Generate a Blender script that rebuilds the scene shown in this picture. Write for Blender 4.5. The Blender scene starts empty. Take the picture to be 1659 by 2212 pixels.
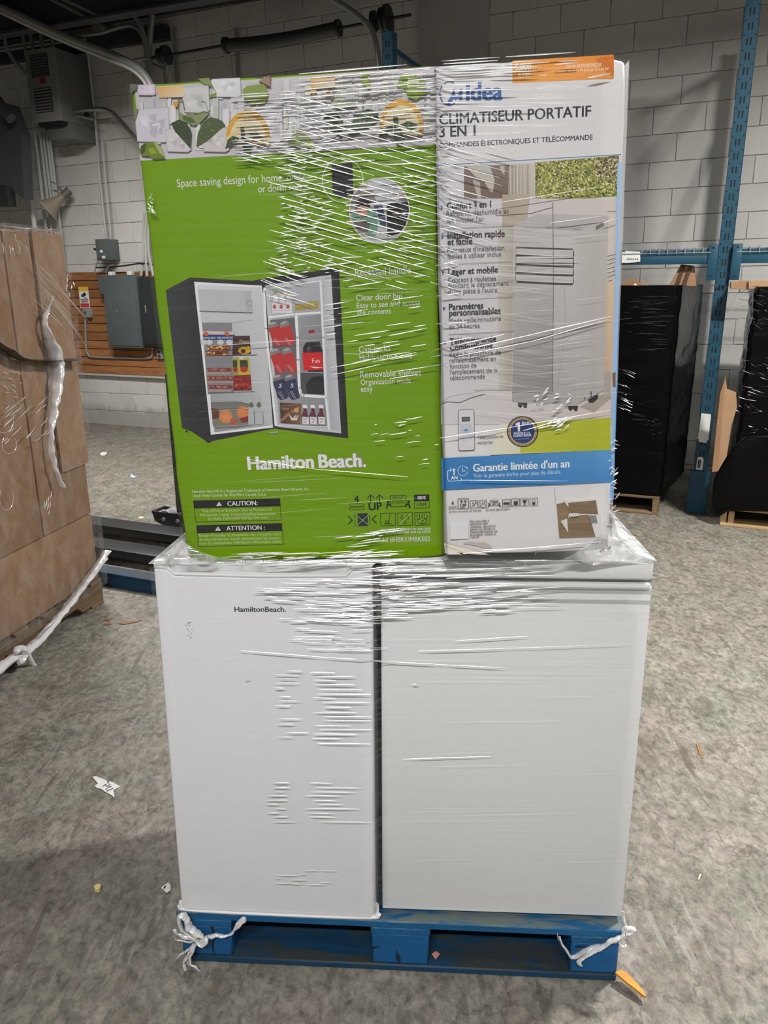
import bpy, bmesh, math, random
from mathutils import Vector, Matrix, noise

# ------------------------------------------------------------------ camera
W, H = 1659, 2212
F_PX, PITCH, ROLL, CAM_Z = 1660.7, 0.289, -0.007, 1.523
_fwd = Vector((0, math.cos(PITCH), -math.sin(PITCH)))
_up0 = Vector((0, math.sin(PITCH), math.cos(PITCH)))
_rt0 = Vector((1, 0, 0))
RT = _rt0 * math.cos(ROLL) + _up0 * math.sin(ROLL)
UP = _up0 * math.cos(ROLL) - _rt0 * math.sin(ROLL)
CAM = Vector((0, 0, CAM_Z))
scene = bpy.context.scene
COL = scene.collection
cd = bpy.data.cameras.new('camera')
cd.sensor_fit = 'VERTICAL'; cd.sensor_height = 36.0; cd.lens = F_PX / H * 36.0
cd.clip_start = 0.05; cd.clip_end = 60
cam = bpy.data.objects.new('camera', cd); COL.objects.link(cam)
m3 = Matrix((RT, UP, -_fwd)).transposed()
cam.matrix_world = Matrix.Translation(CAM) @ m3.to_4x4()
scene.camera = cam

# ------------------------------------------------------------------ light
wd = bpy.data.worlds.new('world'); scene.world = wd; wd.use_nodes = True
wd.node_tree.nodes['Background'].inputs[0].default_value = (0.85, 0.93, 1.0, 1)
wd.node_tree.nodes['Background'].inputs[1].default_value = 0.10
def lamp(name, loc, sx, sy, power, rz=0.0, spread=170, col=(1.0, 0.975, 0.935)):
    l = bpy.data.lights.new(name, 'AREA'); l.shape = 'RECTANGLE'; l.size = sx; l.size_y = sy
    l.energy = power; l.color = col; l.spread = math.radians(spread)
    o = bpy.data.objects.new(name, l); COL.objects.link(o)
    o.location = loc; o.rotation_euler = (0, 0, rz)
    return o
lamp('tube_and_fill_light', (-0.35, -1.75, 3.75), 1.8, 0.14, 190, col=(1.0, 0.985, 0.975))
lamp('tube_and_fill_light', (3.1, 0.3, 3.75), 1.4, 0.2, 50, -0.39)
lamp('tube_and_fill_light', (2.40, 2.70, 3.60), 0.45, 0.14, 215, -0.39)
lamp('tube_and_fill_light', (-2.3, 5.6, 3.5), 1.4, 0.2, 165, -0.39)
lamp('tube_and_fill_light', (5.2, 3.6, 3.65), 1.4, 0.2, 24, -0.39)  # unseen fill light, added to brighten the right side
vs = scene.view_settings
scene.display_settings.display_device = 'sRGB'
vs.view_transform = 'Standard'; vs.look = 'None'; vs.gamma = 1.0; vs.use_curve_mapping = False
vs.exposure = 0.03
try:
    cy = scene.cycles; cy.max_bounces = 6; cy.diffuse_bounces = 3; cy.glossy_bounces = 3; cy.transparent_max_bounces = 16; cy.caustics_reflective = False; cy.caustics_refractive = False
except Exception: pass
ILL = 0.78           # how bright a white printed face is lit (print colours are divided by it)

# ------------------------------------------------------------------ helpers
def ray(px, py):
    return _ray(px, py)
def _ray(px, py):
    return _fwd + RT * ((px - W / 2) / F_PX) - UP * ((py - H / 2) / F_PX)
def proj(P):
    d = Vector(P) - CAM; z = d.dot(_fwd)
    return (W / 2 + F_PX * d.dot(RT) / z, H / 2 - F_PX * d.dot(UP) / z) if z > 0.05 else (-9999, -9999)
def on_floor(px, py, z=0.0):
    d = _ray(px, py); return CAM + d * ((z - CAM_Z) / d.z)

class Frame:
    """a face of a box: x along the face, y away from the viewer, z up the face"""
    def __init__(s, o, yaw=0.0, lean=0.0, tip=0.0):
        U = Vector((math.cos(yaw), math.sin(yaw), 0)); N = Vector((math.sin(yaw), -math.cos(yaw), 0)); Z = Vector((0, 0, 1))
        V = Z * math.cos(tip) - N * math.sin(tip)
        s.U = U * math.cos(lean) + V * math.sin(lean); s.V = -U * math.sin(lean) + V * math.cos(lean)
        s.A = s.V.cross(s.U); s.A = -s.A if s.A.y < 0 else s.A
        s.o = Vector(o)
        s.M = Matrix.Translation(s.o) @ Matrix((s.U, s.A, s.V)).transposed().to_4x4()
    def L(s, px, py, out=0.0):
        d = _ray(px, py); o = s.o - s.A * out
        P = CAM + d * ((o - CAM).dot(s.A) / d.dot(s.A)) - s.o
        return (P.dot(s.U), P.dot(s.V))
    def W(s, u, v, out=0.0):
        return s.o + s.U * u + s.V * v - s.A * out
    def at(s, px, py, out=0.0):
        u, v = s.L(px, py, out); return s.W(u, v, out)

TH = math.radians(22.6)
wall = Frame((2.635 - 2.0 * 0, 6.33, 0), -TH)      # wall frame: x along the wall (s), y into the wall, z up
# the wall frame origin is the foot of the perpendicular from the camera
def WP(s, n, z): return wall.W(s, z, n)
def ws(px, py, n=0.0): return wall.L(px, py, n)    # pixel -> (s, z) on the plane n in front of the wall

class MB:
    def __init__(s): s.v = []; s.f = []
    def quad(s, a, b, c, d):
        n = len(s.v); s.v += [a, b, c, d]; s.f.append((n, n + 1, n + 2, n + 3)); return s
    def poly(s, pts):
        n = len(s.v); s.v += list(pts); s.f.append(tuple(range(n, n + len(pts)))); return s
    def box(s, x0, y0, z0, x1, y1, z1, M=None):
        n = len(s.v)
        P = [(x0, y0, z0), (x1, y0, z0), (x1, y1, z0), (x0, y1, z0), (x0, y0, z1), (x1, y0, z1), (x1, y1, z1), (x0, y1, z1)]
        if M: P = [tuple(M @ Vector(p)) for p in P]
        s.v += P
        s.f += [tuple(n + i for i in q) for q in ((0, 3, 2, 1), (4, 5, 6, 7), (0, 1, 5, 4), (1, 2, 6, 5), (2, 3, 7, 6), (3, 0, 4, 7))]
        return s
    def prism(s, pts, y0, y1):
        """outline (x,z) extruded along y"""
        k = len(pts); n = len(s.v)
        s.v += [(x, y0, z) for x, z in pts] + [(x, y1, z) for x, z in pts]
        s.f.append(tuple(n + i for i in range(k))); s.f.append(tuple(n + k + i for i in reversed(range(k))))
        for i in range(k):
            j = (i + 1) % k; s.f.append((n + i, n + k + i, n + k + j, n + j))
        return s
    def tube(s, path, r, seg=10, caps=True, flat=1.0):
        pts = [Vector(p) for p in path]; n0 = len(s.v); k = len(pts); up = None
        for i, p in enumerate(pts):
            t = (pts[min(i + 1, k - 1)] - pts[max(i - 1, 0)])
            t = t.normalized() if t.length > 1e-9 else Vector((0, 0, 1))
            if up is None:
                up = Vector((0, 0, 1)) if abs(t.z) < 0.9 else Vector((1, 0, 0))
            a = t.cross(up)
            if a.length < 1e-6: a = t.cross(Vector((0, 1, 0)))
            a.normalize(); b = a.cross(t).normalized(); up = b
            rr = r[i] if isinstance(r, (list, tuple)) else r
            for j in range(seg):
                w = 2 * math.pi * j / seg
                s.v.append(tuple(p + a * (rr * math.cos(w)) + b * (rr * flat * math.sin(w))))
        for i in range(k - 1):
            for j in range(seg):
                a0 = n0 + i * seg + j; a1 = n0 + i * seg + (j + 1) % seg
                s.f.append((a0, a1, a1 + seg, a0 + seg))
        if caps:
            s.f.append(tuple(n0 + j for j in reversed(range(seg)))); s.f.append(tuple(n0 + (k - 1) * seg + j for j in range(seg)))
        return s
    def grid(s, fn, nu, nv):
        n = len(s.v)
        for j in range(nv + 1):
            for i in range(nu + 1): s.v.append(tuple(fn(i / nu, j / nv)))
        for j in range(nv):
            for i in range(nu):
                a = n + j * (nu + 1) + i; s.f.append((a, a + 1, a + nu + 2, a + nu + 1))
        return s

def smooth_path(pts, n=6):
    P = [Vector(p) for p in pts]; out = []
    for i in range(len(P) - 1):
        p0 = P[max(i - 1, 0)]; p1 = P[i]; p2 = P[i + 1]; p3 = P[min(i + 2, len(P) - 1)]
        for k in range(n):
            t = k / n
            out.append(0.5 * ((2 * p1) + (p2 - p0) * t + (2 * p0 - 5 * p1 + 4 * p2 - p3) * t * t + (3 * p1 - p0 - 3 * p2 + p3) * t ** 3))
    out.append(P[-1]); return out

def mesh_of(name, mb, mat, bevel=0.0, segs=2, smooth=False, ang=40):
    me = bpy.data.meshes.new(name)
    me.from_pydata([tuple(v) for v in mb.v], [], mb.f)
    if bevel:
        bm = bmesh.new(); bm.from_mesh(me)
        bmesh.ops.recalc_face_normals(bm, faces=bm.faces)
        bmesh.ops.bevel(bm, geom=[e for e in bm.edges if e.is_manifold and e.calc_face_angle(0) > 0.5], offset=bevel, segments=segs, profile=0.5, affect='EDGES', clamp_overlap=True)
        bm.to_mesh(me); bm.free()
    if mat: me.materials.append(mat)
    if smooth or bevel:
        me.shade_smooth(); me.set_sharp_from_angle(angle=math.radians(ang))
    me.update(); return me
def obj(name, mb, mat, parent=None, bevel=0.0, segs=2, smooth=False, M=None, kind=None, label=None, ang=40):
    o = bpy.data.objects.new(name, mesh_of(name, mb, mat, bevel, segs, smooth, ang)); COL.objects.link(o)
    if parent: o.parent = parent
    if M is not None: o.matrix_local = M
    if kind: o['kind'] = kind
    if label: o['label'] = label
    return o
def tag(o, label, cat, group=None):
    o['label'] = label; o['category'] = cat
    if group: o['group'] = group
    return o
def thing(name, label, cat, M=None, group=None):
    o = bpy.data.objects.new(name, None); COL.objects.link(o); o.empty_display_size = 0.05
    if M is not None: o.matrix_world = M
    return tag(o, label, cat, group)

# ------------------------------------------------------------------ materials
def nt(name):
    m = bpy.data.materials.new(name); m.use_nodes = True
    t = m.node_tree; return m, t, t.nodes['Principled BSDF'], t.nodes, t.links
def plain(name, col, rough=0.5, metal=0.0, spec=0.5, var=0.0, scale=20.0, bump=0.0, bscale=60.0, stretch=(1, 1, 1), coat=0.0):
    m, t, b, N, Lk = nt(name)
    b.inputs['Base Color'].default_value = (*col, 1); b.inputs['Roughness'].default_value = rough
    b.inputs['Metallic'].default_value = metal; b.inputs['Specular IOR Level'].default_value = spec
    b.inputs['Coat Weight'].default_value = coat
    if var or bump:
        tc = N.new('ShaderNodeTexCoord'); mp = N.new('ShaderNodeMapping'); mp.inputs['Scale'].default_value = stretch
        Lk.new(tc.outputs['Object'], mp.inputs[0])
    if var:
        nz = N.new('ShaderNodeTexNoise'); nz.inputs['Scale'].default_value = scale; nz.inputs['Detail'].default_value = 5
        Lk.new(mp.outputs[0], nz.inputs['Vector'])
        cr = N.new('ShaderNodeValToRGB'); cr.color_ramp.elements[0].position = 0.3; cr.color_ramp.elements[1].position = 0.7
        cr.color_ramp.elements[0].color = tuple(c * (1 - var) for c in col) + (1,)
        cr.color_ramp.elements[1].color = tuple(min(1, c * (1 + var)) for c in col) + (1,)
        Lk.new(nz.outputs['Fac'], cr.inputs[0]); Lk.new(cr.outputs[0], b.inputs['Base Color'])
    if bump:
        n2 = N.new('ShaderNodeTexNoise'); n2.inputs['Scale'].default_value = bscale; n2.inputs['Detail'].default_value = 3
        Lk.new(mp.outputs[0], n2.inputs['Vector'])
        bp = N.new('ShaderNodeBump'); bp.inputs['Strength'].default_value = bump; bp.inputs['Distance'].default_value = 0.004
        Lk.new(n2.outputs['Fac'], bp.inputs['Height']); Lk.new(bp.outputs[0], b.inputs['Normal'])
    return m
def ramp(N, Lk, src, stops):
    cr = N.new('ShaderNodeValToRGB'); e = cr.color_ramp.elements
    while len(e) < len(stops): e.new(0.5)
    for i, (p, c) in enumerate(stops):
        e[i].position = p; e[i].color = (*c, 1) if len(c) == 3 else c
    Lk.new(src, cr.inputs[0]); return cr.outputs[0]
def mixc(N, Lk, f, a, b, mode='MIX'):
    mx = N.new('ShaderNodeMix'); mx.data_type = 'RGBA'; mx.blend_type = mode
    if isinstance(f, float): mx.inputs[0].default_value = f
    else: Lk.new(f, mx.inputs[0])
    for s, i in ((a, 6), (b, 7)):
        if isinstance(s, tuple): mx.inputs[i].default_value = (*s, 1)
        else: Lk.new(s, mx.inputs[i])
    return mx.outputs[2]
def noise_node(N, Lk, vec, scale, detail=5, rough=0.55, dist=0.0):
    n = N.new('ShaderNodeTexNoise'); n.inputs['Scale'].default_value = scale; n.inputs['Detail'].default_value = detail
    n.inputs['Roughness'].default_value = rough; n.inputs['Distortion'].default_value = dist
    Lk.new(vec, n.inputs['Vector']); return n.outputs['Fac']
def mapped(N, Lk, src, scale=(1, 1, 1), rot=(0, 0, 0), loc=(0, 0, 0)):
    mp = N.new('ShaderNodeMapping'); mp.inputs['Scale'].default_value = scale; mp.inputs['Rotation'].default_value = rot
    mp.inputs['Location'].default_value = loc
    Lk.new(src, mp.inputs[0]); return mp.outputs[0]

def floor_material():
    m, t, b, N, Lk = nt('worn_concrete')
    tc = N.new('ShaderNodeTexCoord').outputs['Object']
    c = ramp(N, Lk, noise_node(N, Lk, tc, 1.1, 5, 0.6, 0.3), [(0.32, (0.168, 0.153, 0.130)), (0.5, (0.232, 0.214, 0.186)), (0.7, (0.295, 0.276, 0.244))])
    hue = ramp(N, Lk, noise_node(N, Lk, tc, 3.3, 5, 0.65, 0.6), [(0.38, (0.198, 0.210, 0.170)), (0.52, (0.242, 0.224, 0.195)), (0.64, (0.282, 0.240, 0.222))])
    c = mixc(N, Lk, 0.55, c, hue)
    # fine speckle and worn grain
    sp = ramp(N, Lk, noise_node(N, Lk, mapped(N, Lk, tc, (1.0, 0.7, 1), (0, 0, 0.5)), 42, 9, 0.75, 0.35), [(0.34, (0.40, 0.38, 0.35)), (0.5, (0.92, 0.92, 0.91)), (0.66, (1.36, 1.34, 1.31))])
    c = mixc(N, Lk, 1.0, c, sp, 'MULTIPLY')
    bl = ramp(N, Lk, noise_node(N, Lk, mapped(N, Lk, tc, (1.0, 0.75, 1), (0, 0, -0.6)), 11, 7, 0.7, 0.5), [(0.36, (0.72, 0.70, 0.67)), (0.55, (1.05, 1.05, 1.04)), (0.7, (1.16, 1.16, 1.15))])
    c = mixc(N, Lk, 1.0, c, bl, 'MULTIPLY')
    def masked(src, lo, hi, f, seed, msc=1.3, mlo=0.5, mhi=0.6):
        mk = ramp(N, Lk, noise_node(N, Lk, mapped(N, Lk, tc, (1, 1, 1), (0, 0, 0), (seed * 5.3, seed * 2.9, 0)), msc, 3, 0.6), [(mlo, (0, 0, 0)), (mhi, (1, 1, 1))])
        return mixc(N, Lk, 1.0, mk, ramp(N, Lk, src, [(lo, (0, 0, 0)), (hi, (f, f, f))]), 'MULTIPLY')
    # sparse scratches, light and dark, in several directions
    for k, (rz, sy, sc, lo, hi, col, f, ms) in enumerate([
            (0.55, 0.09, 60, 0.665, 0.69, (0.33, 0.31, 0.28), 0.5, 1.6), (-0.85, 0.09, 56, 0.67, 0.695, (0.31, 0.29, 0.26), 0.45, 1.2),
            (1.2, 0.11, 46, 0.665, 0.69, (0.085, 0.075, 0.06), 0.45, 1.4), (-0.3, 0.12, 44, 0.67, 0.70, (0.09, 0.08, 0.065), 0.45, 1.8), (0.1, 0.10, 30, 0.66, 0.69, (0.10, 0.085, 0.065), 0.65, 2.2)]):
        wv = mixc(N, Lk, 0.025, tc, noise_color(N, Lk, tc, 3.0))
        v = mapped(N, Lk, wv, (1, sy, 1), (0, 0, rz), (k * 3.1, k * 1.7, 0))
        c = mixc(N, Lk, masked(noise_node(N, Lk, v, sc, 2, 0.4), lo, hi, f, k + 1, ms, 0.47, 0.56), c, col)
    # dark scuffs, rubber marks and spots
    for k, (rz, sy, sc, lo) in enumerate([(-0.7, 0.38, 9.5, 0.645), (0.9, 0.42, 12.0, 0.66)]):
        v = noise_node(N, Lk, mapped(N, Lk, tc, (1, sy, 1), (0, 0, rz), (k * 4.0, 1, 0)), sc, 4, 0.55, 0.3)
        c = mixc(N, Lk, ramp(N, Lk, v, [(lo, (0, 0, 0)), (lo + 0.025, (0.6, 0.6, 0.6))]), c, (0.135, 0.115, 0.085))
    v2 = noise_node(N, Lk, tc, 130, 4, 0.7)
    c = mixc(N, Lk, ramp(N, Lk, v2, [(0.60, (0, 0, 0)), (0.66, (0.6, 0.6, 0.6))]), c, (0.10, 0.09, 0.07))
    v3 = noise_node(N, Lk, tc, 16, 6, 0.75, 1.6)
    c = mixc(N, Lk, ramp(N, Lk, v3, [(0.495, (0, 0, 0)), (0.5, (0.5, 0.5, 0.5)), (0.505, (0, 0, 0))]), c, (0.12, 0.105, 0.085))
    v4 = noise_node(N, Lk, mapped(N, Lk, tc, (1, 1, 1), (0, 0, 0), (7, 3, 0)), 0.9, 7, 0.62, 0.4)
    c = mixc(N, Lk, ramp(N, Lk, v4, [(0.4975, (0, 0, 0)), (0.5, (0.75, 0.75, 0.75)), (0.5025, (0, 0, 0))]), c, (0.085, 0.075, 0.06))
    Lk.new(c, b.inputs['Base Color'])
    rg = ramp(N, Lk, noise_node(N, Lk, tc, 9, 5), [(0.35, (0.45, 0.45, 0.45)), (0.7, (0.68, 0.68, 0.68))])
    Lk.new(rg, b.inputs['Roughness']); b.inputs['Specular IOR Level'].default_value = 0.45
    bp = N.new('ShaderNodeBump'); bp.inputs['Strength'].default_value = 0.3; bp.inputs['Distance'].default_value = 0.002
    Lk.new(sp, bp.inputs['Height']); Lk.new(bp.outputs[0], b.inputs['Normal'])
    return m
def noise_color(N, Lk, vec, scale):
    n = N.new('ShaderNodeTexNoise'); n.inputs['Scale'].default_value = scale; Lk.new(vec, n.inputs['Vector']); return n.outputs['Color']
def block_material():
    m, t, b, N, Lk = nt('white_painted_block')
    tc = N.new('ShaderNodeTexCoord').outputs['Object']; oi = N.new('ShaderNodeObjectInfo')
    g = N.new('ShaderNodeNewGeometry')
    pos = g.outputs['Position']
    c = ramp(N, Lk, noise_node(N, Lk, pos, 1.4, 5, 0.6), [(0.3, (0.56, 0.55, 0.525)), (0.65, (0.66, 0.65, 0.625))])
    c = mixc(N, Lk, ramp(N, Lk, noise_node(N, Lk, pos, 5, 6, 0.7, 1.5), [(0.64, (0, 0, 0)), (0.76, (0.45, 0.45, 0.45))]), c, (0.33, 0.30, 0.255))
    r = ramp(N, Lk, oi.outputs['Random'], [(0, (0.93, 0.93, 0.93)), (1, (1.05, 1.05, 1.05))])
    c = mixc(N, Lk, 1.0, c, r, 'MULTIPLY')
    # grime creeping up from the floor
    sx = N.new('ShaderNodeSeparateXYZ'); Lk.new(pos, sx.inputs[0])
    ad = N.new('ShaderNodeMath'); ad.operation = 'MULTIPLY_ADD'; Lk.new(noise_node(N, Lk, pos, 4, 5, 0.7), ad.inputs[0]); ad.inputs[1].default_value = -0.30; Lk.new(sx.outputs['Z'], ad.inputs[2])
    c = mixc(N, Lk, ramp(N, Lk, ad.outputs[0], [(-0.0, (0.55, 0.55, 0.55)), (0.10, (0, 0, 0))]), c, (0.20, 0.18, 0.15))
    Lk.new(c, b.inputs['Base Color']); b.inputs['Roughness'].default_value = 0.55
    bp = N.new('ShaderNodeBump'); bp.inputs['Strength'].default_value = 0.5; bp.inputs['Distance'].default_value = 0.004
    Lk.new(noise_node(N, Lk, pos, 90, 4, 0.6), bp.inputs['Height']); Lk.new(bp.outputs[0], b.inputs['Normal'])
    return m
def film_material(name, fac, rough, tint=(1, 1, 1), veil=0.02, bstr=0.35, stretch=(1.5, 1.5, 60), dist=0.006, scale=1.0):
    """clear stretch film: see-through, a little milky, glossy with long fine wrinkles"""
    m, t, b, N, Lk = nt(name); N.remove(b)
    out = N['Material Output']
    tr = N.new('ShaderNodeBsdfTransparent'); tr.inputs[0].default_value = (*tint, 1)
    gl = N.new('ShaderNodeBsdfGlossy'); gl.inputs['Roughness'].default_value = rough
    df = N.new('ShaderNodeBsdfDiffuse'); df.inputs[0].default_value = (0.85, 0.86, 0.88, 1)
    tc = N.new('ShaderNodeTexCoord').outputs['Object']
    h = noise_node(N, Lk, mapped(N, Lk, tc, stretch), 2.2 * scale, 5, 0.6, 0.8)
    h2 = noise_node(N, Lk, mapped(N, Lk, tc, (1, 1, 1)), 7.0, 3, 0.5, 1.0)
    ad = N.new('ShaderNodeMath'); ad.operation = 'MULTIPLY_ADD'; Lk.new(h2, ad.inputs[0]); ad.inputs[1].default_value = 2.5; Lk.new(h, ad.inputs[2])
    bp = N.new('ShaderNodeBump'); bp.inputs['Strength'].default_value = bstr; bp.inputs['Distance'].default_value = dist
    Lk.new(ad.outputs[0], bp.inputs['Height'])
    Lk.new(bp.outputs[0], gl.inputs['Normal'])
    m1 = N.new('ShaderNodeMixShader'); m2 = N.new('ShaderNodeMixShader')
    vl = ramp(N, Lk, h, [(0.40, (veil * 0.3,) * 3), (0.70, (veil * 2.2,) * 3)])
    Lk.new(vl, m1.inputs[0]); Lk.new(tr.outputs[0], m1.inputs[1]); Lk.new(df.outputs[0], m1.inputs[2])
    fr = N.new('ShaderNodeFresnel'); fr.inputs['IOR'].default_value = 1.3
    ma = N.new('ShaderNodeMath'); ma.operation = 'MULTIPLY_ADD'; Lk.new(fr.outputs[0], ma.inputs[0]); ma.inputs[1].default_value = 0.6; ma.inputs[2].default_value = fac; ma.use_clamp = True
    Lk.new(ma.outputs[0], m2.inputs[0]); Lk.new(m1.outputs[0], m2.inputs[1]); Lk.new(gl.outputs[0], m2.inputs[2])
    Lk.new(m2.outputs[0], out.inputs[0])
    return m
def crease_material(name, fac, rough, trans):
    m, t, b, N, Lk = nt(name); N.remove(b)
    out = N['Material Output']
    tr = N.new('ShaderNodeBsdfTransparent')
    gl = N.new('ShaderNodeBsdfGlossy'); gl.inputs['Roughness'].default_value = rough
    df = N.new('ShaderNodeBsdfDiffuse'); df.inputs[0].default_value = (0.9, 0.9, 0.91, 1)
    m1 = N.new('ShaderNodeMixShader'); m1.inputs[0].default_value = trans
    m2 = N.new('ShaderNodeMixShader'); m2.inputs[0].default_value = fac
    Lk.new(df.outputs[0], m1.inputs[1]); Lk.new(tr.outputs[0], m1.inputs[2])
    Lk.new(m1.outputs[0], m2.inputs[1]); Lk.new(gl.outputs[0], m2.inputs[2]); Lk.new(m2.outputs[0], out.inputs[0])
    return m
def ink_material():
    m, t, b, N, Lk = nt('printed_ink')
    a = N.new('ShaderNodeVertexColor'); a.layer_name = 'ink'
    Lk.new(a.outputs[0], b.inputs['Base Color']); b.inputs['Roughness'].default_value = 0.38
    b.inputs['Specular IOR Level'].default_value = 0.35
    return m
def wood_material(name, a, bcol, scale=6.0, worn=None, along='x'):
    m, t, b, N, Lk = nt(name)
    tc = N.new('ShaderNodeTexCoord').outputs['Object']
    oi = N.new('ShaderNodeObjectInfo')
    va = N.new('ShaderNodeVectorMath'); va.operation = 'ADD'; Lk.new(tc, va.inputs[0])
    cm = N.new('ShaderNodeCombineXYZ'); Lk.new(oi.outputs['Random'], cm.inputs[0]); Lk.new(oi.outputs['Random'], cm.inputs[1])
    vm = N.new('ShaderNodeVectorMath'); vm.operation = 'SCALE'; vm.inputs['Scale'].default_value = 7.0; Lk.new(cm.outputs[0], vm.inputs[0]); Lk.new(vm.outputs[0], va.inputs[1])
    st = (0.12, 1, 1) if along == 'x' else (1, 1, 0.15)
    g = noise_node(N, Lk, mapped(N, Lk, va.outputs[0], st), scale * 6, 6, 0.65, 0.8)
    c = ramp(N, Lk, g, [(0.3, a), (0.7, bcol)])
    if worn:
        w = noise_node(N, Lk, mapped(N, Lk, va.outputs[0], (0.35, 1, 1)), 14, 7, 0.7, 0.5)
        ge = N.new('ShaderNodeNewGeometry'); sx = N.new('ShaderNodeSeparateXYZ'); Lk.new(ge.outputs['Normal'], sx.inputs[0])
        # upward faces are walked on: the paint is rubbed off there
        ad = N.new('ShaderNodeMath'); ad.operation = 'MULTIPLY_ADD'; Lk.new(sx.outputs['Z'], ad.inputs[0]); ad.inputs[1].default_value = 0.17; Lk.new(w, ad.inputs[2])
        c = mixc(N, Lk, ramp(N, Lk, ad.outputs[0], [(0.62, (0, 0, 0)), (0.72, (0.85, 0.85, 0.85))]), c, worn)
    rr = ramp(N, Lk, oi.outputs['Random'], [(0, (0.8, 0.8, 0.8)), (1, (1.15, 1.15, 1.15))])
    c = mixc(N, Lk, 1.0, c, rr, 'MULTIPLY')
    Lk.new(c, b.inputs['Base Color']); b.inputs['Roughness'].default_value = 0.62
    bp = N.new('ShaderNodeBump'); bp.inputs['Strength'].default_value = 0.5; bp.inputs['Distance'].default_value = 0.002
    Lk.new(g, bp.inputs['Height']); Lk.new(bp.outputs[0], b.inputs['Normal'])
    return m
M_FLOOR = floor_material(); M_BLOCK = block_material()
M_MORTAR = plain('grey_mortar', (0.36, 0.35, 0.33), 0.8, var=0.3, scale=12)
M_DECK = plain('dark_ceiling_deck', (0.035, 0.037, 0.045), 0.7, var=0.4, scale=3)
M_ENAMEL = plain('white_enamel', (0.80, 0.81, 0.835), 0.28, spec=0.4, bump=0.03, bscale=300)
M_ENAMEL2 = plain('freezer_enamel', (0.79, 0.805, 0.81), 0.3, spec=0.4, bump=0.12, bscale=900)
M_TRIM = plain('white_plastic_trim', (0.86, 0.87, 0.88), 0.22, spec=0.5)
M_GASKET = plain('grey_gasket', (0.22, 0.22, 0.23), 0.5)
M_CARD = plain('brown_cardboard', (0.30, 0.17, 0.085), 0.65, var=0.12, scale=5, bump=0.08, bscale=40)
M_CARD2 = plain('light_cardboard', (0.35, 0.21, 0.115), 0.65, var=0.1, scale=6)
M_GREEN = plain('green_printed_card', (0.180, 0.350, 0.0), 0.45, var=0.05, scale=3, spec=0.2)
M_WHITECARD = plain('white_printed_card', (0.76, 0.75, 0.76), 0.5, var=0.03, scale=4, spec=0.3)
M_INK = ink_material()
M_FILM = film_material('clear_stretch_film', 0.010, 0.12, veil=0.011, bstr=0.16)
M_FILM_LOW = film_material('taut_stretch_film', 0.010, 0.2, veil=0.03, bstr=0.14, stretch=(1.0, 1.0, 55))
M_SKIRT = film_material('bunched_film', 0.06, 0.2, veil=0.42, bstr=0.25, stretch=(9, 9, 2.0), scale=1.2)
M_CARDFILM = film_material('loose_film', 0.035, 0.10, veil=0.05, bstr=0.7, stretch=(6, 6, 3.2), dist=0.010, scale=1.3)
M_CREASE = crease_material('film_crease', 0.36, 0.24, 0.18)  # white base puts part of the glint into the colour
M_CREASE2 = crease_material('soft_film_crease', 0.07, 0.4, 0.90)
M_TIE = crease_material('twisted_film', 0.30, 0.2, 0.12)
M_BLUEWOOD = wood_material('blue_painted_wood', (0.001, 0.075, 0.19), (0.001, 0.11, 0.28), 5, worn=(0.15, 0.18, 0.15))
M_SHADEBLUE = wood_material('shade_dark_blue_wood', (0.002, 0.03, 0.065), (0.002, 0.05, 0.12), 5, worn=(0.035, 0.038, 0.03))  # darker than the paint: shade of the fork openings put into the colour
M_BLUEEND = wood_material('blue_block_wood', (0.001, 0.07, 0.20), (0.001, 0.105, 0.30), 3)
M_PALWOOD = wood_material('weathered_pallet_wood', (0.12, 0.075, 0.042), (0.23, 0.15, 0.085), 5)
M_PALWOOD2 = wood_material('fresh_pallet_wood', (0.42, 0.27, 0.13), (0.58, 0.40, 0.21), 5)
M_BOARD = wood_material('stained_board', (0.22, 0.085, 0.03), (0.42, 0.18, 0.065), 4)
M_STEELBLUE = plain('blue_rack_enamel', (0.011, 0.060, 0.100), 0.5, var=0.12, scale=8, spec=0.3)
M_BLACKHOLE = plain('dark_slot', (0.006, 0.008, 0.01), 0.9)
M_PANEL = plain('grey_panel_enamel', (0.095, 0.115, 0.118), 0.4, var=0.05, scale=5)
M_PANELD = plain('dark_panel_enamel', (0.03, 0.035, 0.038), 0.4)
M_HEATER = plain('heater_enamel', (0.22, 0.225, 0.22), 0.5, var=0.06, scale=4)
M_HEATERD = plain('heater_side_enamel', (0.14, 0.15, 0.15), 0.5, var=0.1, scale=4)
M_DUCT = plain('dark_duct_enamel', (0.05, 0.055, 0.06), 0.55, var=0.1, scale=3)
M_CONDUIT = plain('painted_conduit', (0.50, 0.50, 0.48), 0.35, spec=0.6)
M_CONDUITG = plain('grey_conduit', (0.30, 0.30, 0.29), 0.35, metal=0.3)
M_STEEL = plain('bright_steel', (0.55, 0.54, 0.52), 0.25, metal=0.9)
M_GALV = plain('zinc_wire', (0.34, 0.35, 0.35), 0.45, metal=0.4)
M_BLACK = plain('black_steel', (0.02, 0.021, 0.023), 0.45)
M_DARKSTEEL = plain('dark_grey_steel', (0.045, 0.047, 0.05), 0.4)
M_FILMBLACK = plain('black_stretch_film', (0.002, 0.002, 0.0025), 0.2, spec=0.09, bump=0.5, bscale=3.2, stretch=(2.0, 2.0, 22))
M_FILMBLACK2 = plain('loose_black_film', (0.002, 0.002, 0.0025), 0.18, spec=0.12, bump=0.6, bscale=6.0, stretch=(2.0, 2.0, 7))
M_BLACKCREASE = plain('black_film_crease', (0.03, 0.03, 0.032), 0.2, spec=1.0)
M_PAPER = plain('white_paper', (0.72, 0.72, 0.69), 0.6, var=0.05, scale=30)
M_RUBBER = plain('grey_rubber_roller', (0.30, 0.30, 0.31), 0.5)
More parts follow.
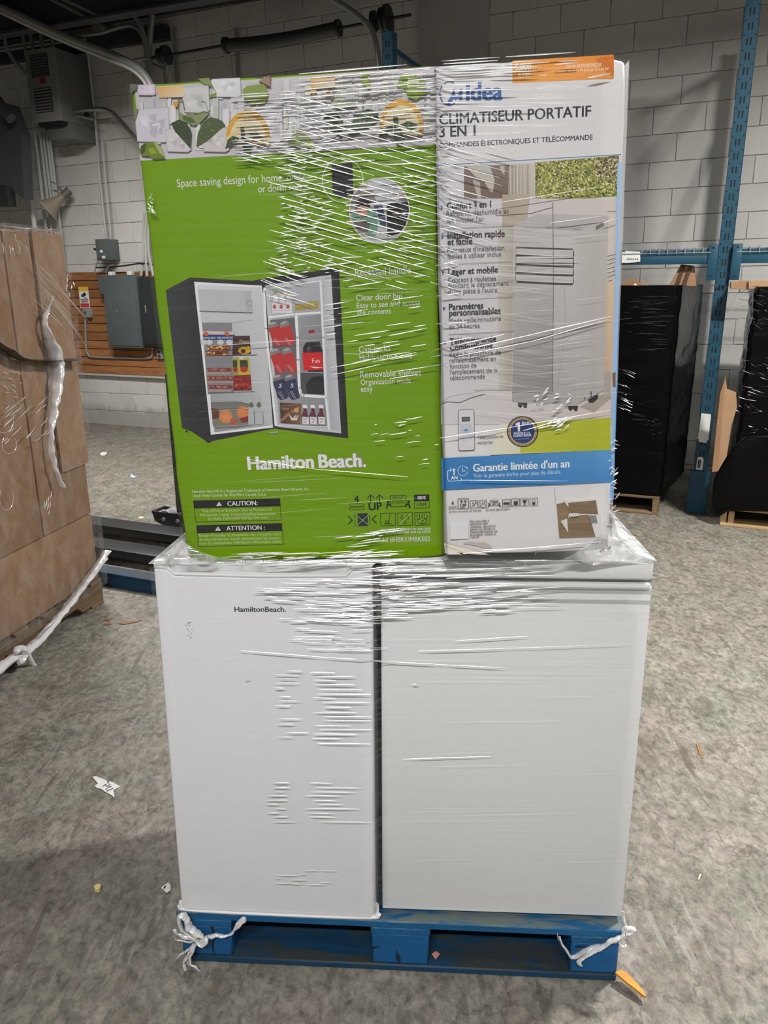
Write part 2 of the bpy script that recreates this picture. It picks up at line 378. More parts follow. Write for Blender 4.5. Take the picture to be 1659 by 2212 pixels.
M_TAPE = plain('grey_black_tape', (0.03, 0.032, 0.033), 0.3, bump=0.3, bscale=30)
M_HORN = plain('tan_horn_plastic', (0.28, 0.24, 0.19), 0.45)
M_ORANGE = wood_material('orange_wood', (0.50, 0.18, 0.02), (0.68, 0.30, 0.04), 6)
M_TORN = wood_material('torn_card', (0.20, 0.13, 0.07), (0.33, 0.23, 0.13), 9)

# ------------------------------------------------------------------ the room
def struct(name, mb, mat, **k):
    o = obj(name, mb, mat, **k); o['kind'] = 'structure'; return o
S0, S1, CEIL = -9.0, 4.5, 3.96
fl = MB()
a, b_, c_, d_ = WP(S0, 0.0, 0), WP(S1, 0.0, 0), WP(S1, 10.5, 0), WP(S0, 10.5, 0)
fl.quad(d_, c_, b_, a); 
lowq = [Vector(p) - Vector((0, 0, 0.1)) for p in (a, b_, c_, d_)]
fl.quad(*lowq)
struct('floor', fl, M_FLOOR)
cl = MB(); cl.box(S0, -10.5, CEIL, S1, 0.0, CEIL + 0.1); struct('ceiling', cl, M_DECK, M=wall.M)
wb = MB(); wb.box(S0, 0.0, -0.1, S1, 0.22, CEIL + 0.1)
W_BACK = struct('wall_back', wb, M_MORTAR, M=wall.M)
for nm, s_, s2 in (('wall_left', S0 - 0.2, S0), ('wall_right', S1, S1 + 0.2)):
    w_ = MB(); w_.box(s_, -10.5, -0.1, s2, 0.2, CEIL + 0.1); struct(nm, w_, plain(nm + '_paint', (0.45, 0.44, 0.42), 0.6), M=wall.M)
w_ = MB(); w_.box(S0, -10.7, -0.1, S1, -10.5, CEIL + 0.1); struct('wall_front', w_, plain('wall_front_paint', (0.40, 0.39, 0.38), 0.6), M=wall.M)

# concrete blocks, each its own piece while it can be told apart
BH, BL = 0.198, 0.3765
bmb = MB(); bmb.box(-BL / 2 + 0.002, -0.008, 0.002, BL / 2 - 0.002, 0.004, BH - 0.002)
ME_BLOCK = mesh_of('block', bmb, M_BLOCK, bevel=0.003, segs=1)
rest = MB(); cand = []
rnd = random.Random(4)
slope = 0.0135
row = -1
while True:
    z0 = 2.02 + BH * (row - 10)
    if z0 > CEIL: break
    ph = -0.39 if row % 2 == 0 else -0.20
    k0 = int((S0 - ph) / BL) - 1; k1 = int((S1 - ph) / BL) + 1
    for k in range(k0, k1):
        s = ph + BL * (k + 0.5)
        if s - BL / 2 < S0 or s + BL / 2 > S1: continue
        zz = z0 + slope * (s + 0.4)
        if zz < -0.12 or zz + BH > CEIL + 0.03: continue
        P = WP(s, 0.01, zz + BH / 2); px, py = proj(P)
        inside = -70 < px < W + 70 and -50 < py < 960
        hid = (330 < px < 1300 and py > 200) or (px < 130 and py > 540) or (px > 1390 and py > 640) or (px > 1345 and py > 660)
        size = 1.0 / (P - CAM).length
        if inside and not hid: cand.append((size, s, zz))
        else: rest.box(s - BL / 2 + 0.002, -0.008, zz + 0.002, s + BL / 2 - 0.002, 0.004, zz + BH - 0.002)
    row += 1
cand.sort(reverse=True)
for i, (sz, s, zz) in enumerate(cand):
    if i < 300:
        o = bpy.data.objects.new('block', ME_BLOCK); COL.objects.link(o); o.parent = W_BACK
        o.matrix_local = Matrix.Translation((s, rnd.uniform(-0.002, 0.001), zz)) @ Matrix.Rotation(math.atan(slope), 4, 'Y').inverted()
    else: rest.box(s - BL / 2 + 0.002, -0.008, zz + 0.002, s + BL / 2 - 0.002, 0.004, zz + BH - 0.002)
obj('block_courses', rest, M_BLOCK, W_BACK, kind='stuff')
# the grey column face beside the boxes' top, and deck ribs and joists overhead
pl = MB(); sA = ws(905, 60, 0.07)[0]; sB = ws(1052, 60, 0.07)[0]; pl.box(sA, -0.07, 0.0, sB, 0.0, CEIL)
struct('trim_1', pl, plain('painted_pilaster', (0.50, 0.49, 0.47), 0.6, var=0.05), M=wall.M, bevel=0.004)
for i, n_ in enumerate((0.9, 2.1, 3.3)):
    j = MB(); j.box(S0, -n_ - 0.07, CEIL - 0.03, S1, -n_ + 0.07, CEIL - 0.002); j.box(S0, -n_ - 0.006, CEIL - 0.26, S1, -n_ + 0.006, CEIL - 0.03); j.box(S0, -n_ - 0.06, CEIL - 0.28, S1, -n_ + 0.06, CEIL - 0.26)
    struct('ceiling_joist', j, M_DECK, M=wall.M)
lg = MB(); lg.box(S0, -0.08, CEIL - 0.22, -5.0, -0.005, CEIL - 0.10); struct('trim_2', lg, M_DECK, M=wall.M)

# ------------------------------------------------------------------ things on the wall
def wtube(px_path, n, r, smooth=True, seg=8, nn=None):
    pts = []
    for i, (x, y) in enumerate(px_path):
        n_ = nn[i] if nn else n
        s, z = ws(x, y, n_); pts.append((s, -n_, z))
    if smooth: pts = smooth_path(pts, 5)
    m = MB(); m.tube(pts, r, seg); return m
def wthing(name, label, cat, px, py, n, group=None):
    s, z = ws(px, py, n); M = wall.M @ Matrix.Translation((s, -n, z))
    return thing(name, label, cat, M, group), Matrix.Translation((-s, n, -z))
def wobj(name, mb, mat, label, cat, group=None, smooth=True, bevel=0.0):
    o = obj(name, mb, mat, M=None, smooth=smooth, bevel=bevel); o.matrix_world = wall.M; return tag(o, label, cat, group)

# board of horizontal planks behind the panels
s0, zt = ws(160, 588, 0.03); s1 = -4.95; zb = ws(200, 806, 0.03)[1]
bd = thing('backing_board', 'brown stained board of horizontal planks behind the electrical panels', 'board', wall.M @ Matrix.Translation((s0, -0.02, zb)))
npl = 12; ph_ = (zt - zb) / npl
for i in range(npl):
    m = MB(); a0 = rnd.uniform(0, 0.01)
    m.box(-0.25, -0.018 - a0, i * ph_ + 0.003, s1 - s0 + (0 if i < npl - 1 else -0.3), 0.008, (i + 1) * ph_ - 0.003)
    obj('plank', m, M_BOARD, bd, bevel=0.003, segs=1)
m = MB(); m.box(-0.25, -0.035, -0.02, s1 - s0, 0.008, 0.0); obj('ledge', m, M_CONDUIT, bd)

def panel_box(name, label, cat, q, n_front, depth, mat, door_inset=0.02):
    """q: px corners TL,TR,BR,BL of the front"""
    c = [ws(x, y, n_front) for x, y in q]
    s0 = (c[0][0] + c[3][0]) / 2; s1 = (c[1][0] + c[2][0]) / 2; z1 = (c[0][1] + c[1][1]) / 2; z0 = (c[2][1] + c[3][1]) / 2
    t = thing(name, label, cat, wall.M @ Matrix.Translation((s0, -n_front, z0)))
    m = MB(); m.box(0, 0.006, 0, s1 - s0, depth, z1 - z0); obj('body', m, mat, t, bevel=0.004)
    i = door_inset; m = MB(); m.box(i, -0.002, i, s1 - s0 - i, 0.006, z1 - z0 - i); obj('door', m, mat, t, bevel=0.003)
    return t, s1 - s0, z1 - z0
t, w_, h_ = panel_box('breaker_panel', 'tall mid grey breaker panel cover with stepped upper left corner', 'electrical panel', [(220, 592), (291.5, 596), (306, 752), (232, 750)], 0.19, 0.15, M_PANEL)
m = MB(); m.box(-0.075, 0.03, h_ - 0.19, 0.0, 0.15, h_ + 0.0); obj('side_box', m, M_PANEL, t, bevel=0.004)
m = MB(); m.box(w_ * 0.36, -0.006, h_ * 0.5, w_ * 0.40, 0.0, h_ * 0.515); obj('nameplate', m, M_GALV, t)
for kx in (0.2, 0.75):
    m = MB(); m.box(w_ * kx, 0.01, h_ - 0.01, w_ * kx + 0.05, 0.07, h_ + 0.035); obj('clip', m, M_PAPER, t, bevel=0.003)
t, w_, h_ = panel_box('breaker_panel', 'charcoal breaker panel beside the mid grey one, half behind green box', 'electrical panel', [(296, 597), (372, 600), (382, 748), (308, 748)], 0.17, 0.13, M_PANELD)
m = MB(); m.box(w_ * 0.17, -0.008, h_ * 0.49, w_ * 0.20, 0.0, h_ * 0.60); obj('latch', m, M_GALV, t, bevel=0.002)
t, w_, h_ = panel_box('disconnect_switch', 'small grey switch box with side lever under two thin conduits', 'switch box', [(205, 517), (230.5, 515.5), (232.5, 561), (208, 562.5)], 0.20, 0.18, M_PANEL, 0.01)
m = MB(); m.box(w_ * 0.45, -0.004, h_ * 0.68, w_ * 0.75, 0.0, h_ * 0.93); obj('label_plate', m, plain('olive_label', (0.12, 0.13, 0.07), 0.5), t)
m = MB(); m.prism([(w_ * 0.5 + 0.022 * math.cos(k * 0.63), h_ * 0.42 + 0.014 * math.sin(k * 0.63)) for k in range(10)][::-1], -0.004, 0); obj('oval_label', m, M_PAPER, t)
m = MB(); m.box(w_ * 0.5, -0.004, h_ * 0.08, w_ * 0.78, 0.0, h_ * 0.2); obj('label_plate', m, M_PAPER, t)
m = MB(); m.tube([(-0.005, 0.06, h_ * 0.5), (-0.035, 0.06, h_ * 0.5)], 0.013, 8); m.tube([(-0.035, 0.06, h_ * 0.5), (-0.05, 0.03, h_ * 0.56)], 0.011, 8); obj('lever', m, M_BLACK, t)

# security sign, socket, switch
q = [ws(*p, 0.05) for p in [(168, 619.5), (188.5, 618.5), (192.5, 665.6), (173, 666)]]
sw, sh = q[1][0] - q[0][0], q[0][1] - q[3][1]
t = thing('warning_sign', 'security camera sign with yellow top and red foot on planks', 'sign', wall.M @ Matrix.Translation((q[0][0] + 0.01, -0.055, q[3][1])))
m = MB(); m.box(0, 0, 0, sw, 0.004, sh); obj('plate', m, M_PAPER, t)
m = MB(); m.box(0.0, -0.002, sh * 0.80, sw, 0, sh); obj('yellow_band', m, plain('sign_yellow', (0.75, 0.47, 0.03), 0.5), t)
m = MB(); m.box(sw * 0.06, -0.002, 0.01, sw * 0.94, 0, sh * 0.24); obj('red_band', m, plain('sign_red', (0.55, 0.03, 0.04), 0.5), t)
m = MB(); P = [(0.25, 0.62), (0.62, 0.75), (0.75, 0.66), (0.70, 0.60), (0.5, 0.55), (0.38, 0.52), (0.25, 0.55)]
m.prism([(sw * x, sh * y) for x, y in P][::-1], -0.003, 0); m.box(sw * 0.5, -0.003, sh * 0.47, sw * 0.8, 0, sh * 0.50); m.box(sw * 0.1, -0.003, sh * 0.38, sw * 0.9, 0, sh * 0.42); m.box(sw * 0.15, -0.003, sh * 0.29, sw * 0.85, 0, sh * 0.33)
obj('camera_pictogram', m, M_BLACK, t)
q = [ws(*p, 0.09) for p in [(177.5, 667), (193, 667), (194, 686), (179, 686)]]
t = thing('conduit_box', 'small steel switch box just below the camera sign', 'switch box', wall.M @ Matrix.Translation((q[0][0], -0.09, q[3][1])))
m = MB(); m.box(0, 0, 0, q[1][0] - q[0][0], 0.07, q[0][1] - q[3][1]); obj('body', m, M_GALV, t, bevel=0.003)
m = MB(); m.box(0.035, -0.012, 0.04, 0.045, 0, 0.065); obj('toggle', m, M_BLACK, t)
q = [ws(*p, 0.08) for p in [(338, 754), (348, 754), (350, 775), (341, 775)]]
t = thing('wall_outlet', 'steel double outlet at the right end of the planks', 'outlet', wall.M @ Matrix.Translation((q[0][0], -0.08, q[3][1])))
ow, oh = q[1][0] - q[0][0], q[0][1] - q[3][1]
m = MB(); m.box(-0.005, 0, 0, ow + 0.005, 0.06, oh); obj('cover', m, M_GALV, t, bevel=0.003)
for k in (0.28, 0.72):
    m = MB(); m.tube([(ow / 2, -0.004, oh * k), (ow / 2, 0.002, oh * k)], 0.016, 12); obj('socket', m, M_BLACK, t)

# conduits
m = wtube([(184, 672), (186, 750), (190, 765), (200, 771), (260, 773), (318, 774), (328, 768), (330, 751)], 0.06, 0.012); m2 = m
wobj('conduit', m, M_GALV, 'thin steel conduit looping under the breaker panels', 'conduit')
wobj('conduit', wtube([(188, 100), (198, 190), (206, 262), (215, 380), (226, 482), (230, 516)], 0.10, 0.011), M_CONDUIT, 'long thin painted conduit running down to the small switch box', 'conduit')
wobj('conduit', wtube([(221, 300), (229, 400), (237, 482), (239, 516)], 0.10, 0.009), M_CONDUIT, 'short thin conduit right beside the long one above switch box', 'conduit')
tops = [(75, 285), (86, 286), (93, 288), (101, 289), (107, 292)]; bots = [(99.5, 494), (111, 496), (119, 498), (125, 500), (131, 502)]
for k, (a_, b2) in enumerate(zip(tops, bots)):
    e = (b2[0] + (b2[0] - a_[0]) * 0.35, b2[1] + (b2[1] - a_[1]) * 0.35)
    wobj('riser_conduit', wtube([a_, b2, e], 0.14 + 0.01 * (k % 2), 0.017 if k == 0 else 0.014, smooth=False), M_CONDUIT, ['leftmost and thickest', 'second from left', 'middle', 'fourth from left', 'rightmost'][k] + ' of the five white conduits below the grey heater', 'conduit', 'conduits below the heater')
wobj('riser_conduit', wtube([(20, 252), (35, 272), (47, 300), (55, 335), (62, 400), (74, 482), (84, 560)], 0.30, 0.026, seg=12), M_CONDUIT, 'thick white conduit curving down left of the five thin ones', 'conduit')
wobj('wire_bundle', wtube([(208, 578), (240, 577), (275, 573), (305, 569), (335, 572)], 0.12, 0.008), M_BLACK, 'thin black cable running along above the panels', 'cable')
wobj('wire_loop', wtube([(205, 591), (206, 578), (212, 565)], 0.14, 0.007), M_CONDUITG, 'grey wire loop from switch box to panel corner', 'cable')
wobj('wire_loop', wtube([(229, 592), (230, 582), (236, 575), (245, 573)], 0.14, 0.006), M_CONDUITG, 'thin wire loop above middle of grey panel', 'cable')
for k, x in enumerate((309, 314, 320)):
    wobj('riser_conduit', wtube([(x + 4, 460), (x, 500), (x + 1, 545), (x + 6 * (k - 0.5), 585), (x + 8 * (k - 0.5), 596)], 0.10 + 0.02 * k, 0.014), M_CONDUIT, ['left', 'middle', 'right'][k] + ' one of three white conduits between green box and dark panel', 'conduit', 'conduits beside the green box')

# unit heater
n0 = 0.48
tl, tr, br, bl = [ws(*p, n0) for p in [(54, 109), (119, 101), (130, 259.5), (70, 267)]]
hw = (tr[0] - tl[0] + br[0] - bl[0]) / 2; hs = (tl[0] + bl[0]) / 2; hz0 = (br[1] + bl[1]) / 2; hh = (tl[1] + tr[1]) / 2 - hz0
t = thing('unit_heater', 'dark grey louvred heater cabinet on wall above the conduits', 'heater', wall.M @ Matrix.Translation((hs, -n0, hz0)))
m = MB(); m.box(0, 0.01, 0.0, hw, n0 - 0.02, hh); obj('cabinet', m, M_HEATERD, t, bevel=0.006)
m = MB(); m.box(-0.004, -0.004, 0.0, hw + 0.004, 0.012, hh); obj('front_panel', m, M_HEATER, t, bevel=0.004)
for (za, zb2, mt) in ((0.62, 0.93, M_PANELD), (0.13, 0.47, plain('louvre_dark', (0.05, 0.04, 0.04), 0.6))):
    g = obj('grille', MB().box(hw * 0.17, -0.008, hh * za, hw * 0.77, -0.003, hh * zb2), mt, t)
    m = MB(); k = 8
    for i in range(k):
        zc = hh * (za + (zb2 - za) * (i + 0.5) / k); m.box(hw * 0.19, -0.016, zc - 0.006, hw * 0.75, -0.006, zc + 0.004)
    obj('louvre', m, M_HEATER if za < 0.5 else M_PANEL, g, kind='stuff')
m = MB(); m.box(hw * 0.42, -0.008, hh * 0.53, hw * 0.60, -0.003, hh * 0.61); obj('warning_label', m, plain('dull_red', (0.22, 0.02, 0.03), 0.5), t)
m = MB(); m.prism([(hw, -0.0), (hw, -0.14), (0.1, -0.14), (0.03, 0.0)][::-1], 0.10, n0 - 0.02)
obj('lower_duct', m, M_HEATERD, t, bevel=0.004)
m = MB(); m.box(0.05, 0.012, -0.03, hw - 0.03, 0.10, 0.002); obj('opening', m, M_BLACKHOLE, t)
m = MB(); m.tube([(hw - 0.002, n0 * 0.72, 0.10), (hw + 0.012, n0 * 0.72, 0.10)], 0.03, 14); obj('knockout', m, M_BLACKHOLE, t)
wobj('flexible_conduit', wtube([(146, 246), (175, 239), (205, 236), (228, 237), (246, 246), (262, 264), (280, 284), (305, 312)], 0.30, 0.022, seg=10, nn=[0.30, 0.30, 0.3, 0.3, 0.3, 0.3, 0.3, 0.3]), M_STEEL, 'shiny steel conduit bending from heater down behind green box', 'conduit')
m = wtube([(141, 250), (150, 256), (170, 252), (200, 258)], 0.30, 0.012); wobj('mounting_bracket', m, M_CONDUITG, 'bent grey bracket at the lower right of the heater', 'bracket')

# big dark duct and hose, far left
da = [ws(*p, 0.62) for p in [(-60, 205), (20, 225), (45, 292), (52, 430), (28, 412), (-60, 400)]]
m = MB(); m.prism([(s, z) for s, z in da][::-1], -0.62, -0.50); wobj('ventilation_duct', m, M_DUCT, 'large dark sheet metal duct at the far left edge', 'duct', smooth=False)
da = [ws(*p, 0.70) for p in [(-20, 396), (14, 404), (19, 445), (-20, 446)]]
m = MB(); m.prism([(s, z) for s, z in da][::-1], -0.70, -0.6); wobj('control_box', m, M_BLACK, 'black box under the dark duct at left edge', 'box', smooth=False, bevel=0.004)
m = wtube([(-15, 205), (0, 225), (12, 243), (24, 256)], 0.75, [0.05] * 16, seg=12); wobj('flexible_hose', m, M_DARKSTEEL, 'dark flexible hose over the duct end of thick conduit', 'hose')

# horn loudspeaker
cA = Vector(WP(*[ws(137, 423, 0.18)[0], 0.18, ws(137, 423, 0.18)[1]])); cB = Vector(WP(ws(101, 455, 0.30)[0], 0.30, ws(101, 455, 0.30)[1]))
ax = (cB - cA); L_ = ax.length; ax.normalize()
zq = ax.to_track_quat('Z', 'Y').to_matrix().to_4x4()
t = thing('horn_loudspeaker', 'tan horn loudspeaker tilted down in front of white conduits', 'loudspeaker', Matrix.Translation(cA) @ zq)
prof = [(0.0, 0.035), (L_ * 0.25, 0.055), (L_ * 0.5, 0.075), (L_ * 0.75, 0.11), (L_, 0.165), (L_ + 0.004, 0.168), (L_ - 0.02, 0.135), (L_ * 0.5, 0.06), (L_ * 0.3, 0.03)]
m = MB()
for i, (z, r) in enumerate(prof):
    for j in range(20): m.v.append((r * math.cos(j * math.pi / 10), r * math.sin(j * math.pi / 10) * 0.8, z))
for i in range(len(prof) - 1):
    for j in range(20): m.f.append((i * 20 + j, i * 20 + (j + 1) % 20, (i + 1) * 20 + (j + 1) % 20, (i + 1) * 20 + j))
obj('bell', m, M_HORN, t, smooth=True)
m = MB(); m.tube([(0, 0, -0.09), (0, 0, -0.085), (0, 0, 0.0)], [0.03, 0.042, 0.042], 16); obj('driver', m, plain('horn_grey', (0.12, 0.11, 0.10), 0.5), t, smooth=True)
m = MB(); m.tube(smooth_path([(0.0, 0.05, -0.02), (0.05, 0.10, -0.03), (0.08, 0.16, 0.0)], 4), 0.008, 6); obj('bracket', m, M_STEEL, t)

# overhead door shaft with spring, drums and brackets
t = thing('door_spring_shaft', 'dark shaft with long spring tube and pulleys under the ceiling', 'door hardware', wall.M)
N_SH = 0.38
obj('shaft', wtube([(318, 128), (400, 113), (492, 97), (600, 80), (728, 62), (838, 41), (888, 32)], N_SH, 0.013, smooth=False), M_BLACK, t, smooth=True)
obj('spring_tube', wtube([(490, 98), (560, 92), (640, 80), (730, 61)], N_SH, 0.052, seg=14), M_DARKSTEEL, t, smooth=True)
for x, y in ((489, 98), (731, 61)): obj('spring_collar', wtube([(x - 3, y + 0.5), (x + 3, y - 0.5)], N_SH, 0.065, smooth=False, seg=14), M_BLACK, t, smooth=True)
for x, y, r in ((348, 121, 0.065), (359, 119, 0.08), (808, 46, 0.075), (838, 41, 0.105), (827, 43, 0.09)):
    obj('cable_drum', wtube([(x - 3.5, y + 0.7), (x + 3.5, y - 0.7)], N_SH, r, smooth=False, seg=18), M_BLACK, t, smooth=True)
obj('bracket_arm', wtube([(304, 128), (335, 142), (365, 153)], 0.2, 0.014, smooth=False), M_CONDUITG, t)
obj('bracket_arm', wtube([(263, 136), (300, 128), (345, 122)], 0.3, 0.014, smooth=False), M_CONDUITG, t)
obj('bracket_arm', wtube([(362, 120), (358, 160), (360, 200)], 0.25, 0.02, smooth=False), M_CONDUITG, t)
for x0, x1 in ((378, 384), (512, 516)):
    wobj('door_guide_rail', wtube([(x0 - 1, 60), (x1, 200)], 0.03, 0.016, smooth=False), M_CONDUITG, 'vertical grey rail on wall under the ' + ('small drum pair' if x0 < 400 else 'left end of the spring tube'), 'rail', 'vertical rails under the shaft')

# ceiling pipes
def big_pipe(label, path, n, r, mat, cat='pipe'):
    return wobj('ceiling_conduit', wtube(path, n, r, seg=12), mat, label, cat)
big_pipe('upper of two large shiny pipes descending from top left corner', [(-40, -6), (60, 42), (150, 83), (240, 117), (285, 138), (312, 160), (330, 190), (340, 215)], 1.0, 0.030, M_CONDUITG)
big_pipe('lower of two large shiny pipes descending from top left corner', [(-40, 6), (60, 54), (150, 94), (235, 128), (278, 146), (304, 166), (322, 192), (330, 215)], 0.97, 0.017, M_CONDUIT)
big_pipe('pale conduit hooking over from the ceiling to wall near top', [(178, 76), (215, 72), (245, 63), (270, 56), (290, 58), (305, 74), (314, 105), (318, 150), (322, 190)], 0.25, 0.016, M_CONDUITG)
big_pipe('conduit sweeping from the ceiling down beside the vertical pipe', [(205, -8), (245, 14), (280, 26), (297, 42), (308, 66), (318, 110), (326, 160), (330, 195)], 0.45, 0.020, M_CONDUITG)
big_pipe('straight vertical pipe left of the small drum pair', [(329, 32), (325, 70), (322, 110), (323, 190)], 0.15, 0.030, M_CONDUITG)
big_pipe('long conduit curving down behind the boxes by blue upright', [(700, -12), (745, 14), (783, 42), (803, 64), (813, 95), (817, 125), (820, 160)], 0.6, 0.022, M_CONDUITG)
big_pipe('bent conduit from ceiling to left side of heater', [(12, 48), (10, 75), (14, 102), (30, 130), (48, 150), (58, 165)], 0.55, 0.018, M_CONDUITG)
for k, (x, y) in enumerate(((50, 70), (66, 66), (88, 64), (112, 72))):
    big_pipe(['leftmost', 'second', 'third', 'rightmost'][k] + ' short curved pipe stub rising from the heater top, counted from left', [(x + 6 * (k - 1.5), y - 6), (x, y + 8), (x + 3, y + 30), (x + 6, y + 42)], 0.35, 0.018, M_CONDUITG)['group'] = 'pipe stubs over the heater'
for k, (pa, pb) in enumerate((((100, -6), (182, 36)), ((122, -8), (216, 36)), ((98, 49), (280, 22)), ((110, 62), (330, 22)), ((-30, 108), (120, 84)), ((-30, 114), (185, 84)))):
    big_pipe(['upper of two conduits slanting down across dark ceiling at top left', 'lower of two conduits slanting down across dark ceiling at top left', 'upper of two long conduits rising right towards the vertical pipe', 'lower of two long conduits rising right towards the vertical pipe', 'upper short conduit at the left edge above heater', 'lower conduit at the left edge reaching the heater top'][k], [pa, ((pa[0] + pb[0]) / 2, (pa[1] + pb[1]) / 2 - 1), pb], 0.9 if k < 2 else 0.12, 0.015, M_CONDUITG)['group'] = 'ceiling conduits at top left'
m = MB(); cs, cz = ws(210, 58, 0.12); m.tube([(cs, -0.03, cz), (cs, -0.13, cz)], 0.06, 16); wobj('junction_box', m, M_CONDUITG, 'round grey junction box high on wall above heater', 'junction box')
cs, cz = ws(299, 12, 0.8); m = MB(); m.tube([(cs, -0.8, cz), (cs, -0.8, cz + 0.02), (cs, -0.8, cz + 0.04)], [0.07, 0.08, 0.02], 16); wobj('ceiling_detector', m, M_CONDUIT, 'pale round detector disc under the ceiling near top left', 'detector')

# ------------------------------------------------------------------ pallet rack
RN = 1.38                                            # front of the rack, metres off the wall
def upright(s0, top, label, detail):
    t = thing('rack_frame', label, 'pallet rack', wall.M @ Matrix.Translation((s0, -RN, 0)))
    w_, d = 0.082, 0.07
    for k, y in enumerate((0.0, 1.02)):
        m = MB(); m.box(0, y, 0.0, w_, y + 0.004, top); m.box(0, y, 0.0, 0.004, y + d, top); m.box(w_ - 0.004, y, 0.0, w_, y + d, top)
        m.box(0.004, y + d - 0.004, 0, 0.02, y + d, top); m.box(w_ - 0.02, y + d - 0.004, 0, w_ - 0.004, y + d, top)
        p = obj('post', m, M_STEELBLUE, t)
        if k == 0:
            sl = MB(); n = int(top / 0.0508)
            for i in range(n):
                z = 0.32 + i * 0.0762
                if z > top - 0.05: break
                for x in (0.030, 0.050): sl.box(x - 0.0035, -0.0012, z, x + 0.0035, 0.0005, z + 0.038)
                for x in (0.011, 0.071): sl.prism([(x + 0.0045 * math.cos(a * 1.05), z + 0.052 + 0.0045 * math.sin(a * 1.05)) for a in range(6)][::-1], -0.0012, 0.0005)
            obj('slot', sl, M_BLACKHOLE, p, kind='stuff')
    m = MB(); m.box(-0.02, -0.02, 0.002, w_ + 0.02, 0.11, 0.012); obj('foot_plate', m, M_BLACK, t)
    for (za, zb3) in ((0.35, 1.15), (1.15, 1.95), (1.95, 2.72), (2.78, 3.12)):
        m = MB(); m.tube([(w_ / 2, 0.06, za), (w_ / 2, 1.03, zb3)], 0.018, 6); obj('diagonal_brace', m, M_STEELBLUE, t)
    for z in (0.3, 3.05):
        m = MB(); m.box(w_ / 2 - 0.016, 0.06, z, w_ / 2 + 0.016, 1.03, z + 0.035); obj('cross_brace', m, M_STEELBLUE, t)
    if detail:
        m = MB(); m.box(-0.022, -0.03, 0.012, w_ + 0.022, -0.005, 0.30); m.box(-0.022, -0.03, 0.012, -0.016, 0.06, 0.30); m.box(w_ + 0.016, -0.03, 0.012, w_ + 0.022, 0.06, 0.30)
        obj('post_guard', m, M_STEELBLUE, t, bevel=0.004)
    return t
rk = upright(-0.008, 3.16, 'blue perforated rack upright between the two black wrapped stacks', True)
upright(-2.27, 3.157, 'blue rack upright whose top rises behind the boxes', False)
def px_on(n, px, py): return ws(px, py, n)
# marker scribble and labels stuck on the upright
def sticker(name, label, cat, pts, n, mat, th=0.002):
    q = [ws(x, y, n) for x, y in pts]; m = MB(); m.prism(q[::-1], -n - th, -n + 0.0005)
    o = obj(name, m, mat); o.matrix_world = wall.M; return tag(o, label, cat)
m = MB()
for pa in ([(1546, 624), (1543, 622), (1547, 620), (1549, 623), (1545, 626)], [(1551, 622), (1549, 624), (1552, 625), (1553, 622), (1552, 620)], [(1555, 616), (1556, 625)], [(1559, 615), (1560, 625)], [(1564, 618), (1566, 622), (1563, 625), (1562, 620), (1566, 617)]):
    pts = [ws(x, y, RN + 0.001) for x, y in pa]; m.tube([(s, -RN - 0.002, z) for s, z in pts], 0.0022, 5)
o = obj('marker_scrawl', m, M_BLACKHOLE, rk); o.matrix_parent_inverse = rk.matrix_world.inverted(); o.matrix_world = wall.M
def rk_part(name, pts, mat, off=0.003, th=0.002, label=None):
    q = [ws(x, y, RN + off) for x, y in pts]; m = MB(); m.prism(q[::-1], -RN - off - th, -RN - off + 0.002)
    o = obj(name, m, mat, rk, label=label); o.matrix_parent_inverse = rk.matrix_world.inverted(); o.matrix_world = wall.M; return o
rk_part('white_label', [(1515, 893), (1536, 895), (1530, 952), (1527, 950), (1526, 957), (1509, 954), (1510, 948), (1507, 948)], M_PAPER, label='blank torn white label')
rk_part('barcode_label', [(1507, 988), (1517, 987), (1520, 993), (1517, 1016), (1503, 1014)], M_PAPER, label='small white barcode label')
rk_part('barcode', [(1508, 993), (1515, 993), (1512, 1011), (1506, 1010)], M_DARKSTEEL, off=0.0055)
# shelf beams and wire decks
def beam(s0, s1, label):
    t = thing('rack_beam', label, 'rack beam', wall.M @ Matrix.Translation((s0, -RN, 1.628)))
    m = MB(); L2 = s1 - s0
    m.box(0, -0.03, 0.0, L2, 0.02, 0.058); m.box(0, -0.018, 0.058, L2, 0.02, 0.086); m.box(0.0, -0.034, 0.052, L2, -0.028, 0.058)
    obj('face', m, M_STEELBLUE, t, bevel=0.003)
    for x in (0.0, L2 - 0.055):
        m = MB(); m.box(x, -0.038, -0.10, x + 0.055, -0.005, 0.115); o = obj('end_plate', m, M_STEELBLUE, t, bevel=0.003)
        m = MB()
        for z in (-0.075, 0.095): m.tube([(x + 0.027, -0.041, z), (x + 0.027, -0.036, z)], 0.006, 8)
        obj('rivet', m, M_BLACKHOLE, o)
    return t
b1 = beam(-2.19, -0.008, 'blue shelf beam left of the upright with a paper tag')
b2 = beam(0.074, 1.9, 'short visible stretch of blue beam right of the upright')
def deck(s0, s1, label):
    t = thing('wire_deck', label, 'wire shelf', wall.M @ Matrix.Translation((s0, -RN, 1.716)))
    n = int((s1 - s0) / 0.052)
    for i in range(n):
        m = MB(); x = 0.02 + i * 0.052
        m.tube([(x, -0.036, -0.030), (x, -0.036, 0.006), (x, -0.01, 0.010), (x, 1.0, 0.008)], 0.0028, 5); obj('wire', m, M_GALV, t)
    m = MB()
    for y in (-0.039, 0.0, 0.25, 0.5, 0.75, 1.0): m.tube([(0, y, 0.004 if y >= 0 else -0.022), (s1 - s0, y, 0.004 if y >= 0 else -0.022)], 0.003, 5)
    obj('cross_wire', m, M_GALV, t)
    return t
deck(-1.0, -0.05, 'zinc wire shelf deck on the left blue beam'); deck(0.10, 0.75, 'zinc wire shelf deck on the right blue beam')
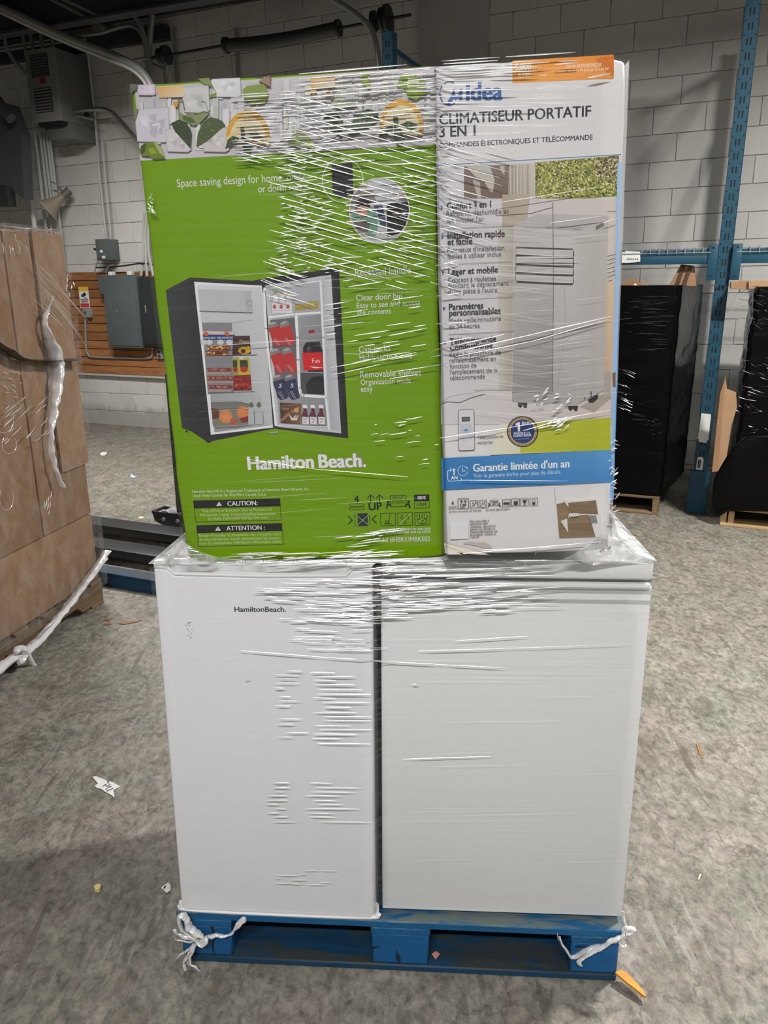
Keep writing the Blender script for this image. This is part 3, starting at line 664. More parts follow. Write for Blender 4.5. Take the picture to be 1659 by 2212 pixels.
tg = sticker('shelf_tag', 'white paper tag with rack number taped to left beam', 'tag', [(1344, 545), (1351, 544), (1353, 542), (1383, 544), (1383, 565), (1368, 567), (1356, 568), (1343, 568)], RN + 0.036, M_PAPER)

# text as flat lettering ------------------------------------------------
_txt = {}
def text_mesh(s, bold=0.0):
    key = (s, bold)
    if key in _txt: return _txt[key]
    cu = bpy.data.curves.new('t', 'FONT'); cu.body = s; cu.size = 1.0; cu.resolution_u = 3; cu.offset = bold; cu.fill_mode = 'FRONT'
    o = bpy.data.objects.new('t', cu); COL.objects.link(o)
    dg = bpy.context.evaluated_depsgraph_get(); dg.update()
    me = o.evaluated_get(dg).to_mesh()
    V = [(v.co.x, v.co.y) for v in me.vertices]; Fc = [tuple(p.vertices) for p in me.polygons]
    o.evaluated_get(dg).to_mesh_clear()
    bpy.data.objects.remove(o); bpy.data.curves.remove(cu)
    x0 = min(v[0] for v in V); x1 = max(v[0] for v in V)
    _txt[key] = ([(v[0] - x0, v[1]) for v in V], Fc, x1 - x0); return _txt[key]
def text_on_wallplane(s, p0, p1, n, mat, parent, bold=0.0):
    a = ws(*p0, n); b = ws(*p1, n); V, Fc, w_ = text_mesh(s, bold); L2 = math.hypot(b[0] - a[0], b[1] - a[1]); k = L2 / w_
    ang = math.atan2(b[1] - a[1], b[0] - a[0]); m = MB()
    m.v = [(a[0] + k * (x * math.cos(ang) - y * math.sin(ang)), -n, a[1] + k * (x * math.sin(ang) + y * math.cos(ang))) for x, y in V]; m.f = Fc
    o = obj('lettering', m, mat, parent); o.matrix_parent_inverse = parent.matrix_world.inverted(); o.matrix_world = wall.M; return o
text_on_wallplane('HHH13A', (1354, 562), (1379, 562), RN + 0.0395, M_BLACKHOLE, tg)

# ------------------------------------------------------------------ wooden pallets and the wrapped stacks
def plank(name, x0, y0, z0, x1, y1, z1, mat, parent, bev=0.003):
    """plank whose length runs along local x of its own object, so the grain follows it"""
    c = Vector(((x0 + x1) / 2, (y0 + y1) / 2, (z0 + z1) / 2)); dx, dy, dz = (x1 - x0) / 2, (y1 - y0) / 2, (z1 - z0) / 2
    m = MB()
    if dy > dx:
        m.box(-dy, -dx, -dz, dy, dx, dz); M = Matrix.Translation(c) @ Matrix.Rotation(math.pi / 2, 4, 'Z')
    else:
        m.box(-dx, -dy, -dz, dx, dy, dz); M = Matrix.Translation(c)
    return obj(name, m, mat, parent, bevel=bev, segs=1, M=M)
def stringer_pallet(M, w_, d, label, mat, open_front=True):
    t = thing('wooden_pallet', label, 'pallet', M)
    for i in range(7):
        y = i * (d - 0.09) / 6; plank('deck_board', 0, y, 0.112, w_, y + 0.09, 0.130, mat, t)
    for x in (0.0, w_ / 2 - 0.02, w_ - 0.04): plank('stringer', x, 0.0, 0.018, x + 0.04, d, 0.112, mat, t)
    for i in range(3):
        y = i * (d - 0.1) / 2; plank('bottom_board', 0, y, 0.0, w_, y + 0.1, 0.018, mat, t)
    return t
def wrap_stack(name, label, M, w_, d, z0, z1, mat, seed, amp=0.008, nu=26, nv=60, skew=0.0):
    """a stack drawn in with film: outline with rounded corners and horizontal wrinkles"""
    m = MB(); r = 0.03
    per = []
    for i in range(nu): per.append((r + (w_ - 2 * r) * i / nu, 0.0))
    for i in range(8): per.append((w_ - r + r * math.sin(i * math.pi / 16), r - r * math.cos(i * math.pi / 16)))
    for i in range(nu): per.append((w_, r + (d - 2 * r) * i / nu))
    for i in range(8): per.append((w_ - r + r * math.cos(i * math.pi / 16), d - r + r * math.sin(i * math.pi / 16)))
    for i in range(nu): per.append((w_ - r - (w_ - 2 * r) * i / nu, d))
    for i in range(8): per.append((r - r * math.sin(i * math.pi / 16), d - r + r * math.cos(i * math.pi / 16)))
    for i in range(nu): per.append((0.0, d - r - (d - 2 * r) * i / nu))
    for i in range(8): per.append((r - r * math.cos(i * math.pi / 16), r - r * math.sin(i * math.pi / 16)))
    k = len(per); off = Vector((seed * 7.3, seed * 3.1, 0))
    for j in range(nv + 1):
        z = z0 + (z1 - z0) * j / nv
        for (x, y) in per:
            nn_ = noise.noise(Vector((x * 3, y * 3, z * 14)) + off) * amp + noise.noise(Vector((x * 9, y * 9, z * 45)) + off) * amp * 0.6
            cx, cy = x - w_ / 2, y - d / 2; l = math.hypot(cx, cy)
            m.v.append((x + cx / l * nn_ + skew * (y / d) * (x / w_), y + cy / l * nn_, z))
    for j in range(nv):
        for i in range(k):
            a0 = j * k + i; a1 = j * k + (i + 1) % k; m.f.append((a0, a1, a1 + k, a0 + k))
    m.f.append(tuple(nv * k + i for i in range(k))); m.f.append(tuple(reversed(range(k))))
    t = thing(name, label, 'wrapped stack', M)
    obj('film_wrap', m, mat, t, smooth=True, ang=80)
    return t
B1W, B1D = 1.0, 0.85
s1b = -0.205; n1b = 1.534
Mb = wall.M @ Matrix.Translation((s1b - B1W, -n1b, 0))
stringer_pallet(Mb, B1W, B1D + 0.03, 'weathered pallet under the left black wrapped stack', M_PALWOOD)
t = wrap_stack('wrapped_stack', 'tall stack in shiny black film left of the rack upright', Mb, B1W + 0.01, B1D, 0.132, 1.50, M_FILMBLACK, 1, skew=0.12)
cr = MB(); rr = random.Random(5)
def blk_crease(cr, M_, x, z, L2, sl, w_=0.0022):
    cr.tube([(x, -0.006, z), (x + L2 / 2, -0.008, z + sl * L2 / 2), (x + L2, -0.006, z + sl * L2)], [w_ * 0.3, w_, w_ * 0.3], 5)
def fam(cr, n, x0, x1, z0, z1, l0, l1, s0, s1, jit=1.0, w_=0.0022):
    for _ in range(n): blk_crease(cr, None, rr.uniform(x0, x1), rr.uniform(z0, z1), rr.uniform(l0, l1), rr.uniform(s0, s1), w_ * rr.uniform(0.6, 1.2))
x_ = lambda px, py: ws(px, py, n1b)[0] - (s1b - B1W)
fam(cr, 26, x_(1375, 700), x_(1420, 700), 1.10, 1.44, 0.05, 0.12, -0.03, 0.01)
fam(cr, 16, x_(1345, 700), x_(1400, 700), 1.20, 1.44, 0.02, 0.08, -0.03, 0.01)
fam(cr, 22, x_(1332, 800), x_(1352, 800), 0.72, 0.98, 0.03, 0.09, -0.5, -0.15)
fam(cr, 10, x_(1390, 900), x_(1425, 900), 0.55, 0.66, 0.01, 0.04, 0.0, 0.05); fam(cr, 6, x_(1350, 860), x_(1400, 860), 0.64, 0.76, 0.02, 0.08, -0.05, 0.08)
obj('film_crease', cr, M_BLACKCREASE, t, kind='stuff', smooth=True)
# cartons and offcuts lying in its top
def card_piece(name, label, cat, pts, n, th, mat):
    q = [ws(x, y, n) for x, y in pts]; m = MB(); m.prism(q[::-1], -n, -n + th)
    o = obj(name, m, mat, bevel=0.0015, segs=1); o.matrix_world = wall.M; return tag(o, label, cat)
card_piece('cardboard_offcut', 'dark brown slanting board on top of the left black stack', 'cardboard', [(1445, 618), (1471, 571), (1500, 574), (1504, 618)], n1b - 0.18, 0.05, M_CARD)
m = MB()
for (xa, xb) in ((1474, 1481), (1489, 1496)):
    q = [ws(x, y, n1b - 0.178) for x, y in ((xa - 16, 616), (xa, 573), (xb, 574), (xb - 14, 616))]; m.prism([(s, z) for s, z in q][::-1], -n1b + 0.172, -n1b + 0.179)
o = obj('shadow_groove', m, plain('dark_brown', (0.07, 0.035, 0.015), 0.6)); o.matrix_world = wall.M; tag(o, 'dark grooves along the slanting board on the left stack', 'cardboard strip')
card_piece('cardboard_flap', 'bent carton flap sticking up at left edge of stack top', 'cardboard', [(1340, 620), (1352, 606), (1375, 600), (1386, 617), (1380, 620)], n1b - 0.12, 0.004, M_CARD)
card_piece('cardboard_flap', 'small carton flap right of the bent one on stack top', 'cardboard', [(1382, 620), (1388, 605), (1402, 618), (1400, 620)], n1b - 0.16, 0.004, M_CARD2)
card_piece('torn_paper', 'scrap of white paper among the flaps on stack top', 'paper', [(1366, 619), (1372, 611), (1379, 619)], n1b - 0.08, 0.003, M_PAPER)

n2b = 1.606; s2b = ws(1556, 1120, n2b)[0]
Mb2 = wall.M @ Matrix.Translation((s2b, -n2b, 0))
t2p = thing('wooden_pallet', 'fresh yellow pallet under the right black wrapped stack', 'pallet', Mb2)
for x in (0.0, 0.045, 0.50): plank('stringer', x, 0.0, 0.018, x + 0.036, 0.9, 0.10, M_PALWOOD2, t2p)
for i in range(3): plank('bottom_board', 0.0, i * 0.4 - 0.02 * (i == 0), 0.0, 1.0, i * 0.4 + 0.09, 0.018, M_PALWOOD2, t2p)
for i in range(6): plank('deck_board', 0.0, 0.01 + i * 0.15, 0.10, 1.0, 0.01 + i * 0.15 + 0.09, 0.118, M_PALWOOD2, t2p)
t = wrap_stack('wrapped_stack', 'loosely wrapped black film stack at the right edge', wall.M @ Matrix.Translation((s2b + 0.035, -n2b - 0.02, 0)), 1.0, 0.85, 0.125, 1.49, M_FILMBLACK2, 3, 0.014)
cr = MB()
xo = s2b + 0.035
for _ in range(80):
    px = rr.uniform(1590, 1659); py = rr.choice([rr.uniform(620, 700), rr.uniform(770, 900), rr.uniform(860, 1060)])
    s, z = ws(px, py, n2b + 0.03); blk_crease(cr, None, s - xo, z, rr.uniform(0.01, 0.07), rr.choice([rr.uniform(-0.8, -0.2), rr.uniform(-0.15, 0.3)]), 0.0016)
o = obj('film_crease', cr, M_BLACKCREASE, t, kind='stuff', smooth=True, M=Matrix.Translation((0, -0.012, 0)))
q = [(1538, 1088), (1541, 1050), (1549, 1022), (1565, 1000), (1580, 972), (1610, 940), (1700, 940), (1700, 1108), (1572, 1104), (1556, 1116), (1544, 1112)]
m = MB(); m.prism([ws(x, y, n2b + 0.05) for x, y in q][::-1], -n2b - 0.05, -n2b + 0.1); o = obj('film_bulge', m, M_FILMBLACK2, t, bevel=0.012, segs=3)
o.matrix_parent_inverse = t.matrix_world.inverted(); o.matrix_world = wall.M
# the exposed carton
ct = thing('carton', 'bare brown carton showing through torn black film by upright', 'carton', wall.M)
Pn = n2b + 0.045
m = MB(); m.prism([ws(x, y, Pn) for x, y in [(1566, 812), (1571, 843), (1590, 850), (1592, 880), (1580, 920), (1570, 985), (1551, 1018), (1560, 900)]][::-1], -Pn, -n2b + 0.02); obj('front_panel', m, M_CARD2, ct)
m = MB(); m.prism([ws(x, y, Pn + 0.002) for x, y in [(1568, 812), (1560, 900), (1551, 1018), (1538, 1020), (1545, 950), (1556, 850)]][::-1], -Pn - 0.002, -n2b + 0.02); obj('side_panel', m, M_CARD, ct)
ct2 = card_piece('carton', 'open carton corner showing on top of the right black stack', 'carton', [(1578, 624), (1579, 609), (1616, 606), (1618, 622), (1616, 626)], n2b - 0.05, 0.3, M_CARD)
card_piece('carton', 'paler carton beside it at top of right black stack', 'carton', [(1617, 624), (1617, 606), (1700, 604), (1700, 622)], n2b - 0.03, 0.35, M_CARD2)

# ------------------------------------------------------------------ wrapped carton load, left
cf = Vector((-1.409, 3.576, 0)); cn = Vector((-1.567, 2.81, 0)); dv = (cn - cf).normalized()
ynear = dv * 1.22; left = Vector((dv.y, -dv.x, 0)); left = left if left.x < 0 else -left
# local: x along the seen face from near to far, y away to the left, z up
Xd = -dv; Yd = left
ML = Matrix.Translation(cf + ynear) @ Matrix((Xd, Yd, Vector((0, 0, 1)))).transposed().to_4x4()
LL = 1.22; LD = 1.0
def LP(px, py, out=0.0):
    o = cf + ynear - Yd * out; d = _ray(px, py); t_ = (o - CAM).dot(Yd) / d.dot(Yd); P = CAM + d * t_ - (cf + ynear)
    return (P.dot(Xd), P.z)
lp = thing('wooden_pallet', 'dark weathered pallet under the film wrapped cartons at left', 'pallet', ML)
for i in range(7): x = i * (LL - 0.09) / 6; plank('deck_board', x, 0, 0.112, x + 0.09, LD, 0.130, M_PALWOOD, lp)
for y in (0.0, 0.48, LD - 0.045):
    q = [(0, 0.018), (0.18, 0.018), (0.22, 0.055), (0.45, 0.055), (0.49, 0.018), (0.73, 0.018), (0.77, 0.055), (1.0, 0.055), (1.04, 0.018), (LL, 0.018), (LL, 0.112), (0, 0.112)]
    m = MB(); m.prism(q[::-1], y, y + 0.04); obj('stringer', m, M_PALWOOD, lp, bevel=0.002, segs=1)
for x in (0.0, LL / 2 - 0.05, LL - 0.1): plank('bottom_board', x, 0, 0.0, x + 0.1, LD, 0.018, M_PALWOOD, lp)
zs = LP(100, 1160)[1]
grp = 'brown cartons under the clear film at left'
xs = LP(45, 760)[0]
def carton(x0, x1, z0, z1, label):
    M = ML @ Matrix.Translation((x0, 0.012, z0)); t = thing('carton', label, 'carton', M, grp)
    m = MB(); m.box(0, 0, 0, x1 - x0, LD - 0.03, z1 - z0); obj('body', m, M_CARD, t, bevel=0.006, segs=2)
    return t
carton(-0.02, LL, 0.132, zs - 0.004, 'long low brown carton at the foot of the wrapped load')
c2 = carton(xs + 0.004, LL, zs, 1.735, 'tall brown carton on right side of the wrapped load')
carton(-0.02, xs - 0.004, zs, 1.74, 'tall brown carton at the left photo edge under film')
# sheet of card folded round the corner of the load
m = MB(); xa = LP(70, 530)[0]; m.box(xa, -0.004, zs + 0.25, LL + 0.004, 0.008, 1.74); o = obj('corner_sheet', m, M_CARD2, c2); o.matrix_parent_inverse = c2.matrix_world.inverted(); o.matrix_world = ML
m = MB(); m.box(LP(128, 1000)[0], -0.003, 0.15, LL + 0.004, 0.01, zs - 0.005); 
fw = thing('clear_film_wrap', 'clear crinkled film around the brown cartons at left', 'plastic film', ML)
def filmside(u, v):
    x = -0.06 + (LL + 0.075) * u; z = 0.10 + 1.66 * v
    bul = 0.010 + 0.012 * noise.noise(Vector((x * 3, z * 3, 1.0))) + 0.006 * noise.noise(Vector((x * 16, z * 9, 4.0)))
    return (x, -0.014 - abs(bul), z)
m = MB(); m.grid(filmside, 40, 60); o = obj('side_film', m, M_CARDFILM, fw, smooth=True, ang=180)
m = MB(); m.grid(lambda u, v: (-0.06 + (LL + 0.08) * u, -0.016 + 0.5 * v, 1.752 + 0.012 * noise.noise(Vector((u * 12, v * 9, 2))) + 0.008 * abs(noise.noise(Vector((u * 40, v * 20, 2))))), 60, 20); obj('top_film', m, M_SKIRT, fw, smooth=True, ang=180)
m = MB(); m.grid(lambda u, v: (LL + 0.018 + 0.004 * noise.noise(Vector((u * 5, v * 30, 1))), -0.02 + 0.6 * u, 0.1 + 1.66 * v), 4, 30); obj('end_film', m, M_CARDFILM, fw, smooth=True, ang=180)
# white twist of film, loose band, tail
def ltube(path, out, r, seg=10, flat=0.5, jit=0.0):
    pts = []
    for i, p in enumerate(path):
        x, z = LP(p[0], p[1], out); pts.append((x, -out, z))
    pts = smooth_path(pts, 8)
    k = len(pts)
    if isinstance(r, (list, tuple)):
        rr2 = [r[min(int(i / (k - 1) * (len(r) - 1)), len(r) - 2)] * (1 - (i / (k - 1) * (len(r) - 1)) % 1) + r[min(int(i / (k - 1) * (len(r) - 1)) + 1, len(r) - 1)] * ((i / (k - 1) * (len(r) - 1)) % 1) for i in range(k)]
    else: rr2 = [r] * k
    if jit:
        rj = random.Random(int(out * 1e5) + k); rr2 = [q_ * (1 + rj.uniform(-jit, jit)) for q_ in rr2]
    m = MB(); m.tube(pts, rr2, seg, flat=flat); return m
def crumple(m, amp, sc, seed=0):
    m.v = [tuple(Vector(p) + Vector((noise.noise(Vector(p) * sc + Vector((seed, 0, 0))), noise.noise(Vector(p) * sc + Vector((0, 9 + seed, 0))), noise.noise(Vector(p) * sc + Vector((0, 0, 19 + seed))))) * amp) for p in m.v]; return m
o = obj('film_twist', crumple(ltube([(112, 640), (104, 668), (96, 690), (100, 715), (113, 748), (122, 785), (121, 830), (115, 880), (110, 930), (112, 980), (122, 1020), (133, 1052)], 0.032, [0.006, 0.008, 0.010, 0.022, 0.034, 0.038, 0.036, 0.026, 0.016, 0.014, 0.016, 0.018], 16, 0.30, 0.06), 0.009, 30), M_TIE, fw, smooth=True, ang=60, label='white twisted hanging tail of film')
tp = obj('black_tape', crumple(ltube([(-25, 738), (5, 755), (45, 775), (95, 780), (145, 778), (163, 776)], 0.024, [0.050, 0.046, 0.034, 0.040, 0.055, 0.058], 10, 0.08), 0.006, 20), M_TAPE, smooth=True)
tp.matrix_world = ML; tag(tp, 'loose black tape strip across the wrapped brown cartons', 'tape')
o = obj('film_rope', crumple(ltube([(230, 1205), (190, 1255), (140, 1320), (95, 1375), (60, 1405), (30, 1420), (-20, 1460)], 0.045, [0.012, 0.014, 0.016, 0.016, 0.022, 0.022, 0.028], 12, 0.7, 0.08), 0.005, 34), M_TIE, fw, smooth=True, label='twisted rope of film along the pallet edge')
o = obj('film_rope', crumple(ltube([(232, 1190), (180, 1262), (150, 1300), (110, 1345), (60, 1395), (42, 1412)], 0.040, [0.02, 0.02, 0.012, 0.008, 0.010], 10, 0.3, 0.15), 0.006, 30), M_SKIRT, fw, smooth=True)
o = obj('film_tail', crumple(ltube([(44, 1402), (58, 1410), (70, 1430), (82, 1450), (98, 1456), (100, 1454)], 0.075, [0.010, 0.012, 0.011, 0.009, 0.005, 0.002], 10, 0.6), 0.004, 40), M_TIE, fw, smooth=True)
o = obj('film_knot', crumple(ltube([(34, 1408), (44, 1400), (52, 1412), (44, 1430), (38, 1416)], 0.06, [0.012, 0.02, 0.016, 0.012], 10, 0.8), 0.010, 40), M_TIE, fw, smooth=True)
cr = MB(); rr = random.Random(11)
def lcr(px, py, L2, ang, r=0.0016):
    a = LP(px, py, 0.036); b3 = LP(px + L2 * math.cos(ang), py + L2 * math.sin(ang), 0.036)
    cr.tube([(a[0], -0.036, a[1]), ((a[0] + b3[0]) / 2, -0.039, (a[1] + b3[1]) / 2), (b3[0], -0.036, b3[1])], [r * 0.3, r, r * 0.3], 5)
for i in range(14): lcr(rr.uniform(62, 120), rr.uniform(560, 660), rr.uniform(60, 120), 0.85 + rr.uniform(-0.1, 0.15), 0.0012)
for i in range(22): lcr(rr.uniform(0, 100), rr.uniform(860, 960), rr.uniform(10, 45), -0.75 + rr.uniform(-0.15, 0.15), 0.0019)
for i in range(12): lcr(rr.uniform(0, 55), rr.uniform(500, 545), rr.uniform(8, 20), 1.0 + rr.uniform(-0.5, 0.5))
for i in range(8): lcr(rr.uniform(140, 160), rr.uniform(590, 640), rr.uniform(5, 14), 1.4 + rr.uniform(-0.3, 0.3), 0.003)
for i in range(10): lcr(rr.uniform(0, 40), rr.uniform(800, 860), rr.uniform(8, 20), 0.6 + rr.uniform(-0.6, 0.3), 0.002)
for i in range(8): lcr(rr.uniform(95, 108), rr.uniform(1075, 1125), rr.uniform(6, 20), -1.4 + rr.uniform(-0.2, 0.2), 0.002)
for cx, cy, rx, ry in ((14, 1076, 15, 26), (8, 905, 22, 30), (20, 960, 16, 20)):
    pts = [LP(cx + rx * math.cos(a * 0.35), cy + ry * math.sin(a * 0.35), 0.034) for a in range(-2, 12)]
    cr.tube([(p[0], -0.034, p[1]) for p in pts], 0.0007, 5)
obj('film_crease', cr, M_CREASE, fw, kind='stuff', smooth=True)

# ------------------------------------------------------------------ pallet stacker and blue pallet behind
st = thing('pallet_stacker', 'black pallet truck forks and twin roller leg behind green box', 'pallet truck', wall.M)
def fbar(px0, py0, px1, py1, n_, z0, z1, nd, parent, name, mat, s_end=None):
    a = ws(px0, py0, n_)[0]; b3 = s_end if s_end is not None else ws(px1, py1, n_)[0]
    m = MB(); m.box(a, -n_, z0, b3, -n_ + nd, z1); return obj(name, m, mat, parent, bevel=0.006)
fbar(150, 1160, 400, 1180, 3.30, 0.035, 0.085, 0.15, st, 'fork', M_BLACK, s_end=-2.2)
fbar(150, 1210, 400, 1225, 3.64, 0.035, 0.085, 0.15, st, 'fork', M_BLACK, s_end=-2.2)
m = MB(); m.box(-2.5, -3.66, 0.03, -2.2, -3.10, 0.5); obj('battery_body', m, M_DARKSTEEL, st, bevel=0.01)
mx, _ = ws(387, 1100, 2.95); m = MB(); m.box(mx - 0.004, -2.97, 0.02, mx + 0.04, -2.93, 1.0); obj('mast_post', m, M_BLACK, st)
g0 = ws(338, 1125, 2.95)[0]
m = MB(); 
for y in (-2.99, -2.87): m.prism([(g0, 0.105), (g0 + 0.02, 0.04), (g0 + 0.08, 0.02), (g0 + 0.30, 0.02), (g0 + 0.34, 0.11)][::-1], y, y + 0.012)
m.box(g0, -2.99, 0.095, g0 + 0.02, -2.86, 0.11)
lg_ = obj('outrigger_leg', m, M_BLACK, st, bevel=0.002, segs=1)
for x in (0.095, 0.205):
    m = MB(); m.tube([(g0 + x, -2.975, 0.063), (g0 + x, -2.88, 0.063)], 0.052, 18); obj('roller', m, M_RUBBER, lg_, smooth=True)
    m = MB(); m.tube([(g0 + x, -3.0, 0.063), (g0 + x, -2.98, 0.063)], 0.012, 10); obj('axle_bolt', m, M_GALV, lg_, smooth=True)
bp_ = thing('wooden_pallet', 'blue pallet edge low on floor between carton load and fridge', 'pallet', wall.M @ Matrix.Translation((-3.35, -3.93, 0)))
for i in range(3): plank('deck_board', 0, i * 0.11, 0.062, 1.15, i * 0.11 + 0.09, 0.078, M_SHADEBLUE, bp_) if i < 1 else None
plank('stringer', 0, 0.002, 0.0, 1.15, 0.04, 0.061, M_SHADEBLUE, bp_)

# ------------------------------------------------------------------ blue pallet under the appliances
FP = Frame((-0.485, 1.432, 0.0), -0.0637)
pw, pd = 1.016, 1.22
bp_ = thing('wooden_pallet', 'blue painted block pallet carrying the two white appliances', 'pallet', FP.M)
def uP(px, py, out=0.0): return FP.L(px, py, out)[0]
m0, m1 = uP(803, 2040), uP(925, 2050); r0 = uP(1232, 2060); l1 = uP(502, 2030)
for i in range(8):
    y = i * (pd - 0.135) / 7 if i else 0.0
    plank('deck_board', 0, y, 0.122, pw, y + (0.135 if i in (0, 7) else 0.10), 0.142, M_BLUEWOOD, bp_)
for (xa, xb) in ((0.004, l1), (m0 - 0.002, m1 + 0.004), (r0, pw - 0.006)):
    plank('stringer_board', xa, 0.001, 0.103, xb, pd, 0.1215, M_BLUEWOOD, bp_, bev=0.002)
    for j, y in enumerate((0.004, pd / 2 - 0.07, pd - 0.144)):
        m = MB(); m.box(xa + 0.002, y, 0.018, xb - 0.003, y + 0.14, 0.1028)
        b = obj('block', m, M_BLUEEND, bp_, bevel=0.004, segs=1)
        if j == 0:
            m = MB()
            if xa < 0.1:
                c0 = uP(456, 2030); m.prism([(c0, 0.103), (c0 + 0.004, 0.08), (c0 - 0.001, 0.04), (c0 + 0.002, 0.02), (c0 + 0.004, 0.02), (c0 + 0.003, 0.04), (c0 + 0.009, 0.085), (c0 + 0.006, 0.103)][::-1], 0.0022, 0.01)
            elif xa < 0.6:
                c0 = (xa + xb) / 2 - 0.01; m.prism([(c0, 0.03), (c0 + 0.001, 0.062), (c0 + 0.004, 0.03)][::-1], 0.0022, 0.01); m.prism([(c0 + 0.006, 0.02), (c0 + 0.003, 0.055), (c0 + 0.011, 0.03)][::-1], 0.0022, 0.01); m.prism([(xa + 0.002, 0.062), (xa + 0.02, 0.066), (xa + 0.002, 0.058)], 0.0022, 0.01)
            else:
                m.prism([(xa + 0.01, 0.092), (xb - 0.03, 0.094), (xb - 0.03, 0.0925), (xa + 0.01, 0.0895)], 0.0022, 0.01)
            obj('split', m, M_BLACKHOLE, b)
for j, y in enumerate((0.0, pd / 2 - 0.06, pd - 0.12)): plank('bottom_board', 0.012, y, 0.0, pw - 0.01, y + 0.12, 0.018, M_SHADEBLUE, bp_)
for x in (0.012, pw - 0.11): plank('bottom_board', x, 0.121, 0.0, x + 0.1, pd - 0.121, 0.018, M_BLUEEND, bp_)

# ------------------------------------------------------------------ white fridge (left)
FF = Frame((-0.4711, 1.4322, 0.150), -0.0732, 0.0054, 0.040)
fw_, fh_ = 0.4496, 0.8329
fr = thing('mini_fridge', 'white compact fridge with dark lettering at left of the pallet', 'fridge', FF.M)
ov = lambda pts, out=0.0: [FF.L(x, y, out) for x, y in pts]
zl = FF.L(560, 1245)[1]
topl = ov([(333, 1227), (362, 1230), (376, 1243), (560, 1248), (748, 1247), (760, 1233), (803, 1229)])
bl_, br_ = FF.L(392, 1966), FF.L(810, 1985)
xl, xr = FF.L(331, 1225)[0], FF.L(804, 1225)[0]
# door slab with dipped upper edge and rounded lower corners
low = [(bl_[0] + 0.012, bl_[1] - 0.002), (bl_[0], bl_[1] + 0.012)]
out_ = [(xl, topl[0][1])] + topl[1:-1] + [(xr, topl[-1][1])]
lowr = FF.L(811, 1975); 
outline = out_ + [(lowr[0], lowr[1] + 0.004), (lowr[0] - 0.004, br_[1] + 0.004), (br_[0] - 0.012, br_[1])] + [(bl_[0] + 0.012, bl_[1]), (bl_[0] + 0.003, bl_[1] + 0.004), (bl_[0], bl_[1] + 0.012)]
m = MB(); m.prism(outline, 0.0, 0.045); dr = obj('door', m, M_ENAMEL, fr, bevel=0.005, segs=3)
# raised white rim along the top and the bottom of the door
def edge_strip(pts, r, y=0.0):
    m = MB(); m.tube([(x, y, z) for x, z in pts], r, 8); return m
obj('door_rim', edge_strip([(xl + 0.002, topl[0][1] + 0.003)] + [(x, z + 0.003) for x, z in topl[1:-1]] + [(xr - 0.002, topl[-1][1] + 0.003)], 0.0042, 0.003), M_TRIM, dr, smooth=True)
bt = smooth_path([(xl + 0.062 * 0 + bl_[0] - xl + 0.000, 0, bl_[1] + 0.018), (bl_[0] - 0.0005, 0, bl_[1] + 0.010), (bl_[0] + 0.012, 0, bl_[1] - 0.001), (0.2, 0, (bl_[1] + br_[1]) / 2 - 0.003), (br_[0] - 0.014, 0, br_[1]), (lowr[0] + 0.001, 0, br_[1] + 0.012), (lowr[0] + 0.001, 0, br_[1] + 0.035)], 6)
m = MB(); m.tube([(p.x, 0.006, p.z) for p in bt], 0.0058, 8); obj('door_rim', m, M_TRIM, dr, smooth=True)
# recessed grip and cap above it
cx0, cx1 = FF.L(362, 1225)[0], FF.L(760, 1225)[0]
m = MB(); m.box(xl + 0.001, 0.016, zl - 0.03, xr - 0.001, 0.045, fh_ + 0.004); obj('grip_recess', m, M_TRIM, dr, bevel=0.004)
m = MB(); m.box(xl, 0.0, topl[0][1], cx0, 0.045, fh_ + 0.005); obj('door_cap', m, M_TRIM, dr, bevel=0.003)
m = MB(); m.box(cx1, 0.0, topl[-1][1], xr, 0.045, fh_ + 0.005); obj('door_cap', m, M_TRIM, dr, bevel=0.003)
m = MB(); m.box(xl + 0.004, 0.045, 0.0, xr - 0.004, 0.053, fh_); obj('gasket', m, M_GASKET, fr)
m = MB(); m.box(xl + 0.002, 0.053, -0.006, xr - 0.002, 0.50, fh_ + 0.003); obj('cabinet', m, plain('fridge_side', (0.62, 0.63, 0.65), 0.35), fr, bevel=0.005)
for x in (0.03, fw_ - 0.06):
    for y in (0.08, 0.42): m = MB(); m.tube([(x, y, -0.0075), (x, y, 0.0)], 0.018, 10); obj('foot', m, M_BLACK, fr)

# ------------------------------------------------------------------ chest freezer (right)
FZ = Frame((-0.0093, 1.4237, 0.155), -0.0501, -0.0021, 0.030)
fz = thing('chest_freezer', 'white chest freezer with overhanging lid at right of the pallet', 'freezer', FZ.M)
zx0 = FZ.L(824, 1600)[0]; zx1 = FZ.L(1344, 1978)[0]; zt_ = FZ.L(1100, 1262)[1]
m = MB(); m.box(zx0, 0.0, 0.0, zx1, 0.52, zt_); obj('cabinet', m, M_ENAMEL2, fz, bevel=0.0035, segs=2)
rz0, rz1 = FZ.L(1100, 1271, 0.008)[1], FZ.L(1100, 1258, 0.008)[1]
m = MB(); m.box(zx0 - 0.002, -0.008, rz0, FZ.L(1406, 1265, 0.008)[0], 0.525, rz1); obj('rim', m, M_ENAMEL2, fz, bevel=0.003)
gz1 = FZ.L(1100, 1250, 0.012)[1]
m = MB(); m.box(zx0 + 0.006, 0.006, rz1, zx1 - 0.0, 0.51, gz1 + 0.002); obj('seal', m, M_GASKET, fz)
lz1 = FZ.L(1100, 1209, 0.014)[1]; lx0 = FZ.L(824, 1230, 0.014)[0]; lx1 = FZ.L(1413, 1230, 0.014)[0]
m = MB(); m.box(lx0, -0.014, gz1, lx1, 0.53, lz1); obj('lid', m, M_ENAMEL2, fz, bevel=0.007, segs=3)
m = MB(); m.box(0.02, 0.02, -0.013, zx1 - 0.03, 0.5, 0.0); obj('base', m, M_DARKSTEEL, fz)
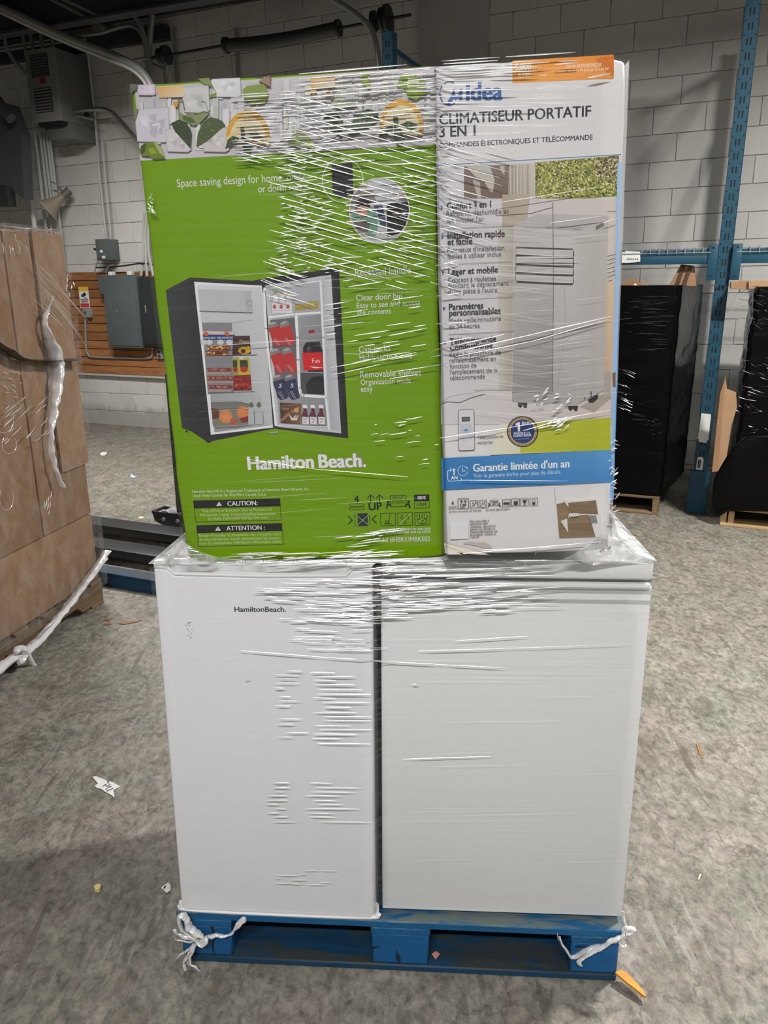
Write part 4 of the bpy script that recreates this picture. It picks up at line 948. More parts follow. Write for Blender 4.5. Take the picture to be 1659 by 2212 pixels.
m = MB(); q = [FZ.L(*p) for p in [(806, 1232), (824, 1226), (824, 1340), (812, 1336), (806, 1322)]]
m.prism(q, 0.012, 0.05); obj('side_hinge', m, plain('hinge_grey', (0.17, 0.17, 0.175), 0.4), fz, bevel=0.003)

# ------------------------------------------------------------------ printed boxes
def srgb(c): return tuple(((x / 255) / 12.92 if x / 255 <= 0.04045 else ((x / 255 + 0.055) / 1.055) ** 2.4) for x in c)
def inkc(c): return tuple(min(0.86, x / ILL) for x in srgb(c)) + (1.0,)
class Ink:
    """flat print on a face: coloured outlines laid on the card"""
    def __init__(s, fr_, Z=None): s.fr = fr_; s.v = []; s.f = []; s.c = []; s.lay = 1; s.Z = Z or (lambda x, y: (x, y))
    def uv(s, p): return s.fr.L(*s.Z(*p))
    def lift(s): s.lay += 1
    def raw(s, V, Fc, cols):
        n = len(s.v); y = -0.0002 - 0.000012 * s.lay
        s.v += [(a, y, b) for a, b in V]
        for f in Fc: s.f.append(tuple(n + i for i in f)); s.c.append([cols[i] for i in f] if isinstance(cols, list) else [cols] * len(f))
    def poly(s, pts, col, lift=True):
        V = [s.uv(p) for p in pts]
        if isinstance(col, list): cc = [inkc(c) for c in col]
        else: cc = inkc(col)
        s.raw(V, [tuple(range(len(V)))], cc)
        if lift: s.lift()
    def grad(s, q, cols, nu=1, nv=1):
        """four-corner field TL,TR,BR,BL"""
        V = []; C = []; 
        for j in range(nv + 1):
            for i in range(nu + 1):
                u, v = i / nu, j / nv
                V.append(s.uv(tuple((1 - u) * (1 - v) * q[0][k] + u * (1 - v) * q[1][k] + u * v * q[2][k] + (1 - u) * v * q[3][k] for k in (0, 1))))
                C.append(inkc(tuple((1 - u) * (1 - v) * cols[0][k] + u * (1 - v) * cols[1][k] + u * v * cols[2][k] + (1 - u) * v * cols[3][k] for k in (0, 1, 2))))
        Fc = [(j * (nu + 1) + i, j * (nu + 1) + i + 1, (j + 1) * (nu + 1) + i + 1, (j + 1) * (nu + 1) + i) for j in range(nv) for i in range(nu)]
        s.raw(V, Fc, C); s.lift()
    def ell(s, cx, cy, rx, ry, col, rot=0.0, n=24, a0=0.0, a1=2 * math.pi, col2=None):
        P = []
        for i in range(n if a1 - a0 > 6.28 else n + 1):
            a = a0 + (a1 - a0) * i / n; x, y = rx * math.cos(a), ry * math.sin(a)
            P.append((cx + x * math.cos(rot) - y * math.sin(rot), cy + x * math.sin(rot) + y * math.cos(rot)))
        if col2 is None: s.poly(P, col)
        else:
            V = [s.uv((cx, cy))] + [s.uv(p) for p in P]; k = len(P)
            s.raw(V, [(0, i + 1, (i + 1) % k + 1) for i in range(k if a1 - a0 > 6.28 else k - 1)], [inkc(col2)] + [inkc(col)] * k); s.lift()
    def line(s, pts, w_, col, close=False):
        P = [s.uv(p) for p in pts]; x0 = s.uv((0, 0)); x1 = s.uv((1, 0)); k = w_ / 2 * math.hypot(x1[0] - x0[0], x1[1] - x0[1])
        n = len(P); cc = inkc(col)
        for i in range(n if close else n - 1):
            a, b = P[i], P[(i + 1) % n]; dx, dy = b[0] - a[0], b[1] - a[1]; l = math.hypot(dx, dy) or 1; ex, ey = dx / l * k * 0.6, dy / l * k * 0.6; nx, ny = -dy / l * k, dx / l * k
            s.raw([(a[0] - ex + nx, a[1] - ey + ny), (a[0] - ex - nx, a[1] - ey - ny), (b[0] + ex - nx, b[1] + ey - ny), (b[0] + ex + nx, b[1] + ey + ny)], [(0, 1, 2, 3)], cc)
        s.lift()
    def ring(s, cx, cy, rx, ry, w_, col, n=30, a0=0.0, a1=2 * math.pi):
        s.line([(cx + rx * math.cos(a0 + (a1 - a0) * i / n), cy + ry * math.sin(a0 + (a1 - a0) * i / n)) for i in range(n + (0 if a1 - a0 > 6.28 else 1))], w_, col, close=a1 - a0 > 6.28)
    def text(s, t, p0, p1, col, bold=0.0, hk=1.0):
        V, Fc, w_ = text_mesh(t, 0.0); a = s.uv(p0); b = s.uv(p1); L2 = math.hypot(b[0] - a[0], b[1] - a[1]); k = L2 / (w_ + 1.6 * bold); an = math.atan2(b[1] - a[1], b[0] - a[0])
        hk *= 1.13 if t != t.upper() else 1.04
        if bold >= 0.015: offs = [(0, 0), (0.8, 0.15), (1.6, 0), (0.8, -0.35)] if bold < 0.04 else [(0, 0.3), (0, -0.3), (0.8, 0), (1.6, 0.3), (1.6, -0.3)]
        else: offs = [(0, 0)]
        for i_, (ox, oy) in enumerate(offs):
            s.raw([(a[0] + k * ((x + ox * bold) * math.cos(an) - (y + oy * bold) * hk * math.sin(an)), a[1] + k * ((x + ox * bold) * math.sin(an) + (y + oy * bold) * hk * math.cos(an))) for x, y in V], Fc, inkc(col)); s.lay += 0.4
        s.lay -= 0.4 * len(offs)
    def build(s, name, parent):
        me = bpy.data.meshes.new(name); me.from_pydata(s.v, [], s.f); 
        at = me.color_attributes.new('ink', 'FLOAT_COLOR', 'CORNER'); flat = []
        # drop faces that from_pydata kept in order: corners follow s.f
        for c in s.c:
            for q in c: flat.extend(q)
        at.data.foreach_set('color', flat)
        # make every face look towards the viewer
        bm = bmesh.new(); bm.from_mesh(me)
        fl_ = [f for f in bm.faces if f.normal.y > 0]
        for f in fl_: f.normal_flip()
        bm.to_mesh(me); bm.free()
        me.materials.append(M_INK); o = bpy.data.objects.new(name, me); COL.objects.link(o); o.parent = parent; return o
def zoomer(ox, oy, k): return lambda x, y: (ox + x / k, oy + y / k)

# green box
FG = Frame((-0.400, 1.466, 0.985), -0.0734, 0.0335, 0.002)
gw, gh = 0.5191, 0.8673
gb = thing('fridge_carton', 'tall green carton with open fridge picture, stacked upper left', 'carton', FG.M)
def crate_body(w_, h_, d_, mat, parent, seed, dents, taper=0.0):
    """card box: gridded faces with soft rounded, slightly crushed edges"""
    m = MB(); m.box(0, 0, 0, w_, d_, h_); me = bpy.data.meshes.new('body'); me.from_pydata([tuple(v) for v in m.v], [], m.f)
    bm = bmesh.new(); bm.from_mesh(me); bmesh.ops.recalc_face_normals(bm, faces=bm.faces)
    bmesh.ops.bevel(bm, geom=list(bm.edges), offset=0.006, segments=3, profile=0.5, affect='EDGES')
    long_ = [e for e in bm.edges if e.calc_length() > 0.2]; bmesh.ops.subdivide_edges(bm, edges=long_, cuts=24, use_grid_fill=True)
    for v in bm.verts:
        on_front = v.co.y < 0.0005 and 0.02 < v.co.x < w_ - 0.02
        if not on_front:
            n_ = noise.noise(v.co * 9 + Vector((seed, 0, 0))) * 0.0035
            v.co += Vector((n_ if v.co.x > w_ / 2 else -n_, 0, n_ * 0.8))
        for (cx, cz, r, amt) in dents:
            d = math.hypot(v.co.x - cx, v.co.z - cz)
            if d < r and v.co.y < 0.06: v.co.y += amt * (1 - d / r) ** 2; v.co.z -= (amt * 0.6 * (1 - d / r)) if cz > h_ / 2 else -amt * 0.3 * (1 - d / r)
    bm.to_mesh(me); bm.free(); me.materials.append(mat); me.shade_smooth(); me.set_sharp_from_angle(angle=math.radians(50))
    o = bpy.data.objects.new('body', me); COL.objects.link(o); o.parent = parent; return o
crate_body(gw, gh, 0.50, M_GREEN, gb, 1.0, [(gw * 0.45, gh, 0.02, 0.004), (0, 0, 0.05, 0.010), (gw, 0.0, 0.04, 0.008)])
WH = (208, 206, 212)
# -- fruit band
k = Ink(FG)
k.grad([(291, 190), (938, 144), (946, 312), (303, 347)], [(172, 168, 174), (188, 185, 188), (176, 173, 178), (186, 182, 188)], 6, 2)
rg = random.Random(8)
for i in range(260):  # pale streaks: motion blur and film reflections put into the print colour
    x = rg.uniform(296, 925); t_ = (x - 291) / 647; yt = 193 - 46 * t_; y = yt + rg.uniform(0, 100); L2 = rg.uniform(20, 60); v = rg.uniform(166, 202); hue = rg.choice([(0, 0, 6), (0, 0, 0), (0, 3, -10), (3, 1, 3)])
    y1_ = min(y + L2, 343 - 34 * t_); w2 = rg.uniform(3, 16)
    if y1_ > y: k.poly([(x, y), (x + w2, y - 0.06 * w2), (x + w2, y1_), (x, y1_)], (v + hue[0], v + hue[1], v + hue[2]), lift=True)
k.lift()
k.Z = zoomer(270, 120, 4.74)
def cube(x, y, sx, sy, c, al=0):
    q_ = [(x, y), (x + sx, y - sy * 0.08), (x + sx * 1.05, y + sy * 0.9), (x + sx * 0.9, y + sy), (x + sx * 0.05, y + sy * 0.97), (x - sx * 0.04, y + sy * 0.1)]
    k.poly(q_, c); k.line(q_, 7, tuple(v * 0.88 for v in c), close=True)
    for i in range(9):
        u_, v_ = rg.uniform(0.1, 0.7), rg.uniform(0.1, 0.7); f_ = rg.choice([0.9, 0.95, 1.05, 1.08]); k.poly([(x + sx * u_, y + sy * v_), (x + sx * (u_ + 0.25), y + sy * (v_ - 0.05)), (x + sx * (u_ + 0.2), y + sy * (v_ + 0.22)), (x + sx * (u_ + 0.03), y + sy * (v_ + 0.12))], tuple(min(225, v * f_) for v in c))
    k.lift()
for (x, y, sx, sy, c) in ((120, 560, 330, 330, (188, 185, 194)), (600, 330, 260, 260, (186, 186, 184)), (430, 760, 240, 230, (190, 186, 188)), (800, 760, 260, 230, (186, 182, 184)), (140, 310, 170, 100, (188, 180, 192)), (900, 250, 280, 180, (196, 196, 200)), (1350, 560, 260, 330, (194, 192, 200))): cube(x, y, sx, sy, c)
k.grad([(330, 330), (605, 310), (615, 430), (360, 440)], [(200, 150, 80), (205, 175, 120), (205, 190, 165), (196, 160, 120)])
k.poly([(500, 480), (555, 478), (545, 520), (525, 545), (508, 515)], (196, 140, 45))
def leaf(pts, c, vein=(60, 78, 40)):
    k.poly(pts, c); cx = sum(p[0] for p in pts) / len(pts); cy = sum(p[1] for p in pts) / len(pts)
    for i in range(70):
        a, b = rg.choice(pts), rg.choice(pts); t1 = rg.uniform(0.05, 0.85); x = cx + (a[0] - cx) * t1; y = cy + (a[1] - cy) * t1; L2 = rg.uniform(8, 30)
        q = rg.choice([0.6, 0.75, 1.4, 1.8, 2.3]); an = rg.uniform(0, 3.1)
        k.poly([(x, y), (x + L2 * math.cos(an), y + L2 * math.sin(an)), (x + L2 * math.cos(an) * 0.6 + 3, y + L2 * math.sin(an) * 0.6 + 4)], tuple(min(255, v * q) for v in c), lift=i % 3 == 0)
    k.lift()
leaf([(478, 700), (555, 662), (640, 690), (690, 790), (680, 958), (600, 870), (520, 780)], (44, 60, 30))
leaf([(738, 938), (755, 800), (800, 700), (880, 632), (1000, 672), (1035, 720), (960, 780), (850, 880)], (66, 80, 42))
k.poly([(552, 560), (600, 610), (700, 620), (800, 580), (870, 600), (770, 700), (710, 722), (640, 690), (560, 662)], (120, 132, 84)); k.poly([(600, 620), (690, 640), (740, 690), (680, 700), (600, 660)], (70, 88, 46)); k.line([(552, 560), (560, 450), (600, 470), (620, 560)], 10, (90, 96, 66)); k.line([(870, 600), (830, 480), (790, 470)], 7, (140, 142, 128))
k.line([(640, 600), (740, 610), (820, 580), (878, 600)], 9, (72, 76, 60))
k.poly([(60, 300), (140, 300), (145, 340), (100, 370), (70, 400)], (88, 90, 80)); k.poly([(95, 520), (150, 560), (115, 680)], (110, 112, 70))
k.poly([(150, 965), (205, 905), (300, 885), (380, 935), (420, 1055), (290, 1062), (270, 1035), (180, 1030)], (98, 118, 32)); k.poly([(300, 890), (380, 935), (418, 1045), (360, 1000)], (150, 160, 110)); k.poly([(180, 925), (230, 905), (210, 1000), (170, 1020)], (58, 72, 26))
k.poly([(245, 960), (300, 950), (340, 1000), (280, 1020)], (130, 150, 30))
k.poly([(755, 245), (870, 235), (945, 395), (900, 330), (830, 300)], (110, 130, 70)); k.poly([(862, 415), (945, 385), (940, 435), (880, 430)], (116, 138, 40))
# half lemon in the middle of the band
def lemon(cx, cy, rx, ry, a0, a1):
    k.ell(cx, cy, rx, ry, (196, 148, 48), a0=a0, a1=a1, n=20); k.ell(cx, cy + 10, rx * 0.82, ry * 0.82, (206, 190, 140), a0=a0, a1=a1, n=20, col2=(196, 186, 160))
    for i in range(9):
        a = a0 + (a1 - a0) * (i + 0.5) / 9; k.line([(cx + rx * 0.12 * math.cos(a), cy + 10 + ry * 0.12 * math.sin(a)), (cx + rx * 0.78 * math.cos(a), cy + 10 + ry * 0.78 * math.sin(a))], 6, (214, 206, 180)); k.lay -= 1
    k.lift()
lemon(1265, 850, 225, 285, math.pi, 2 * math.pi)
k.poly([(1040, 845), (1160, 770), (1380, 800), (1490, 850), (1480, 930), (1380, 905), (1200, 900), (1050, 870)], (196, 180, 140))
leaf([(1035, 955), (1060, 870), (1110, 828), (1180, 850), (1150, 910), (1080, 940)], (48, 66, 34)); leaf([(1188, 740), (1225, 738), (1250, 860), (1300, 900), (1290, 1005), (1230, 1000), (1205, 900)], (52, 68, 36)); leaf([(1260, 790), (1350, 780), (1420, 850), (1340, 860)], (60, 80, 50))
k.poly([(1215, 360), (1250, 320), (1430, 300), (1480, 380), (1440, 500), (1300, 510), (1230, 460)], (120, 138, 60)); k.poly([(1380, 270), (1440, 225), (1490, 240), (1500, 330), (1440, 300)], (140, 112, 92))
k.Z = zoomer(600, 100, 4.608)
k.grad([(330, 320), (570, 310), (580, 420), (340, 440)], [(206, 160, 84), (206, 180, 130), (206, 200, 180), (196, 160, 110)]); k.ell(360, 465, 35, 28, (200, 160, 90)); k.ell(510, 485, 28, 30, (200, 150, 70))
leaf([(455, 685), (600, 672), (655, 750), (640, 915), (540, 840), (470, 750)], (58, 74, 44)); leaf([(688, 915), (740, 790), (760, 690), (900, 632), (1000, 655), (1010, 730), (880, 830)], (72, 88, 58))
k.poly([(540, 540), (600, 560), (760, 560), (800, 600), (640, 640), (540, 600)], (150, 158, 130)); k.line([(540, 560), (560, 450), (600, 430)], 10, (100, 110, 80)); k.line([(860, 540), (850, 620)], 8, (60, 70, 50))
lemon(1232, 800, 218, 262, math.pi * 0.98, 2.12 * math.pi)
k.poly([(1020, 850), (1100, 800), (1380, 790), (1430, 880), (1380, 900), (1180, 905), (1030, 880)], (190, 182, 150))
leaf([(990, 930), (1050, 830), (1150, 790), (1150, 860), (1060, 905)], (58, 76, 50)); leaf([(1150, 712), (1200, 712), (1205, 800), (1255, 870), (1245, 980), (1185, 978), (1160, 880)], (56, 74, 48)); leaf([(1215, 790), (1300, 752), (1425, 800), (1330, 845)], (54, 72, 46))
k.poly([(1178, 420), (1220, 315), (1380, 300), (1470, 350), (1478, 480), (1380, 545), (1300, 520), (1270, 430)], (112, 138, 34)); k.poly([(1300, 330), (1400, 320), (1420, 410), (1290, 420)], (190, 196, 160)); k.poly([(1380, 440), (1460, 420), (1440, 520), (1340, 500)], (130, 152, 20))
k.poly([(110, 930), (180, 868), (290, 880), (370, 970), (372, 1030), (240, 1010), (130, 1000)], (126, 142, 96)); k.poly([(290, 890), (370, 975), (372, 1028), (300, 1010)], (140, 152, 60))
k.poly([(840, 300), (890, 290), (930, 400), (920, 430), (850, 400)], (126, 146, 50))
k.build('fruit_print', gb)
# -- open fridge picture
k = Ink(FG); k.lay = 1; k.Z = zoomer(340, 560, 5.184)
k.poly([(95, 345), (365, 205), (1070, 243), (1180, 215), (1225, 215), (1320, 1880), (1310, 1895), (600, 2040), (548, 2040), (385, 1930), (275, 1890)], (44, 44, 47))
k.grad([(100, 345), (362, 210), (550, 2010), (280, 1880)], [(56, 56, 60), (46, 46, 50), (42, 42, 46), (50, 50, 54)], 2, 4)
k.poly([(412, 253), (1172, 295), (1310, 1882), (600, 1966)], (210, 211, 216))
k.grad([(445, 285), (1160, 318), (1292, 1858), (640, 1938)], [(196, 197, 202), (186, 188, 192), (158, 160, 164), (132, 134, 138)], 4, 6)
k.grad([(500, 560), (1180, 500), (1292, 1858), (1060, 1860)], [(170, 172, 176), (184, 186, 190), (176, 178, 182), (150, 152, 156)], 2, 4)
k.poly([(455, 335), (970, 350), (990, 588), (476, 575)], (172, 174, 178)); k.poly([(970, 350), (1048, 356), (1072, 600), (990, 588)], (164, 166, 172)); k.ring(1030, 492, 28, 32, 5, (120, 122, 128))
k.line([(476, 582), (1062, 602)], 12, (88, 90, 94)); k.poly([(480, 602), (1060, 622), (1058, 675), (860, 705), (492, 690)], (180, 182, 186)); k.line([(492, 712), (835, 712), (1050, 680)], 5, (140, 142, 146))
k.poly([(500, 708), (835, 714), (860, 1500), (565, 1510)], (120, 122, 128))
k.poly([(505, 805), (865, 812), (872, 902), (512, 906)], (46, 62, 110)); k.poly([(505, 803), (862, 812), (864, 845), (507, 842)], (190, 176, 170))
for x in (545, 780): k.poly([(x - 35, 842), (x - 12, 800), (x + 30, 830), (x + 10, 862)], (186, 92, 44))
k.text('GOOD EGG  THE GOOD EGG', (512, 890), (866, 888), (190, 196, 212), 0.03)
for x in (520, 582, 706, 808): k.ell(x, 930, 38, 30, (176, 178, 178), col2=(196, 196, 198))
for (x0, y0, x1, y1) in ((550, 965, 820, 1020), (536, 1026, 804, 1082)):
    k.poly([(x0, y0), (x1 - 10, y0 - 2), (x1, y1), (x0 + 20, y1)], (112, 62, 34))
    for i in range(12): x = x0 + 20 + i * 20; k.ell(x + rg.uniform(-5, 5), (y0 + y1) / 2 + rg.uniform(-12, 12), 13, 10, rg.choice([(206, 176, 120), (170, 110, 60), (66, 30, 20)]), n=8)
k.poly([(850, 860), (1035, 855), (1048, 1060), (840, 1070)], (60, 38, 30)); k.text('Pinea', (922, 940), (1032, 940), (150, 138, 110), 0.02)
k.ell(975, 1020, 70, 42, (186, 142, 30)); k.ell(962, 1030, 26, 22, (60, 38, 30)); k.ell(1020, 1010, 24, 36, (196, 152, 36))
k.line([(760, 1078), (1110, 1072)], 10, (70, 72, 76))
for (x0, y0, x1, y1) in ((552, 1215, 828, 1262), (560, 1308, 852, 1360), (570, 1405, 842, 1455)):
    k.poly([(x0, y0 + 30), (x1 + 14, y0 + 30), (x1 - 10, y1 + 30), (x0 + 6, y1 + 32)], (148, 132, 132)); k.poly([(x0, y0), (x1, y0), (x1 + 4, y1), (x0 + 4, y1)], (118, 66, 58))
    for i in range(14): k.ell(x0 + 14 + i * (x1 - x0 - 20) / 14, y0 + 22 + rg.uniform(-8, 8), 12, 8, rg.choice([(150, 92, 80), (92, 48, 42), (170, 120, 106)]), n=8)
k.line([(580, 1495), (1090, 1480)], 6, (100, 102, 106))
k.poly([(835, 1105), (905, 1100), (915, 1310), (850, 1320)], (150, 136, 70)); k.poly([(905, 1105), (1030, 1105), (1044, 1310), (912, 1310)], (172, 160, 60)); k.poly([(922, 1128), (1010, 1128), (1018, 1215), (930, 1215)], (44, 58, 44)); k.ell(972, 1232, 42, 34, (168, 40, 30)); k.ell(875, 1232, 26, 34, (150, 40, 34)); k.poly([(922, 1090), (965, 1090), (965, 1118), (922, 1118)], (190, 190, 190)); k.poly([(845, 1130), (895, 1130), (895, 1210), (848, 1210)], (50, 60, 44))
k.poly([(855, 1300), (1045, 1290), (1058, 1465), (850, 1470)], (120, 34, 30))
for i in range(18): k.ell(rg.uniform(870, 1040), rg.uniform(1310, 1450), 20, 16, rg.choice([(160, 44, 34), (96, 24, 24), (176, 70, 52)]), n=8)
k.poly([(600, 1600), (900, 1590), (1040, 1620), (1075, 1700), (1060, 1850), (900, 1880), (650, 1890), (622, 1850)], (112, 112, 108))
k.ell(770, 1760, 74, 76, (190, 118, 72), col2=(206, 134, 84)); k.ell(960, 1712, 72, 74, (186, 112, 66), col2=(202, 130, 80)); k.poly([(690, 1800), (760, 1840), (700, 1850), (640, 1830)], (110, 120, 60)); k.poly([(830, 1780), (910, 1790), (890, 1845), (810, 1850)], (160, 84, 66)); k.poly([(920, 1780), (1028, 1750), (1020, 1820), (950, 1830)], (120, 46, 36)); k.poly([(604, 1660), (690, 1680), (690, 1780), (620, 1790)], (96, 56, 48))
for y in (1605, 1630, 1668): k.line([(600, y + 10), (930, y), (1040, y + 24)], 4, (80, 82, 86))
k.line([(622, 1870), (1060, 1850)], 5, (150, 152, 154))
for (x, w_) in ((1045, 40), (1130, 50)): k.poly([(x - 14, 1520), (x + 14, 1520), (x + w_ * 0.4, 1640), (x + w_, 1720), (x + w_, 1850), (x - w_ * 0.6, 1850), (x - w_ * 0.6, 1700), (x - 14, 1620)], (164, 168, 170)); k.ell(x + 8, 1630, 24, 30, (86, 104, 76))
k.line([(1085, 1700), (1090, 1850)], 5, (120, 124, 128)); k.line([(1180, 1700), (1195, 1850)], 5, (120, 124, 128))
k.poly([(320, 1915), (340, 1915), (340, 1935), (322, 1935)], (16, 16, 18)); k.poly([(548, 2030), (604, 2030), (600, 2048), (552, 2048)], (26, 26, 30)); k.poly([(1240, 1935), (1355, 1925), (1350, 1945), (1280, 1948)], (150, 152, 156))
# door
k.Z = zoomer(560, 560, 4.1475)
k.poly([(22, 185), (60, 172), (700, 80), (715, 90), (797, 1600), (140, 1512), (125, 1500)], (36, 36, 39)); k.poly([(672, 82), (715, 90), (797, 1600), (760, 1588)], (28, 28, 32))
k.poly([(55, 235), (645, 135), (735, 1558), (165, 1500), (150, 1480)], (176, 178, 184))
k.grad([(95, 262), (540, 200), (610, 1500), (180, 1470)], [(170, 172, 178), (158, 160, 166), (120, 122, 128), (138, 140, 146)], 3, 6)
k.grad([(560, 170), (640, 150), (725, 1540), (640, 1520)], [(168, 170, 176), (186, 188, 192), (170, 172, 178), (156, 158, 164)], 1, 4)
k.line([(52, 262), (45, 290), (62, 620), (150, 1485)], 22, (212, 214, 218)); k.line([(100, 262), (540, 195)], 9, (210, 212, 216))
for x in (145, 205, 265):
    k.poly([(x - 12, 300), (x + 14, 298), (x + 16, 345), (x + 30, 390), (x + 30, 480), (x - 24, 485), (x - 28, 400), (x - 12, 350)], (200, 200, 204)); k.poly([(x - 14, 292), (x + 14, 290), (x + 14, 318), (x - 13, 320)], (150, 146, 90)); k.ell(x - 6, 425, 16, 20, (170, 84, 60), n=10); k.line([(x - 12, 460), (x + 18, 456)], 4, (150, 150, 160))
for (x0, y0, x1, y1) in ((322, 402, 424, 460), (428, 380, 532, 448)): k.poly([(x0, y0), (x1, y0 - 8), (x1, y1 - 8), (x0, y1)], (150, 134, 66)); k.line([(x0 + 8, y0 + 18), (x1 - 6, y0 + 8)], 7, (176, 164, 100))
k.line([(90, 520), (320, 492), (545, 478)], 18, (214, 216, 220))
def can(x, y, body, top, tilt=0.30):
    c_, s_ = math.cos(-tilt), math.sin(-tilt)
    R = lambda a, b: (x + a * c_ - b * s_, y + a * s_ + b * c_)
    k.poly([R(-46, -70), R(46, -70), R(52, -40), R(46, 95), R(30, 118), R(-30, 118), R(-46, 95), R(-52, -40)], body); k.poly([R(-44, -60), R(44, -60), R(38, -98), R(-36, -98)], top); k.ell(*R(0, -96), 32, 12, (150, 150, 150), rot=-tilt, n=14)
    k.line([R(-30, 40), R(-10, 110)], 6, (150, 140, 140)); k.line([R(-14, 40), R(4, 112)], 4, (170, 160, 160))
k.poly([(100, 545), (330, 520), (350, 1230), (160, 1240)], (92, 94, 100))
for (x, y, c) in ((150, 640, 0), (250, 635, 0), (168, 880, 0), (272, 875, 0)): can(x, y + 25, (172, 46, 48), (120, 116, 116))
for (x, y) in ((190, 1130), (295, 1128)): can(x, y + 10, (44, 46, 78), (112, 104, 108)); k.line([(x + 10, y + 5), (x - 6, y - 8), (x + 10, y - 14)], 7, (196, 196, 206)); k.line([(x + 10, y + 5), (x + 2, y + 18), (x - 14, y + 14)], 7, (196, 196, 206))
k.grad([(350, 520), (560, 495), (600, 1215), (385, 1215)], [(140, 142, 148), (126, 128, 134), (104, 106, 110), (112, 114, 118)], 2, 3)
k.poly([(445, 635), (495, 630), (498, 658), (448, 664)], (140, 24, 30)); k.line([(400, 690), (560, 672)], 4, (150, 152, 156))
k.poly([(395, 790), (420, 745), (545, 735), (560, 800), (585, 830), (590, 1210), (430, 1205), (415, 1130), (440, 1000), (395, 860)], (34, 32, 34)); k.poly([(425, 800), (450, 770), (470, 800), (440, 840)], (70, 68, 70))
k.poly([(386, 838), (560, 832), (578, 988), (400, 995)], (190, 28, 34)); k.text('Fun', (478, 928), (545, 926), (214, 200, 200), 0.01); k.poly([(455, 960), (575, 968), (500, 976)], (210, 206, 206))
k.poly([(345, 1010), (590, 1015), (600, 1200), (380, 1205)], (70, 70, 74)); k.poly([(420, 1120), (480, 1050), (580, 1040), (590, 1205), (430, 1200)], (30, 30, 33))
k.line([(332, 505), (345, 700), (350, 900), (362, 1150), (374, 1205), (400, 1220), (600, 1232)], 26, (214, 216, 220)); k.line([(552, 205), (575, 700), (598, 1240), (628, 1520)], 20, (206, 208, 212)); k.line([(345, 1010), (590, 1014)], 6, (160, 162, 168))
k.grad([(186, 1282), (382, 1292), (370, 1476), (196, 1464)], [(70, 50, 38), (110, 76, 56), (120, 84, 58), (60, 42, 32)]); k.line([(205, 1440), (280, 1370), (360, 1330)], 26, (140, 104, 72)); k.poly([(268, 1385), (300, 1420), (330, 1395), (350, 1420), (360, 1390), (340, 1440), (290, 1440)], (200, 194, 188)); k.ell(335, 1350, 22, 22, (186, 140, 100), n=12); k.text('Choco', (198, 1345), (270, 1345), (170, 150, 130))
for x in (412, 482, 556):
    k.poly([(x - 12, 1330), (x + 12, 1330), (x + 18, 1370), (x + 32, 1410), (x + 34, 1485), (x - 26, 1482), (x - 34, 1400), (x - 16, 1366)], (92, 44, 52)); k.poly([(x - 20, 1302), (x + 20, 1304), (x + 20, 1334), (x - 20, 1332)], (206, 206, 208)); k.poly([(x - 26, 1408), (x + 34, 1412), (x + 36, 1480), (x - 22, 1478)], (196, 196, 198)); k.line([(x - 14, 1428), (x + 20, 1430)], 6, (60, 60, 64)); k.line([(x - 10, 1462), (x + 10, 1448)], 5, (80, 80, 84))
k.line([(165, 1490), (640, 1500)], 8, (206, 208, 212))
k.build('open_fridge_print', gb)
# -- lettering and round pictures
k = Ink(FG); k.Z = zoomer(300, 320, 4.1475)
k.text('Space saving design for home, office', (345, 350), (1500, 285), WH, 0.004, 1.06); k.text('or dorm room.', (1070, 398), (1525, 372), WH, 0.004, 1.06)
k.lift(); k.Z = zoomer(640, 320, 5.184)
k.ring(520, 360, 228, 248, 9, (214, 222, 205)); k.poly([(393, 182), (630, 168), (640, 540), (470, 562), (408, 492)], (24, 24, 30))
k.lift(); k.ell(932, 700, 338, 366, (176, 178, 180), n=40)
ins = lambda pts: [((x, y) if ((x - 932) / 334) ** 2 + ((y - 700) / 362) ** 2 < 1 else (932 + (x - 932) / math.sqrt(((x - 932) / 334) ** 2 + ((y - 700) / 362) ** 2), 700 + (y - 700) / math.sqrt(((x - 932) / 334) ** 2 + ((y - 700) / 362) ** 2))) for x, y in pts]
k.poly(ins([(640, 520), (700, 470), (860, 470), (900, 620), (600, 640)]), (120, 118, 114)); k.poly(ins([(1150, 500), (1240, 540), (1262, 620), (1150, 620)]), (110, 106, 96))
k.poly(ins([(760, 380), (800, 370), (790, 500), (760, 500)]), (160, 156, 120))
k.poly(ins([(596, 640), (680, 640), (700, 820), (880, 880), (900, 1040), (760, 1030), (640, 900), (602, 780)]), (150, 146, 142)); k.poly(ins([(640, 830), (800, 800), (900, 880), (860, 960), (700, 930)]), (90, 84, 76))
k.poly(ins([(612, 780), (640, 710), (760, 680), (890, 690), (915, 800), (905, 985), (790, 985), (830, 850), (700, 800), (640, 830)]), (94, 136, 118)); k.poly(ins([(860, 640), (965, 640), (1005, 820), (1010, 900), (940, 860), (900, 700)]), (48, 62, 92))
k.ell(738, 712, 62, 66, (178, 132, 108), n=20); k.poly([(662, 690), (668, 600), (720, 556), (790, 560), (832, 610), (828, 670), (770, 650), (720, 640), (690, 670)], (34, 26, 26)); k.ell(735, 740, 34, 14, (206, 190, 180), n=12)
k.poly(ins([(1010, 632), (1110, 600), (1250, 604), (1262, 700), (1225, 860), (1150, 960), (1020, 990)]), (22, 22, 24)); k.poly(ins([(900, 960), (1020, 900), (1020, 1000), (930, 1060), (850, 1045)]), (170, 172, 174))
k.lift(); k.ring(932, 700, 336, 364, 8, (214, 214, 214), n=40)
k.Z = zoomer(560, 560, 4.1475)
